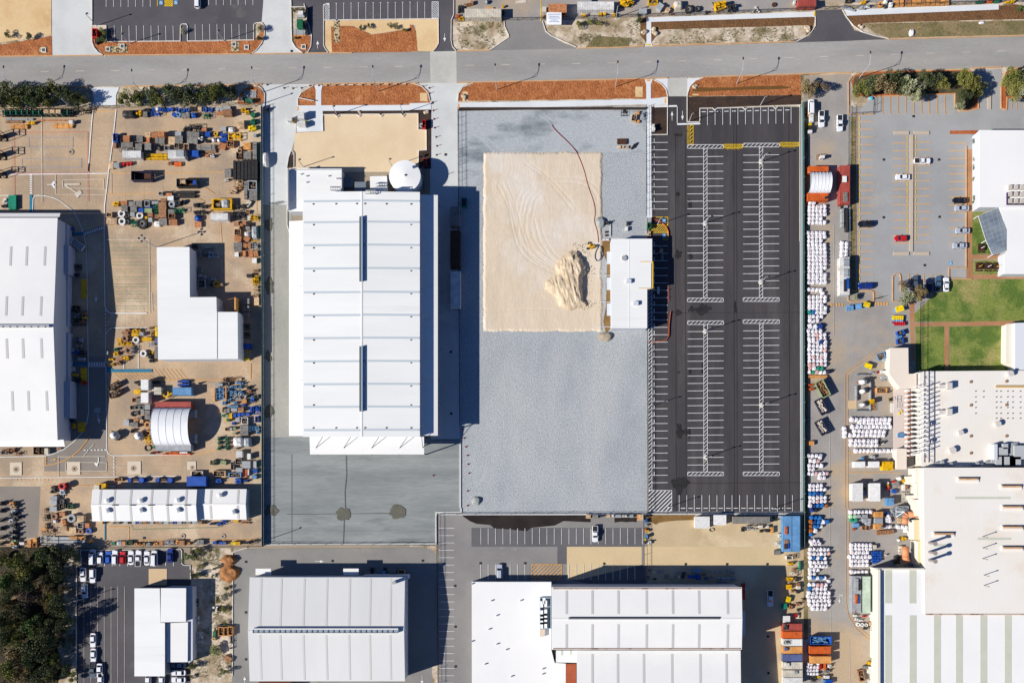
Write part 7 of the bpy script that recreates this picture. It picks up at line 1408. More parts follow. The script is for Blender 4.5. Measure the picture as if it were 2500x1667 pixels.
load('l', 'the pallets west of the pipe rack', "bin s 932 665 56 56 1.4; bin s 932 708 56 40 1.4; frame s 944 775 80 70; crate w 858 815 76 150 1; engine Y 960 878 80 110 1.6; crate a 975 962 110 34 .8; crate a 975 1040 110 34 .8; crate a 975 1110 110 34 .8; crate L 968 1220 100 68 2; engine k 690 1325 60 50 1.4; engine w 705 1335 30 40 1.4; crate c 625 300 0.1 0.1".replace("; crate c 625 300 0.1 0.1",""))
load('m', 'the cabins and boxes below the beige flat shed', "cab w 300 455 145 248 3.2; cab w 537 455 145 248 3.2; cab w 330 77 148 84 2.6; cab w 525 77 146 84 2.6; cab y 716 97 140 124 2.8; crate L 748 588 98 108 2.4; crate L 370 -8 40 30 1.4; crate s 515 -25 46 40 1.2; bin k 395 408 26 40; crate B 390 468 26 38; drum w 870 268 56 50 1.2; drum r 797 308 34 34; drum w 716 328 30 26; drum y 706 352 34 34; drum O 718 380 34 34; drum r 720 410 32 32; crate g 845 352 60 50 1 -35; crate B 805 442 60 50 1 15; engine y 955 300 80 70 1.6; crate w 932 392 36 80 .9; crate b 968 390 30 56; tank c 1072 395 66 66 2; frame c 945 510 60 100 1; engine k 1045 500 60 30")
load('m', 'the crates south of the white cabins', "crate a 595 760 108 80 2.2; crate s 592 845 106 78 2.0; crate a 592 925 110 76 2.2; crate g 630 935 30 34 .4 30 2.2; crate s 400 785 74 52 1.6; crate s 320 785 50 40 1.6; crate s 398 845 54 56 1.6; crate s 450 862 60 100 1.4 8; binlid L 285 908 72 60 1.6; engine O 258 962 50 34 .9; bin b 388 940 56 54; bin b 445 945 50 50; drum B 690 755 24 24; drum T 690 765 20 20; drum B 722 742 26 26; frame s 788 735 60 90 1.6; crate t 880 825 46 34; crate t 880 860 46 34; crate t 915 825 30 34; crate t 915 860 30 34; crate c 1055 845 56 30 1; engine y 940 1090 100 60 1.6; tank w 875 1110 46 56 1.6; crate c 538 1203 44 56 1.2; crate c 895 1210 50 40 1; crate c 895 1255 50 40 1; crate c 895 1300 50 36 1; drum w 690 1315 22 22; crate k 848 1380 70 110 1.6; crate c 1060 1245 50 34 1.2")
load('m', 'the leaning tan crate row', "; ".join(f"crate b {580+i*34} {1012-i*3} 28 58 1 -6" for i in range(7)))
load('k', 'the container stack in the corner beside the green fence', "cont R 290 846 246 90 2.6; cont O 290 945 246 90 2.6; cont w 292 1043 246 90 2.6; cont a 292 1142 246 92 2.6; cont v 293 1240 246 90 2.6; cont c 294 1342 246 92 2.6; cont c 295 1445 246 92 2.6; cont w 296 1540 246 88 2.6; crate w 213 745 90 90 1.6; engine k 205 850 60 80 .6 0 2.6; frame k 225 1043 80 44 .4 0 2.6; crate v 208 1130 44 40 .5 0 2.6; crate w 225 1330 50 44 .5 0 2.6; crate s 335 1430 44 36 .4 0 2.6")
load('k', 'the east yard containers by the bottom edge', "skip B 655 1018 280 100 2.4; cont O 650 1142 268 96 2.6; cont a 655 1268 262 94 2.6; crate r 648 1350 28 90 1.2; crate O 706 1350 26 90 1.2; engine w 768 1350 60 60 1.4; engine g 740 1420 90 60 1.4; engine y 640 1490 44 44 1.2; crate w 735 1490 60 36 1.2; engine k 550 1510 70 60 1.2; frame k 570 1540 60 40; crate B 760 1550 90 60 1.4; crate L 710 1550 40 50 1.2")
load('k', 'the scrap strip between the two yards', "engine y 262 235 96 76 1.4; crate y 245 328 70 60 1.3; crate b 365 298 44 44; crate c 368 338 48 40; crate Y 238 490 56 74 1.2 16; crate T 190 575 60 70 1.2 -12; engine b 300 385 44 40; crate k 365 388 46 44; engine b 368 555 60 50; engine o 270 590 60 70; engine r 340 700 40 70 1.2; crate c 360 700 30 70 .6; engine k 355 235 50 60; frame c 310 160 80 44; engine r 355 178 30 20 .8; engine k 372 630 40 40; engine t 420 500 30 40; frame b 320 110 60 40; beam T 385 60 14 120 1")
load('k', 'the shed corner beside the mint container', "cont s 1115 430 120 480 2.8; cont m 1242 430 106 474 2.7; beam s 1118 300 40 170 .5 0 2.8; beam k 1158 300 22 140 .4 0 2.8; beam O 1115 487 26 120 .6 0 2.8; beam B 1143 487 16 110 .4 0 2.8; crate w 1100 700 44 24 1; engine r 1225 705 60 34 1; crate w 1315 705 60 30 1; drum w 1310 660 30 30; crate t 1308 805 52 48 1.4; engine w 1120 745 56 40 1; engine w 1175 760 50 36 1; reel w 1137 812 44 48; reel w 1187 815 44 48; reel w 1240 818 44 44; engine k 1240 860 60 50; frame k 1330 865 50 50; crate P 1340 1270 70 56 1.4; tarp T 1340 1320 66 46 1.2; drum y 1275 1310 48 48; crate g 1230 1365 60 40; drum Y 1258 1380 28 28; crate w 1300 1375 60 44 1.4; crate g 1350 1390 36 50; crate w 1290 1420 60 46 1.4; crate w 1340 1450 50 46 1.4; bin b 1180 1470 70 150 1.2 -12; frame w 1320 1530 100 50 1 -30")
load('n', 'the sandy rear yard', "cab w 825 240 195 155 2.4; cab w 1056 208 165 130 2.4; crate s 952 168 26 40 1; crate s 952 240 26 40 1; cont g 1468 210 480 92 2.7; cont L 1935 390 116 465 2.7; cont L 2050 390 104 468 2.7; beam O 1922 345 30 100 .4 0 2.7; crate b 1925 490 50 50 .3 0 2.7; beam D 1915 552 40 70 .3 0 2.7; beam B 1955 548 14 70 .3 0 2.7; beam a 1740 340 36 84 1.2; engine k 1360 330 50 70 1.2; engine s 1430 290 60 30; engine s 1440 325 50 34; engine w 1510 335 60 26; engine s 1520 288 60 26; crate w 1590 295 52 36 1.2; crate w 1680 298 30 36 1.2; engine k 1630 300 40 30; engine k 1600 355 50 40; engine k 1690 350 70 44; frame w 1815 528 60 60 1.2; crate g 1805 632 84 62 1; engine w 1840 410 40 70 1; crate s 1838 168 40 30; frame k 1780 190 50 60; hose k 950 335 66 46 .3; bin w 1965 700 84 44 1.2; engine y 1985 780 80 50; frame t 2025 690 40 60")
load('n', 'the narrow strip beside the sandy rear yard', "drum k 125 155 40 34; crate k 90 155 34 30; drum B 100 208 36 34; crate L 95 238 40 20; drum s 95 278 34 34; drum O 80 335 30 30; crate y 105 350 40 26; drum L 100 425 34 50 1.6; drum Y 78 462 26 26; reel k 90 500 36 36; engine w 140 500 60 60; crate k 130 120 40 20")
load('n', 'the sand strip end beside the bays', "crate t 28 175 56 80 .8")
load('n', 'the equipment row in the big warehouse shadow', "drum w 190 885 28 28; frame s 282 885 84 40 .8; frame s 505 895 90 34 .8; crate L 752 868 116 34 1.2; beam s 880 872 120 12 .5; beam s 1020 880 100 24 .5; crate s 1100 880 40 40 1; crate B 690 950 100 40 1.6; crate B 778 955 56 70 1.8; engine k 580 950 30 60; reel B 868 975 34 30; crate g 935 975 72 60 1.4; beam s 1135 965 250 24 .8; beam s 1140 992 250 20 .6; engine g 120 970 50 60; engine k 210 980 50 24; crate g 365 950 50 60; engine s 480 965 30 30; crate w 520 950 24 24; beam s 430 988 60 12 .4; engine s 580 975 50 20; frame k 590 910 50 40; engine s 1180 890 50 50; engine s 1240 900 40 30; engine r 140 865 30 24 .8; beam L 1080 1022 140 8 .5; crate w 828 1020 50 10 .5; engine k 1370 1050 40 40 1.4; crate w 1385 1100 26 40 1.4; engine b 850 925 60 20; engine r 1090 1080 5 5".replace("; engine r 1090 1080 5 5",""))
load('D2', 'the strip behind the puddle', "crate t 1602 75 44 34 1.2; crate g 1665 75 50 34 1.2; crate k 1722 68 34 18; crate t 1782 72 34 26; crate w 1820 68 20 20 .8")
load('D3', 'the pallet row by the dark bays', "crate s 35 72 50 26; engine w 90 70 60 24; crate s 155 72 30 26; crate a 230 82 54 52 .6")
load('D0', 'the shaded side of the bottom left office', "crate w 1760 985 38 30 1; crate w 1760 1028 38 26 1; frame w 1790 1160 44 90 1.4; frame k 1765 845 26 60 .6; crate w 572 850 26 26 .6")
load('D1', 'the scrubby verge', "crate w 78 890 16 18 .8; crate w 110 890 16 18 .8; bin k 130 905 40 30; bin a 145 1105 44 80 1.4; bin a 188 1105 34 80 1.4; bin a 228 1100 40 80 1.4; beam k 185 1052 150 14 .8; crate b 205 1350 70 46 1 30; crate G 85 1130 24 60 1; engine t 75 1170 40 40; frame k 230 1200 20 120 1")
load('D1', 'the shade north of the bottom left warehouse', "crate g 1455 585 60 30 1.4; crate L 1605 578 30 30 1.2; crate g 1680 565 60 36 1.4; bin t 1762 570 58 36 1.2; frame k 1612 550 26 30 1; engine k 1500 560 40 60 1")
load('f', 'the yard strip at the top, western part', "cont c 265 110 300 72 2.7; crate c 767 78 36 42 1.6; engine k 78 70 44 80 1.2; engine b 140 30 50 26; crate b 175 22 22 30; tank s 297 12 32 32 1.2; drum y 432 52 20 20; engine k 432 98 22 50 1.2; crate O 55 135 22 30 1; engine y 85 145 50 40; crate a 320 70 60 14 .6; cab o 878 70 150 72 2.8; cont w 1190 50 300 68 2.7; crate y 1092 127 36 18; crate y 1228 117 26 22; crate y 1262 112 24 20; crate y 1338 122 24 22; engine b 770 128 40 22; crate s 1118 12 76 30 1.6")
load('f', 'the yard strip at the top, loader part', "engine y 1440 8 110 56 2.4; bin y 1662 15 76 38 1.4; crate s 1578 95 64 42 1.2; crate s 1718 55 48 56 1.6 35; crate t 1782 82 34 32 1.2 35; tarp c 1870 30 72 60 2; reel k 1955 75 64 64; reel k 2028 72 46 44; drum k 2100 98 20 20; engine r 1820 116 24 12 .6; engine y 1832 48 20 30; engine y 2220 20 120 60 2.6; bin y 2215 62 90 34 1.4 -22; engine k 2310 50 70 80 2; crate k 1545 118 20 26 .8; engine y 1490 20 40 30")
load('g', 'the yard strip at the top right', "cont R 572 26 150 48 2.7; crate L 632 12 24 30 1; drum D 302 40 36 36 .5; beam s 905 62 90 12 .6 20; beam s 925 78 90 12 .6 15; engine s 1040 52 70 34; engine w 1075 48 40 24; bin k 915 8 50 20; engine y 1040 12 50 26; reel a 1178 35 46 46; tarp w 1222 10 34 30; tarp w 1265 32 36 34; engine k 1225 50 30 20; engine G 1990 10 60 20; crate O 2075 8 40 20; crate G 2130 8 40 20; engine y 2245 10 90 26; engine k 2030 8 30 20; crate w 470 20 16 30 1; beam w 145 78 8 60 .5 40; beam w 165 78 8 60 .5 -40")
load('g', 'the timber rows at the top right', "; ".join(f"crate {c} {x} {y} {w_} 24 .8" for i, (x, w_) in enumerate(((1310,34),(1350,30),(1405,46),(1452,36),(1490,34),(1528,34),(1568,34),(1606,34),(1645,34),(1685,34),(1722,30))) for c, y in (('b' if i%3 == 2 else 'a', 12-i), ('a', 40-i))))
# ---------------------------------------------------------------- bulk bags
BAGC = {'w':(246,242,246),'T':(40,160,130),'B':(38,120,196),'P':(190,226,190),'N':(34,66,140),'R':(230,190,186),'O':(170,100,40),'K':(44,48,70)}
BCN = {'w':'white','T':'teal','B':'bright blue','P':'pale green','N':'navy','R':'pinkish white','O':'rusty orange','K':'dark'}
BM = {}
def bagmesh(c, v):
    if (c, v) in BM: return BM[c, v]
    m = mat('bag_'+BCN[c].replace(' ','_'), BAGC[c], tuple(int(k*.9) for k in BAGC[c]), sc=1.1, rnd=.04, lo=.45, hi=.6, det=3)
    b = B().lump(0,0,0,.62,.62,1.15,v*3.3+1,.22,16,9,3.2); b.tube((.1,0,1.0),(.28,.1,1.35),.13,7,.2)
    loops = B()
    for sx, sy in ((.4,.4),(-.4,.4),(.4,-.4),(-.4,-.4)): loops.tube((sx,sy,.9),(sx*.7,sy*.9,1.25),.04,4)
    BM[c, v] = (b.mesh('sack', m, False), loops.mesh('lifting_loop', m)); return BM[c, v]
BAGS = []
def bags(view, cluster, rows, sp, z=1.1):
    n_ = 0
    for ri, row in enumerate(rows):
        y, x0, cols = row[:3]; s_ = row[3] if len(row) > 3 else sp
        for i, c in enumerate(cols):
            if c == '.': continue
            x, yy = q(view, x0+i*s_+random.uniform(-3,3), y+random.uniform(-3,3)); X, Y = P(x, yy, z)
            BAGS.append((X, Y, c, s_*VW[view][2]/S, cluster, ri, i, len(rows), len(cols)))
W5 = 'wwwww'
bags('h', 'the teal and white cluster below the orange container', [(500,82,'TT'),(540,75,'TwTww'),(580,72,'TTwwT'),(622,75,'TTTTw'),(665,72,'wwww'),(705,72,W5)], 41)
bags('h', 'the long white block by green fence, north half', [(822,62,W5),(862,70,W5),(905,68,'wwwR'),(945,66,W5),(983,70,'RwwRw'),(1022,72,W5),(1062,72,W5)], 42)
bags('h', 'the long white block by green fence, south half', [(1103,72,W5),(1145,72,'wRRww'),(1188,72,'wwRwR'),(1225,72,'wwww'),(1265,72,W5),(1300,72,'wwwwR'),(1342,72,W5)], 42)
bags('h', 'the short rows above the orange hatched crossing', [(1422,70,'wwww'),(1462,215,'w'),(1500,75,'wBwww'),(1545,75,W5)], 41)
bags('h', 'the small white group above the long white trailer', [(930,425,'ww'),(968,425,'ww'),(1010,422,'ww'),(1055,422,'ww')], 42)
bags('i', 'the white block level with the orange crossing', [(15,75,'wRww'),(50,75,W5),(92,72,'TBwww'),(140,75,'wwww'),(182,75,'www')], 42)
bags('i', 'the tall white block above the green skip, north half', [(245,80,'wwN',55),(293,62,'wwww'),(335,70,'wwRww'),(375,68,'wwRww'),(410,75,'wwwNw'),(450,72,W5)], 42)
bags('i', 'the tall white block above the green skip, south half', [(492,72,'wwwwR'),(540,72,W5),(575,72,'wRwRw'),(610,75,W5),(652,75,'RRwRw'),(690,80,'RwTT'),(730,75,'wTRwwK',40)], 42)
bags('j', 'the scattered white rows below the small crate', [(65,80,'wwww'),(90,230,'w'),(132,105,'wwR'),(195,90,'wwww'),(240,90,'ww'),(298,85,'wwRwwR',48),(352,235,'ww')], 52)
bags('j', 'the mixed white and blue block beside the drain grate', [(460,100,'wwww'),(508,100,W5,48),(562,100,'BBNB'),(615,98,W5),(665,100,'wwRww'),(720,100,'wNBBO',54)], 50)
bags('j', 'the blue and rusty group where the fence ends', [(785,125,'NK'),(880,120,'BBB',55),(935,105,'ONBwB',55),(995,110,'OBBw',45),(1055,110,'Ow',60),(1105,115,'B')], 50, 1.0)
bags('j', 'the white block below the rusty group', [(1190,105,'www'),(1225,130,'www'),(1300,105,'wwwwww',46),(1355,105,'wwwwwR',48),(1412,105,'wBwBw'),(1470,110,W5),(1522,130,W5)], 48)
bags('k', 'the upper bag rows above the blue-filled skip', [(15,530,W5),(62,540,W5),(110,525,'www'),(155,525,'ww'),(210,520,'wBwBw'),(258,765,'w')], 48)
bags('k', 'the lower bag rows above the blue-filled skip', [(300,520,'wwRRw',50),(350,515,'Bwwww',50),(405,510,'wwwwww'),(450,498,'wwwwww',52),(505,515,'wwwwww'),(555,520,'wwwwww'),(605,560,'wwww',52)], 50)
bags('l', 'the upper wide bag stack beside the tank pad', [(985,250,'wwwwwwwwww',61),(1035,365,'wwwwwwww',61),(1092,260,'wwwwwwwwww',61)], 61)
bags('l', 'the lower wide bag stack beside the tank pad', [(1160,290,'wwRRwRww'),(1215,220,'wwwwwwwww')], 61)
bags('l', 'the three bags standing at the kerb line', [(1120,140,'w'),(1175,140,'w'),(1232,140,'w')], 61)
bags('l', 'the double row below the wide bag stack', [(1300,235,'wwwwwww',62),(1355,235,'wwwwwww',62)], 62)
bags('l', 'the single row beside the beige flat shed', [(1445,310,'wwwwwwwwww',59)], 59)
bags('m', 'the mixed group south of the white cabins', [(725,215,'wwwwww',54),(785,215,'PP'),(835,222,'TT')], 52)
bags('m', 'the loose bags right of the orange crates', [(780,725,'w'),(815,695,'ww'),(850,700,'ww'),(925,700,'ww')], 48)
bags('m', 'the four bags beside the curved duct', [(930,865,'www'),(980,970,'w')], 52)
bags('m', 'the white block above the factory corner, upper rows', [(1175,225,'wwwwww',51),(1225,225,'wwwwww',51),(1275,230,W5,52),(1335,200,'wwwwww',54)], 52)
bags('m', 'the white block above the factory corner, lower rows', [(1390,225,W5,52),(1445,225,'wwwww',52),(1545,225,'wwwww',50)], 52)
bags('m', 'the blue drums at the factory corner', [(1275,510,'BBBB',34),(1310,505,'BBBB',34),(1345,505,'BBBB',36),(1380,505,'BBBB',36),(1412,520,'BB',34)], 34, .9)
bags('k', 'the crumpled white heap under the orange containers', [(1320,500,'ww.w',42),(1360,490,'wwww',42),(1400,480,'wwww',42),(1445,490,'wwww',42)], 42)
def dist(t): return (t[0]-CX)**2+(t[1]-CY)**2
order = sorted(range(len(BAGS)), key=lambda i: dist(BAGS[i])); rest = B(); rowc = {}
for n_, i in enumerate(order):
    X, Y, c, d, cl, ri, ci, nr, nc = BAGS[i]; v = random.randrange(5); drum = 'drums' in cl
    if n_ < 290 or drum:
        rr = f"{ordn[ci]} in {'the row' if nr == 1 else ('the '+ordn[ri]+' row')}"
        nm = 'blue_drum' if drum else 'bulk_bag'
        clus = cl.replace('the ','',1)
        lb = f"{BCN[c]} {'drum' if drum else 'bag'}, {rr}, {clus}"
        lb = lb if len(lb.split()) <= 16 else lb.replace(' the ', ' ')
        if len(lb.split()) > 16: LONG.add(clus)
        t = thing(nm, lb, 'drum' if drum else 'bulk bag', (X, Y, ZG), ('drums in ' if drum else 'bags in ')+cl); t.rotation_euler = (0,0,random.uniform(-.3,.3)); s_ = d/1.2*random.uniform(.94,1.05); t.scale = (s_, s_, random.uniform(.85,1.2)*(s_ if drum else 1))
        if drum:
            for n2, me in kd('drum','B'): o = link(n2, me, t)
            t.scale = (d*.95, d*.95, .95)
        else:
            a, b_ = bagmesh(c, v); link('sack', a, t); link('lifting_loop', b_, t)
    else:
        z = B().lump(0,0,0,.62,.62,1.15,v*3.3+1,.22,14,7,3.2); s_ = d/1.2
        rest.add([(X+p[0]*s_, Y+p[1]*s_, ZG+p[2]) for p in z.v], z.f)
if rest.v:
    o = link('bulk_bags', rest.mesh('bulk_bags', mat('bag_white', BAGC['w']))); o['kind'] = 'stuff'; o['label'] = 'packed mass of the farthest white bulk bags in the east yard'; o['category'] = 'bulk bags'
print('BAGS', len(BAGS))
# ---------------------------------------------------------------- small things
M_cone = mat('cone_orange', (226,88,40)); CONE = B().cyl(0,0,.05,.2,.65,10,r2=.04); CB = B().box(-.25,-.25,0,.25,.25,.05); cm, cb = CONE.mesh('cone', M_cone), CB.mesh('base', M_in)
BS = B().cyl(0,0,.1,.09,.95,8); BK = B().cyl(0,0,0,.28,.1,10); bs, bk = BS.mesh('stem', M_cone), BK.mesh('base', M_in)
bl = [q('A1',485+81*i,770) for i in range(2)]+[q('A1',720,800),q('A1',800,803),q('A1',878,800)]+[q('A1',958+80*i,779-i*1.2) for i in range(12)]
for i, p in enumerate(bl): x, y = P(*p,.5); t = thing('bollard', f'orange plastic bollard along the south road edge, {ordn[i]} from the left', 'bollard', (x,y,.1), 'orange bollards along the road'); link('stem', bs, t); link('base', bk, t)
bl = [('A2',120,785),('A2',178,800),('A2',180,848),('A2',207,930),('A2',215,1005),('A2',222,1083),('A2',228,1162),('A2',240,1247),('A2',248,1328),('A2',244,1410)]
for i, (v,x,y) in enumerate(bl): x, y = P(*q(v,x,y),.5); t = thing('bollard', f'orange bollard along the east driveway, {ordn[i]} from the top', 'bollard', (x,y,ZG), 'orange bollards along the east driveway'); link('stem', bs, t); link('base', bk, t)
bl = [('C2',475,855),('C2',497,930),('C2',512,1010),('C2',526,1088),('C2',533,1168),('C2',540,1250),('C2',528,1412),('C2',528,1545),('C2',215,1270)]
for i, (v,x,y) in enumerate(bl): x, y = P(*q(v,x,y),.4); t = thing('traffic_cone', f'orange cone at the gravel yard edge, {ordn[i]} from the top' if i < 8 else 'lone orange cone lying on the smeared loading yard', 'traffic cone', (x,y,ZG), 'orange cones around the yards'); link('cone', cm, t); link('base', cb, t)
def barrier(label, pts, h=.5, w_=.09):
    b = B().curb(G(pts), w_, ZG, h); o = single('plastic_barrier', b, mat('barrier_orange',(232,112,62),rough=.6), label, 'barrier')
barrier('curved orange mesh barrier around the yellow access bays', qs('B3',305,512,350,506,400,520,440,545,470,575,490,620,492,680))
barrier('long orange mesh barrier curving into the left bays below the small white building', qs('B3',512,1345,505,1400,497,1480,495,1567)+qs('C3',490,10,470,38,420,50,360,55,305,62))
b = B()
for a_, c_ in ((720,820),(880,960),(990,1100),(1110,1260)):
    p1, p2 = P(*q('B3',488,a_)), P(*q('B3',492,c_)); b.tube((p1[0],p1[1],.5),(p2[0],p2[1],.45),.06,4)
for y in range(720,1280,72): p1 = P(*q('B3',489,y)); b.cyl(p1[0],p1[1],ZG,.08,.9,6)
single('warning_tape_line', b, mat('tape_red',(226,70,60)), 'thin red and white warning tape on stakes east of the small white building', 'warning tape')
def hose(name, label, pts, r, m, z=.35):
    W = [(*P(*p), z if not callable(z) else z(p)) for p in pts]; sm = []
    for i in range(len(W)-1):
        p0, p1, p2, p3 = (Vector(W[max(0,i-1)]), Vector(W[i]), Vector(W[i+1]), Vector(W[min(len(W)-1,i+2)]))
        for j in range(6): t_ = j/6; sm.append(.5*((2*p1)+(-p0+p2)*t_+(2*p0-5*p1+4*p2-p3)*t_*t_+(-p0+3*p1-3*p2+p3)*t_**3))
    sm.append(Vector(W[-1])); b = B().path(sm, r, 6); single(name, b, m, label, 'hose', smooth=True)
hose('water_hose', 'long dark red hose snaking down across the sand pad', qs('A2',1295,1145,1340,1200,1430,1285,1500,1360,1540,1430,1590,1560)+qs('B2',1625,200,1680,360,1690,450,1685,530,1710,620,1722,720), .10, mat('hose_red',(156,52,42)), lambda p: SZ+.2 if p[1] > 376 else .16)
hose('water_hose', 'black hose looping beside the pump at the sand pad edge', qs('B2',1730,740,1700,800,1690,850,1705,885,1730,880,1750,840,1755,780,1740,750), .13, M_dark, SZ+.22)
for i, (yy) in enumerate((1015,1255,1480)): b = B(); p1, p2 = P(*q('B2',1675,yy)), P(*q('B2',1835,yy+8)); b.tube((p1[0],p1[1],SZ+.3),(p2[0],p2[1],SZ+.5),.09,6); single('white_pipe', b, M_white, f'thin white pipe running from the sand to the small white building, {ordn[i]} from the top', 'pipe', 'white pipes at the sand pad')
b = B(); p1, p2 = P(*q('A1',855,902)), P(*q('A1',1003,932)); b.tube((*p1,.9),(*p2,.9),.12,6); single('boom_gate_arm', b, M_white, 'long white pole lying on the mulch beside the footpath', 'pole')
b = B(); p1, p2 = P(*q('A1',878,930)), P(*q('A1',980,934)); b.tube((*p1,.7),(*p2,.7),.09,6); single('fallen_pole', b, gm('a'), 'shorter pale orange pole lying below the white one on the mulch', 'pole')
# sign board
x, y = P(*q('A2',1316,172), 3.4); r_ = thing('sign_board', 'white notice board with faint blue and red lines beside the round bushes', 'sign', (x, y, 0)); b = B().prism([(x-2.4,y-1.5),(x+2.4,y-1.5),(x+2.4,y+1.5),(x-2.4,y+1.5)], [2.4,2.4,4.2,4.2], [2.5,2.5,4.3,4.3]); part('panel', b, M_white, r_); b = B()
for i, (w2, dy) in enumerate(((1.9,1.0),(1.5,.5),(1.8,.1),(1.2,-.4),(1.6,-.8))): z = 3.4+dy*.6; b.prism([(x-w2,y+dy-.09),(x+w2,y+dy-.09),(x+w2,y+dy+.09),(x-w2,y+dy+.09)], z-.02, [z+.06,z+.06,z+.17,z+.17])
part('print_line', b, mat('print_blue',(160,180,210)), r_); b = B()
for sx in (-2,2): b.tube((x+sx,y-.3,0),(x+sx,y-.3,3.2),.08,6)
part('post', b, M_galv, r_)
# picnic tables on the lawn
for i, (tx, ty) in enumerate(((1480,768),(1458,937),(1540,937),(1622,937))):
    x, y = P(*q('B4',tx,ty), .9); t = thing('picnic_table', ['dark picnic table alone on the upper lawn patch','dark picnic table, left of three on the small lawn patch','dark picnic table, middle of three on the small lawn patch','dark picnic table, right of three on the small lawn patch'][i], 'picnic table', (x,y,ZG), 'picnic tables on the lawn')
    if i == 0:
        m = mat('table_dark',(66,36,30)); pm_ = [('tabletop', B().box(-1.1,-.9,.72,1.1,.9,.8).mesh('tabletop', m)), ('bench', B().box(-1.1,1.15,.42,1.1,1.45,.48).mesh('bench', m)), ('bench', B().box(-1.1,-1.45,.42,1.1,-1.15,.48).mesh('bench', m)), ('frame', B().box(-.9,-1.4,.36,-.8,1.4,.42).box(.8,-1.4,.36,.9,1.4,.42).box(-.1,-.5,.0,.1,.5,.72).mesh('frame', m)), ('umbrella_bundle', B().tube((0,0,.8),(.35,.12,2.6),.12,8,.05).mesh('umbrella_bundle', gm('w')))]; pm2 = B().tube((0,0,.8),(.35,.12,2.6),.12,8,.05).mesh('umbrella_bundle', gm('y'))
    for n2, me in pm_: link(n2, pm2 if (n2[0] == 'u' and i in (1,3)) else me, t)
# rocks, sculpture
def rock(v, x, y, r, lb, c=(226,206,178), n=3): 
    x, y = P(*q(v,x,y),.3); b = B()
    for i in range(n): b.lump(x+random.uniform(-r,r)*.6, y+random.uniform(-r,r)*.6, ZG, r*.6, r*.5, r*.7, i+x, .3, 9, 5)
    single('rock_pile', b, mat('rock_pale', c, tuple(int(k*.8) for k in c), sc=1), lb, 'rocks')
for a in (('A3',262,298,1.2,'pale stone edging left of the white footpath, top'),('A3',374,290,1.2,'pale stone edging around the culvert right of the white footpath'),('A3',1765,265,1.2,'pale stones at the end of the sandy verge'),('A1',1410,1028,.7,'small stones in the soil strip above the limestone pad'),('A2',145,1022,1,'pink stones in the soil bed by the east driveway'),('A2',490,885,1,'dark culvert stones at the mulch end by the driveway'),('A4',380,240,.8,'pale stones at the end of the brown mulch, top right'),('A3',735,790,.8,'pale stones at the muddy culvert')): rock(*a)
x, y = P(*q('A4',845,300),.6); single('white_boulder', B().lump(x,y,ZG,.8,1.1,.7,3,.2,12,6), mat('boulder_white',(240,236,240)), 'white boulder on the grassy verge, top right', 'boulder')
x, y = P(*q('A4',1485,205),.6); single('white_boulder', B().lump(x,y,ZG,.9,.4,.5,5,.2,12,6), mat('boulder_white',(240,236,240)), 'small white object beside the brown mulch near the top right corner', 'boulder')
x, y = P(*q('A4',478,892),.6); single('blue_cover', B().lump(x,y,ZG,.6,.6,.5,7,.2,8,4), mat('cover_cyan',(80,190,220)), 'bright cyan cover at the corner of the fenced plot', 'cover')
# forklift shape in the shade beside the big shed
x, y = P(*q('B0',705,735),1.5); t = thing('flatbed_trailer', 'pale trailer angled in the shade beside the big left shed', 'trailer', (x,y,ZG)); t.rotation_euler = (0,0,R(-36))
link('deck', B().box(-2.2,-1,.9,2.2,1,1.05).mesh('deck', gm('s')), t); link('rail', B().curb([(-2.2,-1),(2.2,-1),(2.2,1),(-2.2,1)],.14,1.05,.5,True).mesh('rail', gm('w')), t); link('headboard', B().box(-3.2,-.2,.9,-2.2,.9,1.2).mesh('headboard', gm('w')), t)
wh = B().tube((0,-.1,0),(0,.1,0),.4,10).mesh('wheel', M_tyre)
for sx in (-.6,.6):
    for sy in (-1.05,1.05): link('wheel', wh, t, (sx,sy,.4))
load('B0', 'the shade beside the big left shed', "frame k 705 940 60 50 1; engine k 690 1010 40 40; bin D 690 1320 60 50 1; engine g 700 1380 60 60; engine b 760 1360 50 60; engine y 765 1400 40 30; frame k 690 1440 70 60; crate y 765 1140 50 180 .3; frame B 635 590 50 50 1.2; engine y 610 555 60 30; engine b 740 1440 60 50; crate T 95 350 36 130 1; crate T 130 350 34 130 1; engine w 40 335 40 70; engine k 30 380 60 30")
load('C0', 'the shade beside the big left shed, south end', "crate c 655 300 40 40 1; crate y 680 355 50 24 1; reel B 660 345 24 24; crate y 765 365 60 150 .2; drum r 765 425 40 40; engine k 700 400 60 60; engine g 700 30 60 60; crate s 735 35 30 40; crate s 655 125 40 30; engine B 690 150 60 50; crate s 740 210 60 30; engine y 665 820 30 60; crate y 745 830 70 90 .2; engine k 650 770 40 40; frame k 740 160 60 60; engine g 720 90 60 40")
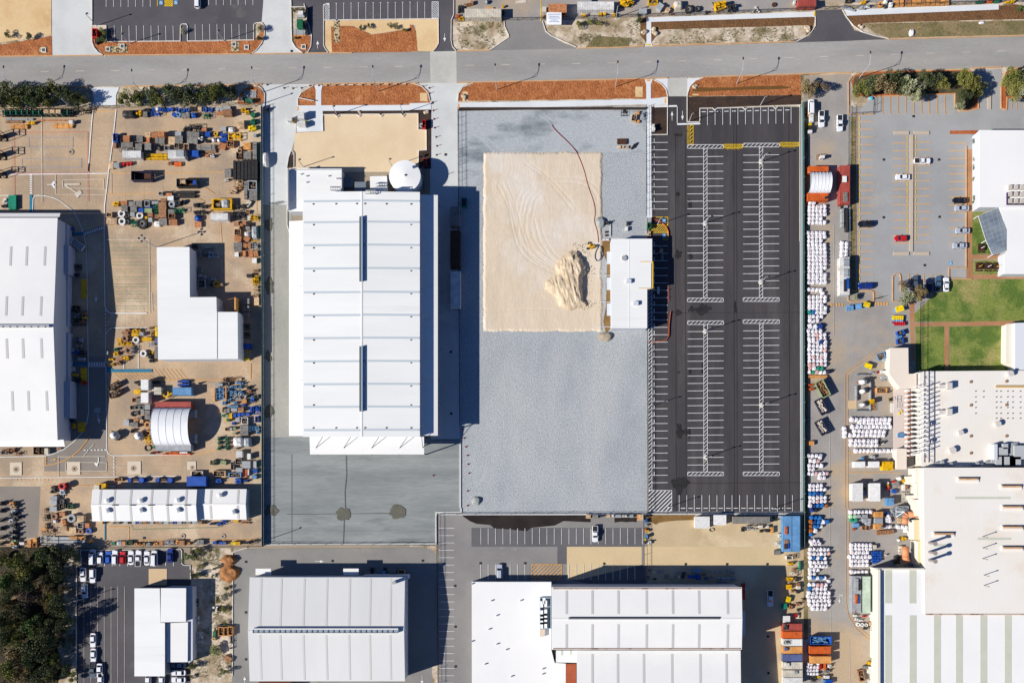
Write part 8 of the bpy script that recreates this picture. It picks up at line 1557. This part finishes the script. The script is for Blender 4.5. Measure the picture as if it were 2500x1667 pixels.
load('C0', 'the goods below the big left shed', "bin D 330 1045 50 70 1.2; bin D 375 1045 40 70 1.2; crate c 422 1050 34 56 1.4; engine b 60 1050 50 50; engine k 20 1055 40 50; engine b 110 1040 50 40; engine B 50 1060 24 24; frame b 150 1075 50 30; crate b 525 1022 18 20 .5; crate b 548 1022 18 16 .5")

# pieces that are things of their own kind become separate parts
def islands(o):
    me = o.data; n = len(me.vertices); par = list(range(n))
    def fd(a):
        while par[a] != a: par[a] = par[par[a]]; a = par[a]
        return a
    for p in me.polygons:
        vs_ = list(p.vertices); a = fd(vs_[0])
        for k in vs_[1:]: par[fd(k)] = a
    g_ = {}
    for p in me.polygons: g_.setdefault(fd(p.vertices[0]), []).append(p.index)
    bx = []
    for k, ps in g_.items():
        vi = {i for p in ps for i in me.polygons[p].vertices}; xs = [me.vertices[i].co.x for i in vi]; ys = [me.vertices[i].co.y for i in vi]; bx.append([min(xs),min(ys),max(xs),max(ys),ps])
    ch = True
    while ch:
        ch = False
        for i in range(len(bx)):
            for j in range(i+1, len(bx)):
                a, b = bx[i], bx[j]
                if a[0] <= b[2] and b[0] <= a[2] and a[1] <= b[3] and b[1] <= a[3]:
                    bx[i] = [min(a[0],b[0]),min(a[1],b[1]),max(a[2],b[2]),max(a[3],b[3]),a[4]+b[4]]; bx.pop(j); ch = True; break
            if ch: break
    return [b[4] for b in bx]
SPLIT = {'post','stay_rod','tie_rod','roof_fitting','roof_pipe','condenser','roof_ladder','ridge_flue','duct_unit','roof_ventilator','skylight','brace','mullion','frame','roof_vent','window','ladder','louvre_frame','vent_slot'}
for o in [o for o in list(col.objects) if o.type == 'MESH' and o.parent and o.name.split('.')[0] in SPLIT and o.data.users == 1 and len(o.data.polygons) < 1500]:
    gs = islands(o)
    if not 1 < len(gs) <= 100: continue
    me = o.data
    for gi, ps in enumerate(gs):
        vi = sorted({i for p in ps for i in me.polygons[p].vertices}); ix = {a: k for k, a in enumerate(vi)}
        m2 = bpy.data.meshes.new(me.name); m2.from_pydata([tuple(me.vertices[i].co) for i in vi], [], [[ix[i] for i in me.polygons[p].vertices] for p in ps]); m2.materials.append(me.materials[0])
        if gi == 0: first = m2
        else: c = o.copy(); c.data = m2; col.objects.link(c)
    o.data = first
print('LONG', sorted(LONG))
